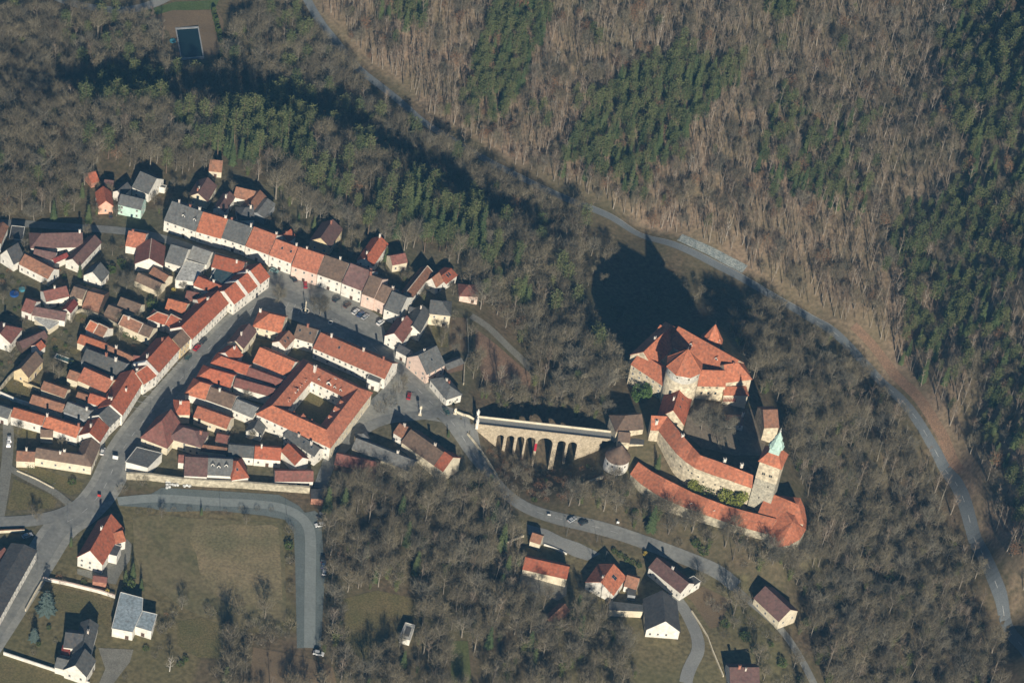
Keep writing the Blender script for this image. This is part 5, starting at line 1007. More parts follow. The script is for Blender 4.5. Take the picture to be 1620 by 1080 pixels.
def bare_tree(seed, H_=15.0, spread=5.0, ivy=0.0, leaves=None, up=0.55, ntw=1050, bark=BARK, twig=TWIG, first=0.3):
    r = np.random.default_rng(seed); tv, tf, cv, cf = [], [], [], []
    lean = r.normal(0, 0.035, 2); path = [np.array([lean[0] * z + r.normal(0, 0.08), lean[1] * z + r.normal(0, 0.08), z]) for z in np.linspace(-1.0, H_ * 0.78, 6)]
    tube(tv, tf, path, np.linspace(0.30, 0.07, 6) * H_ / 15, 5); tips = []
    nl = 9
    for i in range(nl):
        f = first + (0.95 - first) * i / nl + r.uniform(-0.03, 0.03); z = f * H_ * 0.78; base = np.array([np.interp(z, [q[2] for q in path], [q[0] for q in path]), np.interp(z, [q[2] for q in path], [q[1] for q in path]), z])
        a = i * 2.4 + r.uniform(-0.5, 0.5); out = spread * (1.05 - 0.55 * f) * r.uniform(0.8, 1.15); d = np.array([math.cos(a), math.sin(a), 0])
        mid = base + d * out * 0.55 + np.array([0, 0, out * up * 0.6]); end = base + d * out + np.array([0, 0, out * up * 1.6 + 0.8])
        tube(tv, tf, [base, mid, end], [0.12 * H_ / 15, 0.08 * H_ / 15, 0.03], 3); tips += [(mid, d), (end, d), ((mid + end) / 2, d), (base * 0.5 + mid * 0.5, d)]
        for _ in range(2):
            d2 = _unit(d + r.normal(0, 0.6, 3)); d2[2] = abs(d2[2]) * 0.9 + 0.2; e2 = mid + d2 * out * 0.5; tube(tv, tf, [mid, e2], [0.06, 0.025], 3); tips += [(e2, d2), ((mid + e2) / 2, d2)]
    tips += [(path[-1], np.array([0, 0, 1.0]))] * 4
    for _ in range(ntw):
        p, d = tips[r.integers(len(tips))]; q = p + r.normal(0, 0.75, 3); dd = _unit(d * 0.5 + r.normal(0, 0.6, 3) + np.array([0, 0, 0.65])); blade(cv, cf, q, dd, r.uniform(1.0, 2.5), r.uniform(0.03, 0.065), r)
    for _ in range(int(ivy)):
        z = r.uniform(0.05, 0.72) * H_ * 0.8; a = r.uniform(0, 6.28); rr = abs(r.normal(0.6, 0.35)) * (1.4 if z > H_ * 0.3 else 0.8); p = np.array([math.cos(a) * rr, math.sin(a) * rr, z]); blade(cv, cf, p, _unit(r.normal(size=3)), r.uniform(0.4, 0.8), r.uniform(0.18, 0.3), r)
    nleaf = len(cf)
    if leaves:
        for _ in range(leaves):
            p, d = tips[r.integers(len(tips))]; blade(cv, cf, p + r.normal(0, 0.8, 3), _unit(r.normal(size=3)), r.uniform(0.35, 0.7), r.uniform(0.12, 0.24), r)
    me_t = mk('trunk', tv, tf, bark); me_c = mk('crown', cv, cf, twig)
    if ivy or leaves:
        me_c.materials.append(IVY if ivy else RUST); mi = [0] * ntw + [1] * (len(cf) - ntw); me_c.polygons.foreach_set('material_index', mi); me_c.update()
    return me_t, me_c
def pole_tree(seed, H_=19.0, ntw=80, bark=BARK, twig=TWIG):
    r = np.random.default_rng(seed); tv, tf, cv, cf = [], [], [], []; ln = r.normal(0, 0.03, 2)
    path = [np.array([ln[0] * z + r.normal(0, 0.1), ln[1] * z + r.normal(0, 0.1), z]) for z in np.linspace(-1, H_ * 0.92, 6)]; tube(tv, tf, path, np.linspace(0.24, 0.05, 6), 5)
    for i in range(7):
        z = H_ * (0.45 + 0.065 * i); a = i * 2.4 + r.uniform(-0.5, 0.5); base = np.array([ln[0] * z, ln[1] * z, z]); d = np.array([math.cos(a), math.sin(a), 0]); o = r.uniform(0.8, 1.9)
        e = base + d * o + [0, 0, o * 1.6]; tube(tv, tf, [base, e], [0.06, 0.02], 3)
        for _ in range(ntw // 7): q = base + (e - base) * r.uniform(0.3, 1) + r.normal(0, 0.25, 3); blade(cv, cf, q, _unit(d * 0.4 + r.normal(0, 0.45, 3) + [0, 0, 0.9]), r.uniform(0.8, 1.9), r.uniform(0.022, 0.045), r)
    return mk('trunk', tv, tf, bark), mk('crown', cv, cf, twig)
def spruce(seed, H_=17.0, rad=3.0, mt=NEED, tiers=15, droop=0.35):
    r = np.random.default_rng(seed); tv, tf, cv, cf = [], [], [], []
    tube(tv, tf, [np.array([0, 0, -1.0]), np.array([0.05, 0, H_ * 0.5]), np.array([0, 0, H_])], [0.26, 0.16, 0.03], 5)
    for i in range(tiers):
        f = 0.1 + 0.9 * i / tiers; z = f * H_; R = rad * (1 - f) ** 0.85 + 0.25; nb = max(5, int(11 * (1 - f) + 5))
        for j in range(nb):
            a = 2 * math.pi * j / nb + r.uniform(-0.25, 0.25) + i; L_ = R * r.uniform(0.72, 1.15); d = np.array([math.cos(a), math.sin(a), 0]); s = np.array([-d[1], d[0], 0])
            z1 = z + r.uniform(-0.3, 0.3); wd = L_ * 0.2 + 0.12; p0 = np.array([0, 0, z1]); p1 = d * L_ * 0.6 + np.array([0, 0, z1 - L_ * droop * 0.4]); p2 = d * L_ + np.array([0, 0, z1 - L_ * droop + 0.05])
            b0 = len(cv); cv += [p0, p1 - s * wd + [0, 0, -0.12], p1 + s * wd + [0, 0, -0.12], p2, p1 + [0, 0, 0.1]]; cf += [(b0, b0 + 1, b0 + 4), (b0, b0 + 4, b0 + 2), (b0 + 1, b0 + 3, b0 + 4), (b0 + 4, b0 + 3, b0 + 2)]
            for _ in range(3): blade(cv, cf, p1 + r.normal(0, 0.25, 3), _unit(d + r.normal(0, 0.6, 3) + [0, 0, -0.3]), r.uniform(0.4, 0.8), r.uniform(0.1, 0.2), r)
    return mk('trunk', tv, tf, FBARK), mk('crown', cv, cf, mt)
def pine(seed, H_=18.0, mt=NEED2, first=0.45, n_cl=26, rad=2.6):
    r = np.random.default_rng(seed); tv, tf, cv, cf = [], [], [], []
    tube(tv, tf, [np.array([0, 0, -1.0]), np.array([r.normal(0, .25), r.normal(0, .25), H_ * 0.55]), np.array([r.normal(0, .3), r.normal(0, .3), H_ * 0.97])], [0.24, 0.16, 0.05], 5)
    for i in range(n_cl):
        f = first + (1 - first) * (i + r.random()) / n_cl; z = f * H_; R = rad * (0.35 + 1.2 * (1 - f)) if f > 0.6 else rad * (0.5 + r.random() * 0.6); a = i * 2.4 + r.uniform(-0.4, 0.4)
        c = np.array([math.cos(a) * R * r.uniform(0.3, 1), math.sin(a) * R * r.uniform(0.3, 1), z]); tube(tv, tf, [np.array([0, 0, z - 0.5]), c], [0.06, 0.03], 3)
        for _ in range(26):
            q = r.normal(size=3) * np.array([0.75, 0.75, 0.4]); blade(cv, cf, c + q, _unit(q + [0, 0, 0.25] + r.normal(0, 0.4, 3)), r.uniform(0.45, 0.9), r.uniform(0.12, 0.26), r)
    return mk('trunk', tv, tf, FBARK), mk('crown', cv, cf, mt)
def bush(seed, mt, H_=2.2, rad=1.6, n_=170, twiggy=False, lobes=0):
    r = np.random.default_rng(seed); tv, tf, cv, cf = [], [], [], []
    for j in range(5):
        a = j * 1.3; tube(tv, tf, [np.array([0, 0, -0.3]), np.array([math.cos(a) * rad * 0.5, math.sin(a) * rad * 0.5, H_ * 0.7])], [0.06, 0.02], 3)
    for _ in range(n_):
        q = _unit(r.normal(size=3)) * r.uniform(0.5, 1.0) ** 0.5; p = np.array([q[0] * rad, q[1] * rad, H_ * 0.5 + q[2] * H_ * 0.5])
        if lobes:
            k_ = r.integers(lobes); ca_ = k_ * 2.4; f_ = 0.35 + 0.3 * ((k_ * 7) % 5) / 5; p = np.array([math.cos(ca_) * rad * 0.62 + q[0] * rad * f_, math.sin(ca_) * rad * 0.62 + q[1] * rad * f_, H_ * (0.25 + 0.09 * ((k_ * 3) % 5)) + q[2] * H_ * f_ * 0.6])
        if twiggy: blade(cv, cf, p, _unit(q + [0, 0, 0.9]), r.uniform(0.6, 1.3), r.uniform(0.02, 0.05), r)
        else: blade(cv, cf, p, _unit(q * 0.6 + r.normal(0, 0.6, 3)), r.uniform(0.35, 0.7), r.uniform(0.14, 0.28), r)
    return mk('stem', tv, tf, BARK), mk('foliage', cv, cf, mt)
def thuja(seed, H_=4.5, rad=0.8, mt=SHRUB): return bush(seed, mt, H_, rad, 220)
KIND = {
 'bare': [bare_tree(1), bare_tree(2, 16, 4.4, up=0.75), bare_tree(3, 14, 5.6, twig=TWIG2), bare_tree(4, 17, 4.2, up=0.85, first=0.42)],
 'slim': [pole_tree(11, 19, 190, BARKH, TWIGH), pole_tree(12, 20, 170, BARKD, TWIGH), pole_tree(13, 18, 230, BARKH, TWIGH), pole_tree(14, 19, 190, BARKD, TWIG2), bare_tree(15, 17, 2.4, up=1.2, ntw=210, first=0.45, twig=TWIGH, bark=BARKH)], 'pale': [pole_tree(16, 17, 150, PALE, TWIG2), pole_tree(17, 18, 150, PALE, TWIG)],
 'ivy': [bare_tree(21, 14, 4.0, ivy=420, ntw=700), bare_tree(22, 13, 4.4, ivy=520, ntw=650)],
 'dense': [bare_tree(24, 14, 6.0, ntw=2600, twig=TWIG2, first=0.25), bare_tree(25, 13, 5.4, ntw=2200, first=0.25)], 'rust': [bare_tree(31, 11, 3.6, leaves=420, ntw=420)], 'birch': [bare_tree(41, 16, 2.6, up=0.9, ntw=360, bark=BIRCH, twig=TWIG)],
 'spruce': [spruce(51), spruce(52, 19, 3.4), spruce(53, 15, 2.6, tiers=13)], 'pine': [pine(61), pine(62, 19), pine(63, 16, first=0.35)],
 'blue': [spruce(71, 8, 3.2, BLUE, 11, 0.2)], 'thuja': [thuja(81), thuja(82, 3.6, 0.9)], 'golden': [bush(91, YEL, 3.2, 0.9, 200)],
 'shrub': [bush(101, SHRUB), bush(102, SHRUB, 1.8, 1.9)], 'brush': [bush(111, TWIG, 3.2, 2.0, 230, True), bush(112, TWIG2, 2.6, 1.8, 220, True)], 'ruddy': [bush(121, RUST, 2.4, 2.0, 200, True)],
 'bright': [bush(131, BRIGHT, 6.0, 3.6, 2300, lobes=9)], 'greenmass': [bush(141, tree_mat('clipped_ivy', (0.06, 0.11, 0.025), (0.085, 0.14, 0.04)), 8.0, 3.2, 1700, lobes=7)]}
NAMES = {'bare': 'bare_tree', 'slim': 'slender_bare_tree', 'pale': 'pale_trunked_tree', 'ivy': 'ivy_clad_tree', 'dense': 'spreading_bare_tree', 'rust': 'brown_leaved_tree', 'birch': 'birch_tree', 'spruce': 'spruce_tree', 'pine': 'pine_tree', 'blue': 'blue_spruce_tree',
         'thuja': 'thuja_tree', 'golden': 'golden_conifer', 'shrub': 'evergreen_shrub', 'brush': 'leafless_shrub', 'ruddy': 'russet_shrub', 'bright': 'yellow_green_shrub', 'greenmass': 'ivy_shrub'}
DESC = {'bare': 'leafless broad tree', 'slim': 'slender leafless tree', 'pale': 'slender pale-trunked tree', 'ivy': 'ivy-clad leafless tree', 'rust': 'tree with dead brown leaves', 'birch': 'pale barked birch', 'spruce': 'dark green spruce', 'pine': 'open-crowned green pine'}
TCOUNT = {}
def put_tree(kind, p, s, rz, label, group, var=None):
    v = KIND[kind]; me_t, me_c = v[(var if var is not None else TCOUNT.get(kind, 0)) % len(v)]; TCOUNT[kind] = TCOUNT.get(kind, 0) + 1
    shr = kind in ('shrub', 'brush', 'ruddy', 'bright', 'greenmass', 'golden', 'thuja')
    e = empty(NAMES[kind], p, label, 'shrub' if shr else 'tree', group); e.rotation_euler = (0, 0, rz); e.scale = (s, s, s)
    for nm, me in (('trunk', me_t), ('crown', me_c)):
        o = bpy.data.objects.new(nm if not shr else {'trunk': 'stem', 'crown': 'foliage'}[nm], me); COL.objects.link(o); o.parent = e
    return e
# trees one can point at: (kind, picture place of the foot, scale, label)
def tree_at(kind, reg, p, s, label, group=None, var=None, z=None):
    q = UT(px(reg, p)) if z is None else U(px(reg, p), z); return put_tree(kind, (q[0], q[1], q[2]), s, random.uniform(0, 6.28), label, group, var)
for a in [('dense','S',(441,480),0.75,'leafless tree standing in the square beside the corner building',0), ('dense','S',(506,500),0.85,'leafless tree standing in the square beside the monument',2),
 ('bare','S',(497,487),0.55,'small leafless tree close to the square monument',0), ('dense','Z1',(800,915),0.75,'pale leafless tree in the yard behind the lane corner house',2), ('spruce','Z1',(505,835),0.5,'dark conifer beside the grey roofed barn',0),
 ('shrub','Z1',(700,800),1.6,'dense green shrub north of the pale leafless yard tree',0), ('shrub','Z1',(770,750),1.3,'reddish green shrub below the lane corner house',1), ('spruce','Z1',(340,470),0.7,'large dark spruce beside the lane, west of its twin',1),
 ('spruce','Z1',(560,490),0.75,'broad green spruce next to the salmon house',0), ('spruce','Z1',(520,330),0.7,'dark slim spruce above the salmon house',2), ('spruce','S',(365,250),0.95,'largest broad spruce above the small pinkish brown roof',1),
 ('spruce','S',(394,265),0.8,'spruce beside the largest spruce above the town',2), ('ivy','F8',(640,640),0.6,'round leafless tree before the red brown cottage',0), ('bare','F8',(190,300),0.7,'leafless tree beside the yellow gabled house',0),
 ('birch','S',(485,345),0.7,'pinkish birch at the wood edge behind the row',0), ('dense','Z1',(60,470),0.85,'leafless tree west of the lane spruces',1), ('dense','Z1',(215,478),0.9,'large leafless tree beside the lane',2),
 ('brush','C4',(440,380),1.7,'bare bush clump on the verge of the courtyard building, west side',0), ('brush','C4',(530,330),1.8,'bare bush clump in the middle of the grassy verge',1), ('brush','C4',(600,220),1.8,'bare bush clump beside the long red roofed building corner',0),
 ('bare','C4',(640,180),0.55,'young leafless tree at the corner by the red car',3), ('shrub','C4',(1050,300),1.4,'dark round evergreen in front of the low hipped house',0), ('brush','Z6',(1140,520),1.3,'bare bush below the courtyard building wall',0),
 ('spruce','C4',(1020,600),0.35,'small dark conifer beside the hill road',2), ('shrub','F7',(745,150),1.8,'olive round shrub by the road wall below the bridge',1), ('shrub','F7',(800,150),1.4,'small olive shrub next to the road wall',0),
 ('spruce','D4',(660,930),0.62,'tall dark conifer against the castle inner wall',0), ('bright','C2',(895,700),1.75,'bright yellow green shrub at the foot of the bell tower',0,-3), ('bright','C2',(625,610),1.0,'green shrub against the castle inner wall',0,-3), ('shrub','C2',(705,640),2.2,'lower green shrub between the two wall shrubs',1,-3),
 ('greenmass','C1',(330,640),1.45,'big rounded green ivy mass below the west palace range',0,0), ('dense','C1',(880,960),1.15,'spreading leafless tree in the castle courtyard',2), ('dense','C1',(760,860),1.0,'leafless courtyard tree beside the gate wing',0), ('dense','C1',(820,820),1.0,'leafless courtyard tree before the palace windows',1), ('dense','C1',(930,900),0.9,'leafless courtyard tree beside the loggia',0),
 ('bare','S',(935,405),0.9,'sunlit pale tree standing out of the castle shadow, west one',2), ('bare','S',(965,412),0.85,'sunlit pale tree standing out of the castle shadow, east one',1),
 ('blue','C7',(265,668),1.6,'big round blue spruce behind the white garden wall',0), ('blue','C7',(195,830),0.9,'small blue spruce in the walled garden corner',0), ('spruce','C7',(405,300),0.4,'slim young spruce west of the red roofed villa',2),
 ('spruce','C7',(715,505),0.55,'tall dark conifer beside the meadow, first of three',2), ('spruce','C7',(757,480),0.58,'tall dark conifer beside the meadow, second of three',0), ('spruce','C7',(805,550),0.5,'tall dark conifer beside the meadow, third of three',2),
 ('shrub','C7',(730,540),1.9,'green clipped bush between the tall conifers and the bungalow',0), ('golden','C7',(612,570),0.9,'rusty golden bush at the end of the white garden wall',0), ('golden','Z4',(400,185),1.1,'yellow leaved bush behind the corner building',0),
 ('golden','C5',(1128,465),0.9,'golden conifer beside the lower road',0), ('shrub','C5',(900,440),0.9,'clipped green hedge bush by the orange house, first in line',0), ('shrub','C5',(945,470),0.9,'clipped green hedge bush by the orange house, second in line',1), ('shrub','C5',(990,500),0.9,'clipped green hedge bush by the orange house, third in line',0), ('shrub','C5',(1040,525),0.9,'clipped green hedge bush by the orange house, fourth in line',1), ('shrub','C5',(1085,545),0.9,'clipped green hedge bush by the orange house, last in line',0),
 ('dense','C5',(700,880),0.85,'broad leafless tree in the yard below the orange house',2), ('spruce','C5',(100,620),0.8,'big dark spruce at the wood edge west of the red barn',1), ('spruce','C5',(60,720),0.7,'second spruce at the wood edge west of the red barn',0),
 ('birch','C8',(280,1020),0.7,'pale leafless birch south of the garden lawn',0), ('shrub','C8',(880,400),1.4,'russet hedge shrub at the east end of the meadow',0), ('brush','C8',(880,330),1.3,'bare bush at the meadow corner',0), ('brush','C8',(885,480),1.2,'dark bare bush along the meadow east edge',1),
 ('brush','C8',(885,620),1.1,'bare bush lower on the meadow east edge',0), ('bare','C8',(240,250),0.45,'young leafless tree at the meadow north edge, west one',0), ('spruce','C8',(440,235),0.3,'small spruce at the meadow north edge',0), ('bare','C8',(665,285),0.4,'young leafless tree at the meadow north edge, east one',1),
 ('shrub','Z5',(615,890),1.2,'round evergreen shrub in the small park',0), ('shrub','Z5',(260,745),1.0,'round evergreen shrub by the cream park house',1), ('brush','Z5',(1215,905),1.5,'bare round bush below the town wall',0), ('brush','Z5',(1040,960),1.3,'thin bare bush beside the main street bend',1),
 ('bare','C7',(210,160),0.5,'leafless street tree by the west road junction',0), ('bare','C7',(185,130),0.45,'smaller leafless street tree by the west road junction',1), ('bare','F4',(600,850),0.9,'ivy dark tree at the footpath in the castle wood',0),
 ('shrub','Z3',(1300,190),1.8,'dark evergreen behind the brown barn',0), ('shrub','Z3',(1080,440),1.2,'garden shrub along the long cream barn',1), ('shrub','Z3',(1160,460),1.1,'second garden shrub along the long cream barn',0), ('brush','Z3',(100,620),1.7,'bare shrubs at the western gardens',0), ('brush','Z3',(480,740),1.5,'leafless garden tree beside the teal pool',1), ('brush','Z3',(600,330),1.5,'dry shrubs in the middle of the north gardens',0), ('brush','Z3',(820,230),1.4,'pale dry bush beside the tumbledown shed',0)]:
    tree_at(a[0], a[1], a[2], a[3], a[4], None, a[5] if len(a) > 5 else None, a[6] if len(a) > 6 else None)
for a in [((1222,893),0.8,'west one'),((1240,898),0.9,'middle one'),((1262,888),0.8,'east one'),((1282,862),0.85,'highest one')]:
    tree_at('dense', 'S', a[0], a[1], 'leafless tree before the rounded end bastion, ' + a[2], 'trees before the end bastion')
for i in range(5):
    q0 = UT(px('Z7', (900 + i * 52, 625 + i * 28))); put_tree('shrub', q0, 0.95, i, 'clipped evergreen bush in the line along the long red roofed building', 'bush line of the long building', i)
# ---- woods
ZN = {
 'hill': ('beech wood on the far hillside', [(400,-220),(440,-90),(485,10),(540,55),(575,92),(605,112),(680,182),(750,228),(850,280),(980,338),(1070,375),(1150,408),(1230,452),(1310,498),(1370,542),(1440,608),(1500,700),(1538,775),(1570,855),(1600,935),(1640,1000),(1780,1050),(1780,-220)], 4.6),
 'north': ('wood below the town on the north slope', [(-80,30),(60,30),(200,32),(255,40),(268,100),(345,100),(360,40),(430,0),(480,30),(545,95),(600,145),(660,202),(740,248),(800,280),(900,330),(945,352),(935,385),(915,430),(912,480),(925,540),(965,560),(980,590),(965,650),(880,640),(830,570),(780,520),(750,490),(735,450),(725,425),(690,415),(640,398),(600,385),(560,372),(520,360),(470,345),(445,330),(425,300),(372,272),(300,278),(240,280),(160,268),(135,300),(125,345),(-80,345)], 6.9),
 'castle': ('wood between the gardens and the castle', [(750,500),(790,525),(830,570),(880,640),(965,655),(960,672),(880,662),(770,645),(748,610),(742,540)], 6.0),
 'shade': ('sparse wood in the castle shadow', [(935,390),(1010,365),(1100,420),(1200,475),(1160,505),(1110,495),(1040,500),(1000,540),(975,555),(930,540),(920,470)], 9.0),
 'east': ('wood on the castle hill east of the walls', [(1150,520),(1200,480),(1260,515),(1320,545),(1390,625),(1460,730),(1505,800),(1535,880),(1560,960),(1590,1110),(1310,1110),(1255,990),(1290,955),(1235,905),(1200,905),(1140,900),(1110,880),(1000,838),(950,815),(890,800),(960,768),(1005,785),(1060,815),(1120,838),(1200,860),(1225,885),(1270,870),(1295,820),(1265,770),(1250,720),(1240,650),(1195,615)], 5.8),
 'park': ('park wood between the field road and the hamlet', [(525,775),(560,765),(660,768),(740,760),(775,768),(800,805),(815,830),(820,900),(830,960),(900,970),(990,985),(1010,1020),(1000,1120),(330,1120),(340,1030),(440,1045),(508,1045),(512,900),(512,800)], 6.0),
 'gully': ('scrub in the gully under the bridge', [(755,700),(790,715),(850,742),(900,738),(945,735),(960,760),(880,795),(815,795),(785,750)], 4.6),
 'edge': ('scrub south of the meadow', [(330,960),(460,985),(460,1030),(400,1040),(350,1000),(250,1010),(240,980)], 5.0),
 'town': ('back gardens of the town', [(0,380),(120,372),(210,390),(230,440),(330,470),(420,500),(360,560),(560,600),(480,700),(320,740),(180,720),(0,740)], 6.5),
 'behind': ('gardens behind the row of houses', [(140,300),(240,300),(330,290),(440,330),(560,380),(640,420),(730,450),(735,560),(700,560),(650,480),(560,420),(420,370),(300,330),(240,340),(140,350)], 6.5),
 'villas': ('villa gardens by the meadow', [(70,880),(130,910),(240,960),(300,960),(340,1000),(330,1070),(180,1080),(30,1030),(50,920)], 8.5),
 'lanes': ('scrub between the two lower lanes', [(1100,920),(1160,925),(1210,985),(1260,1060),(1280,1110),(1200,1110),(1190,1030),(1130,1010),(1110,960)], 7.0)}
CONI = [[(735,190),(745,110),(770,60),(780,0),(780,-90),(880,-90),(875,30),(840,110),(800,200),(775,205)], [(885,280),(900,225),(960,155),(985,125),(1080,85),(1110,110),(1170,100),(1170,140),(1110,195),(1060,265),(1000,315),(940,292)],
        [(1420,450),(1400,400),(1420,340),(1500,300),(1530,240),(1660,180),(1660,560),(1560,470),(1480,570),(1425,570)], [(1480,130),(1500,40),(1530,-90),(1780,-90),(1780,280),(1600,255),(1500,240)], [(1180,-90),(1260,-90),(1250,40),(1215,60)],
        [(1270,270),(1330,290),(1340,330),(1280,330)], [(1545,720),(1560,600),(1780,560),(1780,900),(1610,850)],
        [(120,185),(150,140),(260,145),(265,188),(200,192)], [(330,250),(340,195),(430,160),(490,175),(495,300),(440,265),(395,272)], [(625,385),(632,330),(700,345),(765,345),(770,440),(700,400)], [(640,300),(690,300),(700,340),(640,345)], [(1000,840),(1040,835),(1050,860),(1010,860)], [(580,20),(640,0),(680,20),(650,60)]]
SEMI = [[(1230,150),(1340,200),(1360,300),(1620,380),(1480,330),(1300,330),(1180,280)], [(1340,560),(1560,480),(1620,620),(1440,600)], [(440,270),(640,330),(640,370),(500,330)], [(760,380),(840,440),(830,520),(770,500)], [(280,190),(340,210),(330,250),(290,240)]]
from itertools import product
CONI = [poly_px('S', q) for q in CONI]; SEMI = [poly_px('S', q) for q in SEMI]
GROVE = poly_px('S', [(1360,640),(1420,660),(1480,750),(1510,810),(1450,815),(1400,770),(1360,700)])
BLOCK = [np.array(q) for q in FOOT] + [np.array(q) for q in SHEETS] + [np.array(poly_px('S', q)) for q in ([(268,90),(345,88),(348,126),(270,128)],)]
pts_all = []; VRS = resample(VR, 4.0); VRP = proj(np.c_[VRS[:, :2], terr(VRS[:, 0], VRS[:, 1])])
for zi, (zk, (zl, poly, sp)) in enumerate(ZN.items()):
    P = poly_px('S', poly); P_ = np.array(P); lo, hi = P_.min(0), P_.max(0)
    gx = np.arange(lo[0], hi[0], sp); gy = np.arange(lo[1], hi[1], sp * 0.9); X, Y = np.meshgrid(gx, gy); X = X + (np.arange(len(gy)) % 2)[:, None] * sp / 2
    X = (X + rng.uniform(-0.42, 0.42, X.shape) * sp).ravel(); Y = (Y + rng.uniform(-0.42, 0.42, Y.shape) * sp).ravel()
    ok = inpoly(P, X, Y); X, Y = X[ok], Y[ok]; bad = np.zeros(len(X), bool)
    for q in BLOCK:
        l_, h_ = q.min(0) - 2, q.max(0) + 2; near = (X > l_[0]) & (X < h_[0]) & (Y > l_[1]) & (Y < h_[1]) & ~bad
        if not near.any(): continue
        i_ = np.where(near)[0]; c_ = q.mean(0); m_ = np.zeros(len(i_), bool)
        for dx, dy in ((0, 0), (1.6, 0), (-1.6, 0), (0, 1.6), (0, -1.6)): m_ |= inpoly([tuple(r_) for r_ in q], X[i_] + dx, Y[i_] + dy)
        bad[i_[m_]] = True
    X, Y = X[~bad], Y[~bad]; Z = terr(X, Y)
    if zk in ('north', 'east', 'shade', 'hill'):      # verges of the valley road stay open
        dv = np.min(np.hypot(X[:, None] - VRS[None, :, 0], Y[:, None] - VRS[None, :, 1]), 1); jn = np.argmin(np.hypot(X[:, None] - VRS[None, :, 0], Y[:, None] - VRS[None, :, 1]), 1)
        below = proj(np.c_[X, Y, Z])[:, 1] > VRP[jn, 1]; farr = VRP[jn, 0] > 1330
        keep_ = ~(below & (dv < 15) & (rng.random(len(X)) > np.where(farr, 0.5, np.where(VRP[jn, 0] < 720, 0.4, 0.18)))) & ~(~below & (dv < 7) & (rng.random(len(X)) > 0.25))
        X, Y, Z = X[keep_], Y[keep_], Z[keep_]
    con = np.zeros(len(X), bool); sem = np.zeros(len(X), bool)
    for q in CONI: con |= inpoly(q, X, Y)
    for q in SEMI: sem |= inpoly(q, X, Y)
    u = rng.random(len(X))
    p_ = inpoly(GROVE, X, Y); j_ = -1
    for x, y, z, c_, s_, uu in zip(X, Y, Z, con, sem, u):
        j_ += 1
        if zk in ('town', 'villas'): kd = 'brush' if uu < 0.55 else ('shrub' if uu < 0.78 else ('ruddy' if uu < 0.88 else 'bare'))
        elif zk == 'behind': kd = 'bare' if uu < 0.45 else ('brush' if uu < 0.7 else ('ivy' if uu < 0.8 else ('shrub' if uu < 0.9 else 'spruce')))
        elif zk == 'gully': kd = 'ruddy' if uu < 0.45 else ('brush' if uu < 0.8 else ('bare' if uu < 0.93 else 'shrub'))
        elif zk == 'lanes': kd = 'brush' if uu < 0.5 else ('bare' if uu < 0.8 else 'shrub')
        elif zk == 'edge': kd = 'brush' if uu < 0.85 else 'bare'
        elif c_ and uu < (0.62 if x > 190 else 0.92): kd = 'spruce' if rng.random() < (0.3 if zk == 'hill' else 0.45) else 'pine'
        elif s_ and uu < 0.42: kd = 'pine' if rng.random() < 0.6 else 'spruce'
        elif zk == 'hill': kd = 'slim' if uu < 0.82 else ('bare' if uu < 0.925 else ('birch' if uu < 0.93 else ('rust' if uu < 0.98 else 'pine')))
        elif zk == 'north': kd = 'bare' if uu < 0.62 else ('slim' if uu < 0.78 else ('ivy' if uu < 0.88 else ('pine' if uu < 0.97 else 'rust')))
        elif zk == 'castle': kd = 'ivy' if uu < 0.55 else ('bare' if uu < 0.8 else 'slim')
        elif zk == 'shade': kd = 'brush' if uu < 0.6 else 'bare'
        elif zk == 'east' and p_[j_]: kd = 'pale' if uu < 0.45 else ('bare' if uu < 0.75 else 'slim')
        elif zk == 'east': kd = 'bare' if uu < 0.5 else ('ivy' if uu < 0.72 else ('slim' if uu < 0.84 else ('brush' if uu < 0.95 else 'shrub')))
        else: kd = 'bare' if uu < 0.6 else ('ivy' if uu < 0.72 else ('slim' if uu < 0.82 else ('brush' if uu < 0.95 else 'spruce')))
        s = rng.uniform(0.55, 1.08) if kd not in ('brush', 'ruddy', 'shrub') else rng.uniform(0.8, 1.6)
        if zk == 'north' and kd in ('bare', 'ivy'): s = rng.uniform(0.75, 1.3)
        if zk == 'north' and kd in ('spruce', 'pine'): s = rng.uniform(0.75, 1.3)
        if zk in ('park', 'east') and kd in ('bare', 'ivy'): s = rng.choice([rng.uniform(0.45, 0.75), rng.uniform(0.8, 1.2)], p=[0.45, 0.55])
        if zk == 'shade': s *= 0.6
        if zk == 'gully': s *= 0.62
        if zk in ('town', 'villas', 'behind'): s = rng.uniform(0.35, 0.6) if kd in ('bare', 'ivy', 'spruce') else rng.uniform(0.45, 0.95)
        pts_all.append((zk, kd, x, y, z, s))
# the 300 of each main kind that stand closest to the lens are single trees; the remaining wood is a mass
pj = proj(np.array([(p[2], p[3], p[4] + 6) for p in pts_all])); dist = np.linalg.norm(np.array([(p[2], p[3], p[4]) for p in pts_all]) - CAM, axis=1)
infr = (pj[:, 0] > 2) & (pj[:, 0] < 1618) & (pj[:, 1] > 2) & (pj[:, 1] < 1078); order = np.argsort(dist - np.array([400.0 if p[0] in ('town', 'behind', 'villas', 'castle', 'gully', 'edge', 'lanes') else 0.0 for p in pts_all]))
FAM = {'bare': 'b', 'pale': 'b', 'slim': 'b', 'ivy': 'b', 'rust': 'b', 'birch': 'b', 'spruce': 'c', 'pine': 'c', 'brush': 's', 'ruddy': 's', 'shrub': 's'}
left = {'b': 300, 'c': 280, 's': 240}; single = np.zeros(len(pts_all), bool)
for i in order:
    f_ = FAM[pts_all[i][1]]
    if infr[i] and left[f_] > 0 and pts_all[i][0] != 'shade' and not (pts_all[i][0] == 'hill' and f_ == 'b'): single[i] = True; left[f_] -= 1
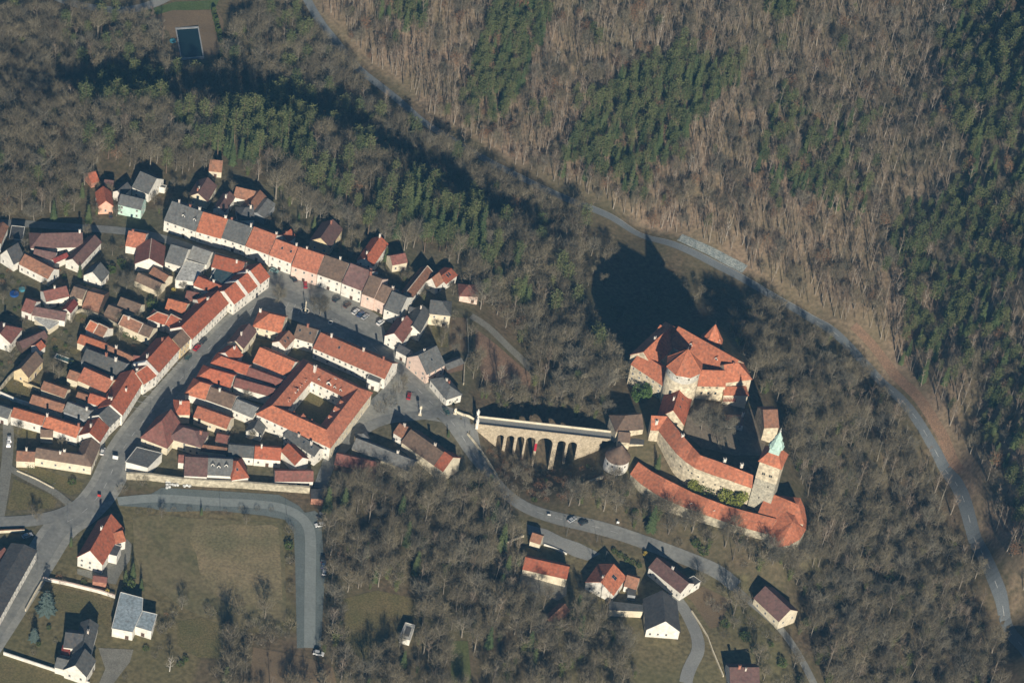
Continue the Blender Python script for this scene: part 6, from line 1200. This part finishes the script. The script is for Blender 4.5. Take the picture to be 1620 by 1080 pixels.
ZS = {'hill': 'hillside wood', 'north': 'north slope wood', 'castle': 'castle wood', 'shade': 'shadowed wood', 'east': 'castle hill wood', 'park': 'park wood', 'gully': 'bridge gully', 'edge': 'meadow scrub', 'town': 'back gardens', 'behind': 'row gardens', 'villas': 'villa gardens', 'lanes': 'lane scrub'}
LM = [((530,800),'field road bend'),((520,900),'field road cars'),((505,1030),'field road end'),((600,770),'weathered grey barn'),((700,770),'long brown roadside house'),((640,1000),'white shelter'),((590,970),'wood clearing'),((720,1030),'mossy ride'),((810,900),'long red barn'),((780,780),'lower road bend'),((850,980),'steep brown shed'),((960,980),'grey flat shed'),((1000,1060),'big white gabled barn'),
      ((400,1060),'bare brown plot'),((620,860),'wood middle'),((690,890),'tall park trees'),((880,760),'bridge piers'),((950,790),'round bastion'),((1050,820),'outer castle range'),((1180,880),'end bastion'),((1290,830),'castle bell tower'),((1250,700),'castle hall'),((1230,950),'cream lane barn'),((1330,1000),'hill lane'),((1400,850),'hill shoulder'),((1480,950),'lower valley road'),((1380,700),'valley road curve'),((1300,560),'leafy verge'),
      ((900,600),'bridge footpath'),((800,560),'pale footpath'),((760,480),'reddish slope cottage'),((700,400),'garden house'),((600,340),'tall red roofed house'),((480,310),'half grey roof'),((370,230),'pinkish brown hut'),((230,230),'mint house'),((110,300),'salmon house'),((30,320),'north lane'),((300,110),'swimming pool'),((120,120),'top corner road'),((500,120),'upper valley road'),((850,330),'middle valley road'),((930,420),'castle shadow'),
      ((60,430),'dark blue paddling pool'),((110,540),'teal garden pool'),((170,480),'patched brown barn'),((200,560),'broad red barn'),((90,640),'square back garden'),((180,680),'street house with grey roof'),((250,470),'freestanding orange barn'),((430,520),'orange roofed corner house'),((400,600),'wide orange barn'),((430,690),'half red house'),((330,700),'cream two storey house'),((690,480),'yellow plastered house'),((100,950),'big blue spruce'),((210,980),'white bungalow'),((130,1040),'grey gabled house'),
      ((1600,100),'top corner pines'),((1500,420),'dark pine stand'),((1600,700),'lower pine stand'),((1020,200),'broad conifer belt'),((820,100),'narrow conifer strip'),((1300,300),'scattered hillside pines')]
LMP = np.array([UT(q[0])[:2] for q in LM])
for i in np.where(single)[0]:
    zk, kd, x, y, z, s = pts_all[i]; ds = DESC.get(kd, {'brush': 'leafless grey brown shrub', 'ruddy': 'russet twiggy shrub', 'shrub': 'evergreen shrub'}.get(kd))
    size = 'tall ' if s > 0.85 else ('middling ' if s > 0.7 else 'low ')
    li = int(np.argmin(((LMP - np.array([x, y])) ** 2).sum(1)))
    put_tree(kd, (x, y, z), s, random.uniform(0, 6.28), size + ds + ' in the ' + ZS[zk] + ' towards the ' + LM[li][1], NAMES[kd].replace('_', ' ') + 's of the ' + ZN[zk][0])
def woodland(name, label, cat, sel):
    protos = {}
    kinds = sorted(set(pts_all[i][1] for i in sel)); plist = []
    for kd in kinds:
        for vi, (mt_, mc) in enumerate(KIND[kd]):
            bm = bmesh.new(); bm.from_mesh(mt_); nt_ = len(bm.faces); bm.from_mesh(mc); bm.faces.ensure_lookup_table(); me = bpy.data.meshes.new('tree_shape')
            for m_ in list(mt_.materials) + list(mc.materials): me.materials.append(m_)
            off = len(mt_.materials)
            for fi in range(nt_, len(bm.faces)): bm.faces[fi].material_index += off
            bm.to_mesh(me); bm.free(); protos[(kd, vi)] = len(plist); plist.append(bpy.data.objects.new('tree_shape', me))
    me = bpy.data.meshes.new(name); me.from_pydata([(pts_all[i][2], pts_all[i][3], pts_all[i][4]) for i in sel], [], [])
    vals = {'shape': [protos[(pts_all[i][1], int(rng.integers(len(KIND[pts_all[i][1]]))))] for i in sel], 'turn': [float(rng.uniform(0, 6.28)) for i in sel], 'size': [float(pts_all[i][5]) for i in sel]}
    for nm_, tp_ in (('shape', 'INT'), ('turn', 'FLOAT'), ('size', 'FLOAT')):
        me.attributes.new(nm_, tp_, 'POINT'); me.attributes[nm_].data.foreach_set('value', vals[nm_])
    o = bpy.data.objects.new(name, me); COL.objects.link(o); tag(o, label, cat, kind='stuff')
    ng = bpy.data.node_groups.new(name, 'GeometryNodeTree'); ng.interface.new_socket('Geometry', in_out='INPUT', socket_type='NodeSocketGeometry'); ng.interface.new_socket('Geometry', in_out='OUTPUT', socket_type='NodeSocketGeometry')
    N = ng.nodes; L_ = ng.links; gi = N.new('NodeGroupInput'); go2 = N.new('NodeGroupOutput'); join = N.new('GeometryNodeJoinGeometry')
    def attr(nm, tp):
        q = N.new('GeometryNodeInputNamedAttribute'); q.data_type = tp; q.inputs[0].default_value = nm; return [s_ for s_ in q.outputs if s_.name == 'Attribute' and s_.type == {'INT': 'INT', 'FLOAT': 'VALUE'}[tp]][0]
    sh, tu, sz = attr('shape', 'INT'), attr('turn', 'FLOAT'), attr('size', 'FLOAT'); cx = N.new('ShaderNodeCombineXYZ'); L_.new(tu, cx.inputs[2]); e2r = N.new('FunctionNodeEulerToRotation'); L_.new(cx.outputs[0], e2r.inputs[0])
    for q, po in enumerate(plist):
        oi = N.new('GeometryNodeObjectInfo'); oi.inputs['Object'].default_value = po; cmpn = N.new('FunctionNodeCompare'); cmpn.data_type = 'INT'; cmpn.operation = 'EQUAL'; ii_ = [s_ for s_ in cmpn.inputs if s_.type == 'INT']
        L_.new(sh, ii_[0]); ii_[1].default_value = q; ip = N.new('GeometryNodeInstanceOnPoints'); L_.new(gi.outputs[0], ip.inputs['Points']); L_.new(cmpn.outputs[0], ip.inputs['Selection'])
        L_.new(oi.outputs['Geometry'], ip.inputs['Instance']); L_.new(e2r.outputs[0], ip.inputs['Rotation']); L_.new(sz, ip.inputs['Scale']); L_.new(ip.outputs[0], join.inputs[0])
    L_.new(join.outputs[0], go2.inputs[0]); md = o.modifiers.new('wood', 'NODES'); md.node_group = ng
    return o
rest = np.where(~single)[0]
woodland('bare_woodland', 'winter woodland of leafless trees covering hillside and slopes', 'woodland', [i for i in rest if FAM[pts_all[i][1]] == 'b'])
woodland('conifer_woodland', 'dark green stands of spruce and pine on the far hillside', 'woodland', [i for i in rest if FAM[pts_all[i][1]] == 'c'])
woodland('undergrowth', 'leafless scrub and undergrowth at the wood edges', 'undergrowth', [i for i in rest if FAM[pts_all[i][1]] == 's'])
print('TREES', len(pts_all), 'single', int(single.sum()), 'windows', WCOUNT[0], {k_: sum(1 for p in pts_all if p[1] == k_) for k_ in NAMES})
# ------------------------------------------------------------------ cars
M_TYRE = mat('tyre_rubber', (0.02, 0.02, 0.02), rough=0.9); M_CGL = mat('car_glass', (0.02, 0.03, 0.035), rough=0.1, spec=0.5, fine_amt=0.02); M_LAMP = mat('lamp_lens', (0.7, 0.7, 0.66), rough=0.2); M_TAIL = mat('tail_lens', (0.35, 0.02, 0.02), rough=0.3)
PAINTS = {'white': (0.75, 0.75, 0.72), 'silver': (0.42, 0.44, 0.45), 'dark': (0.035, 0.04, 0.045), 'red': (0.42, 0.02, 0.03), 'green': (0.05, 0.10, 0.085), 'blue': (0.05, 0.1, 0.2), 'teal': (0.16, 0.26, 0.25), 'brown': (0.10, 0.06, 0.045)}
def _prof(mb, prof, w0, w1, mi=0):
    n_ = len(prof); zs = [p[1] for p in prof]; lo, hi = min(zs), max(zs); f = lambda z: w0 + (w1 - w0) * (z - lo) / (hi - lo)
    mb.add([(x, -f(z), z) for x, z in prof] + [(x, f(z), z) for x, z in prof], [tuple(range(n_)), tuple(range(2 * n_ - 1, n_ - 1, -1))] + [(i, n_ + i, n_ + (i + 1) % n_, (i + 1) % n_) for i in range(n_)], mi)
CARM = {}
def car_parts(col, van):
    if (col, van) in CARM: return CARM[(col, van)]
    pm = mat('car_paint_' + col, PAINTS[col], tuple(c * 0.92 for c in PAINTS[col]), rough=0.3, spec=0.5, fine_amt=0.03); k_ = 1.25 if van else 1.0
    mb = MB(); _prof(mb, [(-2.1, 0.35), (2.1, 0.35), (2.2, 0.55), (2.12, 0.78), (1.1, 0.95 * k_), (-1.9, 0.98 * k_), (-2.15, 0.85), (-2.18, 0.5)], 0.88, 0.82); body = mb.mesh('body', [pm])
    mb = MB(); _prof(mb, [(-1.85, 0.97 * k_), (1.05, 0.95 * k_), (0.3, 1.40 * k_), (-1.5, 1.42 * k_)], 0.8, 0.64); cab = mb.mesh('cabin_glass', [M_CGL])
    mb = MB(); _prof(mb, [(-1.5, 1.415 * k_), (0.32, 1.40 * k_), (0.2, 1.47 * k_), (-1.4, 1.49 * k_)], 0.66, 0.6); rf = mb.mesh('roof_panel', [pm])
    mb = MB(); n_ = 10; A = [2 * math.pi * i / n_ for i in range(n_)]; mb.add([(0.32 * math.cos(a), -0.11, 0.32 * math.sin(a)) for a in A] + [(0.32 * math.cos(a), 0.11, 0.32 * math.sin(a)) for a in A], [tuple(range(n_)), tuple(range(2 * n_ - 1, n_ - 1, -1))] + [(i, n_ + i, n_ + (i + 1) % n_, (i + 1) % n_) for i in range(n_)]); wh = mb.mesh('wheel', [M_TYRE])
    mb = MB(); mb.box((-0.05, -0.16, -0.08), (0.05, 0.16, 0.08)); hl = mb.mesh('headlight', [M_LAMP]); mb = MB(); mb.box((-0.05, -0.16, -0.08), (0.05, 0.16, 0.08)); tl = mb.mesh('tail_light', [M_TAIL])
    CARM[(col, van)] = (body, cab, rf, wh, hl, tl); return CARM[(col, van)]
def car(reg, p, q, col, label, van=False, group=None, s=1.0):
    a = UT(px(reg, p)); b_ = UT(px(reg, q)); c = a; ang = math.atan2(b_[1] - a[1], b_[0] - a[0]); e = empty('parked_van' if van else 'parked_car', (c[0], c[1], c[2] + 0.26), label, 'van' if van else 'car', group); e.rotation_euler = (0, 0, ang)
    e.scale = (1.12 * s, 1.12 * s, 1.12 * s)
    body, cab, rf, wh, hl, tl = car_parts(col, van)
    for nm, me, loc in [('body', body, (0, 0, 0)), ('cabin_glass', cab, (0, 0, 0.002)), ('roof_panel', rf, (0, 0, 0.004))] + [('wheel', wh, (x, y, 0.32)) for x in (1.35, -1.35) for y in (0.78, -0.78)] + [('headlight', hl, (2.16, y, 0.66)) for y in (0.6, -0.6)] + [('tail_light', tl, (-2.17, y, 0.75)) for y in (0.6, -0.6)]:
        o = bpy.data.objects.new(nm, me); COL.objects.link(o); o.parent = e; o.location = loc
SQ = 'cars parked on the market square'
for a in [('Z2',(815,520),(845,530),'teal','pale teal car before the white row house at the square corner'),('Z2',(937,572),(915,548),'dark','dark car parked at the pink row house'),('Z2',(1012,612),(1010,580),'red','red car parked on the square'),
          ('Z2',(1208,702),(1225,690),'dark','black car parked before the brown roofed row house'),('Z2',(1276,738),(1293,726),'brown','dark brown car parked before the purple roofed row house'),('Z2',(1330,780),(1348,766),'white','white car, first of three side by side on the square'),
          ('Z2',(1360,796),(1378,782),'blue','dark blue car between the white and the silver car'),('Z2',(1390,812),(1408,798),'silver','silver car, last of three side by side on the square')]: car(*a, group=SQ)
car('Z2', (1487,850), (1505,838), 'white', 'white van parked at the east end of the square', True)
for a in [('Z2',(600,722),(620,705),'silver','silver car parked before the corner building'),('Z2',(582,742),(600,725),'white','white car parked below the silver one at the corner building'),('Z2',(392,880),(412,862),'white','white car parked before the red winged street house'),
          ('Z2',(366,964),(388,940),'dark','dark car driving up main street'),('Z2',(325,1008),(347,984),'red','red car driving on main street behind the dark one'),('Z4',(527,738),(550,710),'green','dark green car parked on main street'),
          ('Z5',(872,590),(880,560),'dark','dark car parked at the lower main street'),('Z5',(876,625),(884,596),'white','white car parked at the lower main street'),('Z1',(700,450),(698,425),'dark','dark car parked below the salmon house'),
          ('C4',(684,262),(690,235),'red','red car at the crossing by the grassy verge'),('C4',(1005,392),(985,365),'green','dark green car beside the bridge forecourt'),
          ('C8',(1060,234),(1030,238),'silver','silver car, topmost at the wood edge of the field road'),('C8',(1045,254),(1015,258),'dark','dark car between two pale cars at the field road'),('C8',(1036,292),(1006,296),'white','white car, third at the wood edge of the field road'),
          ('C8',(1050,462),(1052,440),'dark','dark car parked along the vertical field road'),('C8',(1053,492),(1055,470),'blue','blue grey car parked along the vertical field road'),('C8',(1057,525),(1059,503),'white','white car parked along the vertical field road'),
          ('C7',(155,248),(180,240),'silver','silver car in the shaded yard by the west road'),('C5',(585,205),(600,195),'silver','silver car parked on the lower road lay-by'),('C5',(670,225),(690,215),'dark','dark car parked on the lower road lay-by')]: car(*a)
car('C8', (1028,938), (1060,946), 'white', 'white trailer van at the end of the field road', True); car('Z5', (78,522), (78,490), 'white', 'white van in the yard west of the orange range, upper one', True); car('Z5', (72,560), (72,528), 'white', 'white van in the yard west of the orange range, lower one', True)
# ------------------------------------------------------------------ street furniture
def _lamp_meshes():
    mb = MB(); mb.cone((0, 0), 0.09, 0, 0.06, 7.0, 6); pole = mb.mesh('pole', [M_GUT]); mb = MB(); mb.box((0, -0.04, 6.9), (1.3, 0.04, 7.0)); arm = mb.mesh('arm', [M_GUT]); mb = MB(); mb.box((1.0, -0.14, 6.8), (1.7, 0.14, 6.93)); head = mb.mesh('lamp_head', [M_GUT]); return pole, arm, head
LP = _lamp_meshes()
for reg, p, lb in [('C4',(768,405),'street lamp beside the traffic island'),('C4',(1165,520),'street lamp at the bridge forecourt'),('C4',(820,190),'street lamp before the low hipped house'),('C4',(955,335),'street lamp on the pavement near the dark green car'),('C8',(868,245),'street lamp inside the field road bend'),('C8',(535,215),'street lamp along the field road, middle one'),('C8',(238,235),'street lamp at the west end of the field road'),
                   ('Z5',(1290,310),'street lamp on the shaded side of main street'),('Z4',(495,930),'street lamp on main street pavement'),('Z2',(1245,770),'street lamp on the square among parked cars'),('C5',(545,320),'street lamp at the lower road lay-by'),('C5',(770,360),'street lamp by the clipped hedge'),('C5',(830,500),'street lamp before the orange house'),('C7',(210,500),'street lamp by the garden wall corner'),('C7',(385,160),'street lamp at the villa junction'),('Z5',(240,880),'street lamp on the park path'),('Z5',(450,990),'street lamp at the park path end')]:
    q = UT(px(reg, p)); e = empty('street_lamp', q, lb, 'street lamp', 'street lamps of the town'); e.rotation_euler = (0, 0, random.uniform(0, 6.28))
    for nm, me in zip(('pole', 'arm', 'lamp_head'), LP): o = bpy.data.objects.new(nm, me); COL.objects.link(o); o.parent = e
def basin(reg, p, r, label, name, col_h, cat):
    q = UT(px(reg, p)); root = empty(name, q, label, cat); z = q[2]; c = q[:2]; org = world_loc(root)
    mb = MB(); n_ = 16; A = [2 * math.pi * i / n_ for i in range(n_)]
    ring = lambda rr, zz: [(c[0] + rr * math.cos(a), c[1] + rr * math.sin(a), zz) for a in A]
    mb.add(ring(r, z - 0.3) + ring(r, z + 0.9) + ring(r - 0.35, z + 0.9) + ring(r - 0.35, z + 0.2), [(i + k_ * n_, (i + 1) % n_ + k_ * n_, (i + 1) % n_ + (k_ + 1) * n_, i + (k_ + 1) * n_) for k_ in range(3) for i in range(n_)]); mb.obj('basin', wmat('white'), org, root)
    mb = MB(); mb.cone(c, r - 0.36, z + 0.3, r - 0.36, z + 0.6, n_); mb.obj('water', M_WATER, org, root)
    if col_h: mb = MB(); mb.cone(c, 0.5, z, 0.45, z + 1.4, 8); mb.cone(c, 0.25, z + 1.4, 0.2, z + col_h - 1.2, 8); mb.cone(c, 0.4, z + col_h - 1.2, 0.15, z + col_h, 8); mb.obj('column', wmat('cream'), org, root)
basin('Z2', (1012,772), 2.0, 'round white fountain with tall column in the middle of the square', 'fountain', 7.0, 'fountain'); basin('Z2', (1170,845), 1.3, 'small round white planter basin on the square', 'planter_basin', 0, 'planter')
def column(reg, p, h, label):
    q = UT(px(reg, p)); root = empty('shrine_column', q, label, 'monument'); org = world_loc(root); x, y, z = q; mb = MB(); mb.box((x - 0.8, y - 0.8, z - 0.3), (x + 0.8, y + 0.8, z + 0.9)); mb.obj('plinth', wmat('cream'), org, root)
    mb = MB(); mb.cone((x, y), 0.35, z + 0.9, 0.28, z + h - 1.5, 10); mb.obj('shaft', wmat('white'), org, root); mb = MB(); mb.box((x - 0.6, y - 0.6, z + h - 1.5), (x + 0.6, y + 0.6, z + h - 0.5)); mb.cone((x, y), 0.7, z + h - 0.5, 0.05, z + h, 4, a0=0.785); mb.obj('head', wmat('cream'), org, root)
column('C4', (780,412), 6.0, 'white shrine column on the traffic island'); column('C4', (1080,400), 3.6, 'short pinkish pillar at the forecourt wall')
def signboard(reg, p, label, w_, h_, colr):
    q = UT(px(reg, p)); root = empty('sign_board', q, label, 'sign'); org = world_loc(root); x, y, z = q
    for dx in (-w_ / 2 + 0.1, w_ / 2 - 0.1): mb = MB(); mb.cone((x + dx, y), 0.06, z - 0.2, 0.06, z + h_ + 0.6, 5); mb.obj('post', M_GUT, org, root)
    mb = MB(); mb.box((x - w_ / 2, y - 0.12, z + 0.8), (x + w_ / 2, y - 0.07, z + 0.8 + h_)); mb.obj('panel', mat('sign_' + colr, {'white': (0.75, 0.75, 0.72), 'red': (0.5, 0.04, 0.03)}[colr]), org, root)
signboard('Z5', (985,690), 'white and red board at the flat roofed hall', 2.6, 2.2, 'white'); signboard('Z5', (848,1010), 'small red road sign at the street bend', 1.6, 1.4, 'red'); signboard('C5', (925,232), 'small white sign on the lower road verge', 1.2, 1.4, 'white'); signboard('C5', (415,172), 'low white sign beside the lower road bend', 1.6, 0.9, 'white')
# pools
def pool(name, label, pts, reg, rimm, water, rim=1.0):
    P = [np.array(q) for q in poly_px(reg, pts)]; c = np.mean(P, 0); z = max(tz(*q) for q in P) + 0.25; root = empty(name, (*c, z), label, 'pool'); org = world_loc(root)
    ar = sum(P[i][0] * P[(i + 1) % 4][1] - P[(i + 1) % 4][0] * P[i][1] for i in range(4)); P = P if ar > 0 else P[::-1]
    O = [c + (q - c) * (1 + rim * 1.4 / np.linalg.norm(q - c)) for q in P]; mb = MB()
    for i in range(4): j = (i + 1) % 4; mb.prism([O[i], O[j], P[j], P[i]], z - 2.5, z + 0.15)
    mb.obj('rim', rimm, org, root); mb = MB(); mb.prism(P, z - 2.0, z - 0.1); mb.obj('water', water, org, root); FOOT.append(O)
pool('swimming_pool', 'long dark green outdoor swimming pool with pale rim', [(838,142),(938,142),(962,275),(862,280)], 'F1', wmat('grey'), M_WATER, 1.2)
pool('garden_pool', 'small teal covered pool in the back gardens', [(490,598),(622,648),(600,676),(470,626)], 'Z3', wmat('white'), rmat('teal'), 0.4)
def paddling(reg, p, r, colr, label):
    q = UT(px(reg, p)); root = empty('paddling_pool', q, label, 'pool'); org = world_loc(root); x, y, z = q; mb = MB(); mb.cone((x, y), r, z - 0.2, r * 0.97, z + 0.9, 20); mb.obj('wall', mat('pool_liner_' + colr, {'blue': (0.03, 0.1, 0.3), 'cyan': (0.08, 0.3, 0.38)}[colr], rough=0.4), org, root)
    mb = MB(); mb.cone((x, y), r * 0.9, z + 0.85, r * 0.9, z + 0.95, 20); mb.obj('cover', mat('pool_cover_' + colr, {'blue': (0.02, 0.07, 0.25), 'cyan': (0.1, 0.34, 0.4)}[colr], rough=0.3), org, root)
paddling('Z3', (122,85), 2.3, 'blue', 'round dark blue paddling pool in the western garden'); paddling('Z3', (188,46), 1.6, 'cyan', 'smaller cyan paddling pool beside the blue one'); paddling('F1', (820,198), 1.9, 'cyan', 'pale blue round basin beside the swimming pool')
# wrapped bales below the town wall
mb = MB(); n_ = 12; A = [2 * math.pi * i / n_ for i in range(n_)]
mb.add([(0.6 * math.cos(a), -0.55, 0.6 + 0.6 * math.sin(a)) for a in A] + [(0.65 * math.cos(a), 0, 0.62 + 0.62 * math.sin(a)) for a in A] + [(0.6 * math.cos(a), 0.55, 0.6 + 0.6 * math.sin(a)) for a in A], [tuple(range(n_)), tuple(range(3 * n_ - 1, 2 * n_ - 1, -1))] + [(i + k_ * n_, i + (k_ + 1) * n_, (i + 1) % n_ + (k_ + 1) * n_, (i + 1) % n_ + k_ * n_) for k_ in (0, 1) for i in range(n_)]); BALE = mb.mesh('wrapped_bale', [mat('bale_film', (0.7, 0.7, 0.66), rough=0.4)])
for p in [(300,955),(320,955),(300,975),(320,975),(300,995),(320,992),(345,975),(362,978),(380,975),(430,985),(450,980),(470,985)]:
    q = UT(px('Z6', p)); o = inst('wrapped_bale', BALE, None, q, random.uniform(0, 3)); tag(o, 'white wrapped bale lying below the town wall', 'bale', 'bales below the town wall')
# parking bay lines
def bay_lines(name, label, A, B, reg, n_, ln, ang):
    a, b_ = UT(px(reg, A))[:2], UT(px(reg, B))[:2]; t = _unit(b_ - a); d = np.array([t[0] * math.cos(ang) - t[1] * math.sin(ang), t[0] * math.sin(ang) + t[1] * math.cos(ang)]); mb = MB()
    for i in range(n_):
        c = a + (b_ - a) * i / max(1, n_ - 1); e = c + d * ln; s = np.array([-d[1], d[0]]) * 0.16; mb.add([(*(q), tz(*q) + 0.34) for q in (c - s, e - s, e + s, c + s)], [(0, 1, 2, 3)])
    tag(mb.obj(name, M_PAINT), label, 'road marking', kind='structure')
bay_lines('parking_marking', 'pale parking bay lines along main street', (1130,1050), (1470,660), 'Z3', 9, 5.0, -1.3); bay_lines('parking_marking', 'parking bay lines on the square', (1390,262), (1500,300), 'Z4', 3, 6.5, -1.5)
for nm, lb, pts in (('hedge_shrub', 'clipped dark hedge shrub beside the swimming pool', [(1015,80),(1022,105),(1028,130),(1034,155),(1040,180),(1046,205),(1052,230)]),):
    for p in pts: q = UT(px('F1', p)); put_tree('thuja', q, 1.5, 0, lb, 'hedge beside the swimming pool')
for p in [(120,270),(180,262),(300,262),(380,260),(470,262),(560,262),(640,258),(720,256),(790,258)]:
    q = UT(px('C8', (p[0], p[1] - 42))); put_tree('brush', q, random.uniform(0.5, 0.8), 0, 'low bare hedge bush along the field road', 'hedge along the field road')
# ------------------------------------------------------------------ air
hb = MB(); hb.box((GX[0] - 100, GY[0] - 100, -60), (GX[-1] + 100, GY[-1] + 100, CAM[2] + 40))
hm = bpy.data.materials.new('winter_haze'); hm.use_nodes = True; hn = hm.node_tree.nodes; hn.clear(); ho = hn.new('ShaderNodeOutputMaterial'); pv = hn.new('ShaderNodeVolumePrincipled')
pv.inputs['Color'].default_value = (0.22, 0.60, 1.0, 1); pv.inputs['Density'].default_value = 0.000064; pv.inputs['Anisotropy'].default_value = 0.0; hm.node_tree.links.new(pv.outputs[0], ho.inputs['Volume'])
tag(hb.obj('haze', hm), 'thin blue winter haze over town and valley', 'haze', kind='stuff')
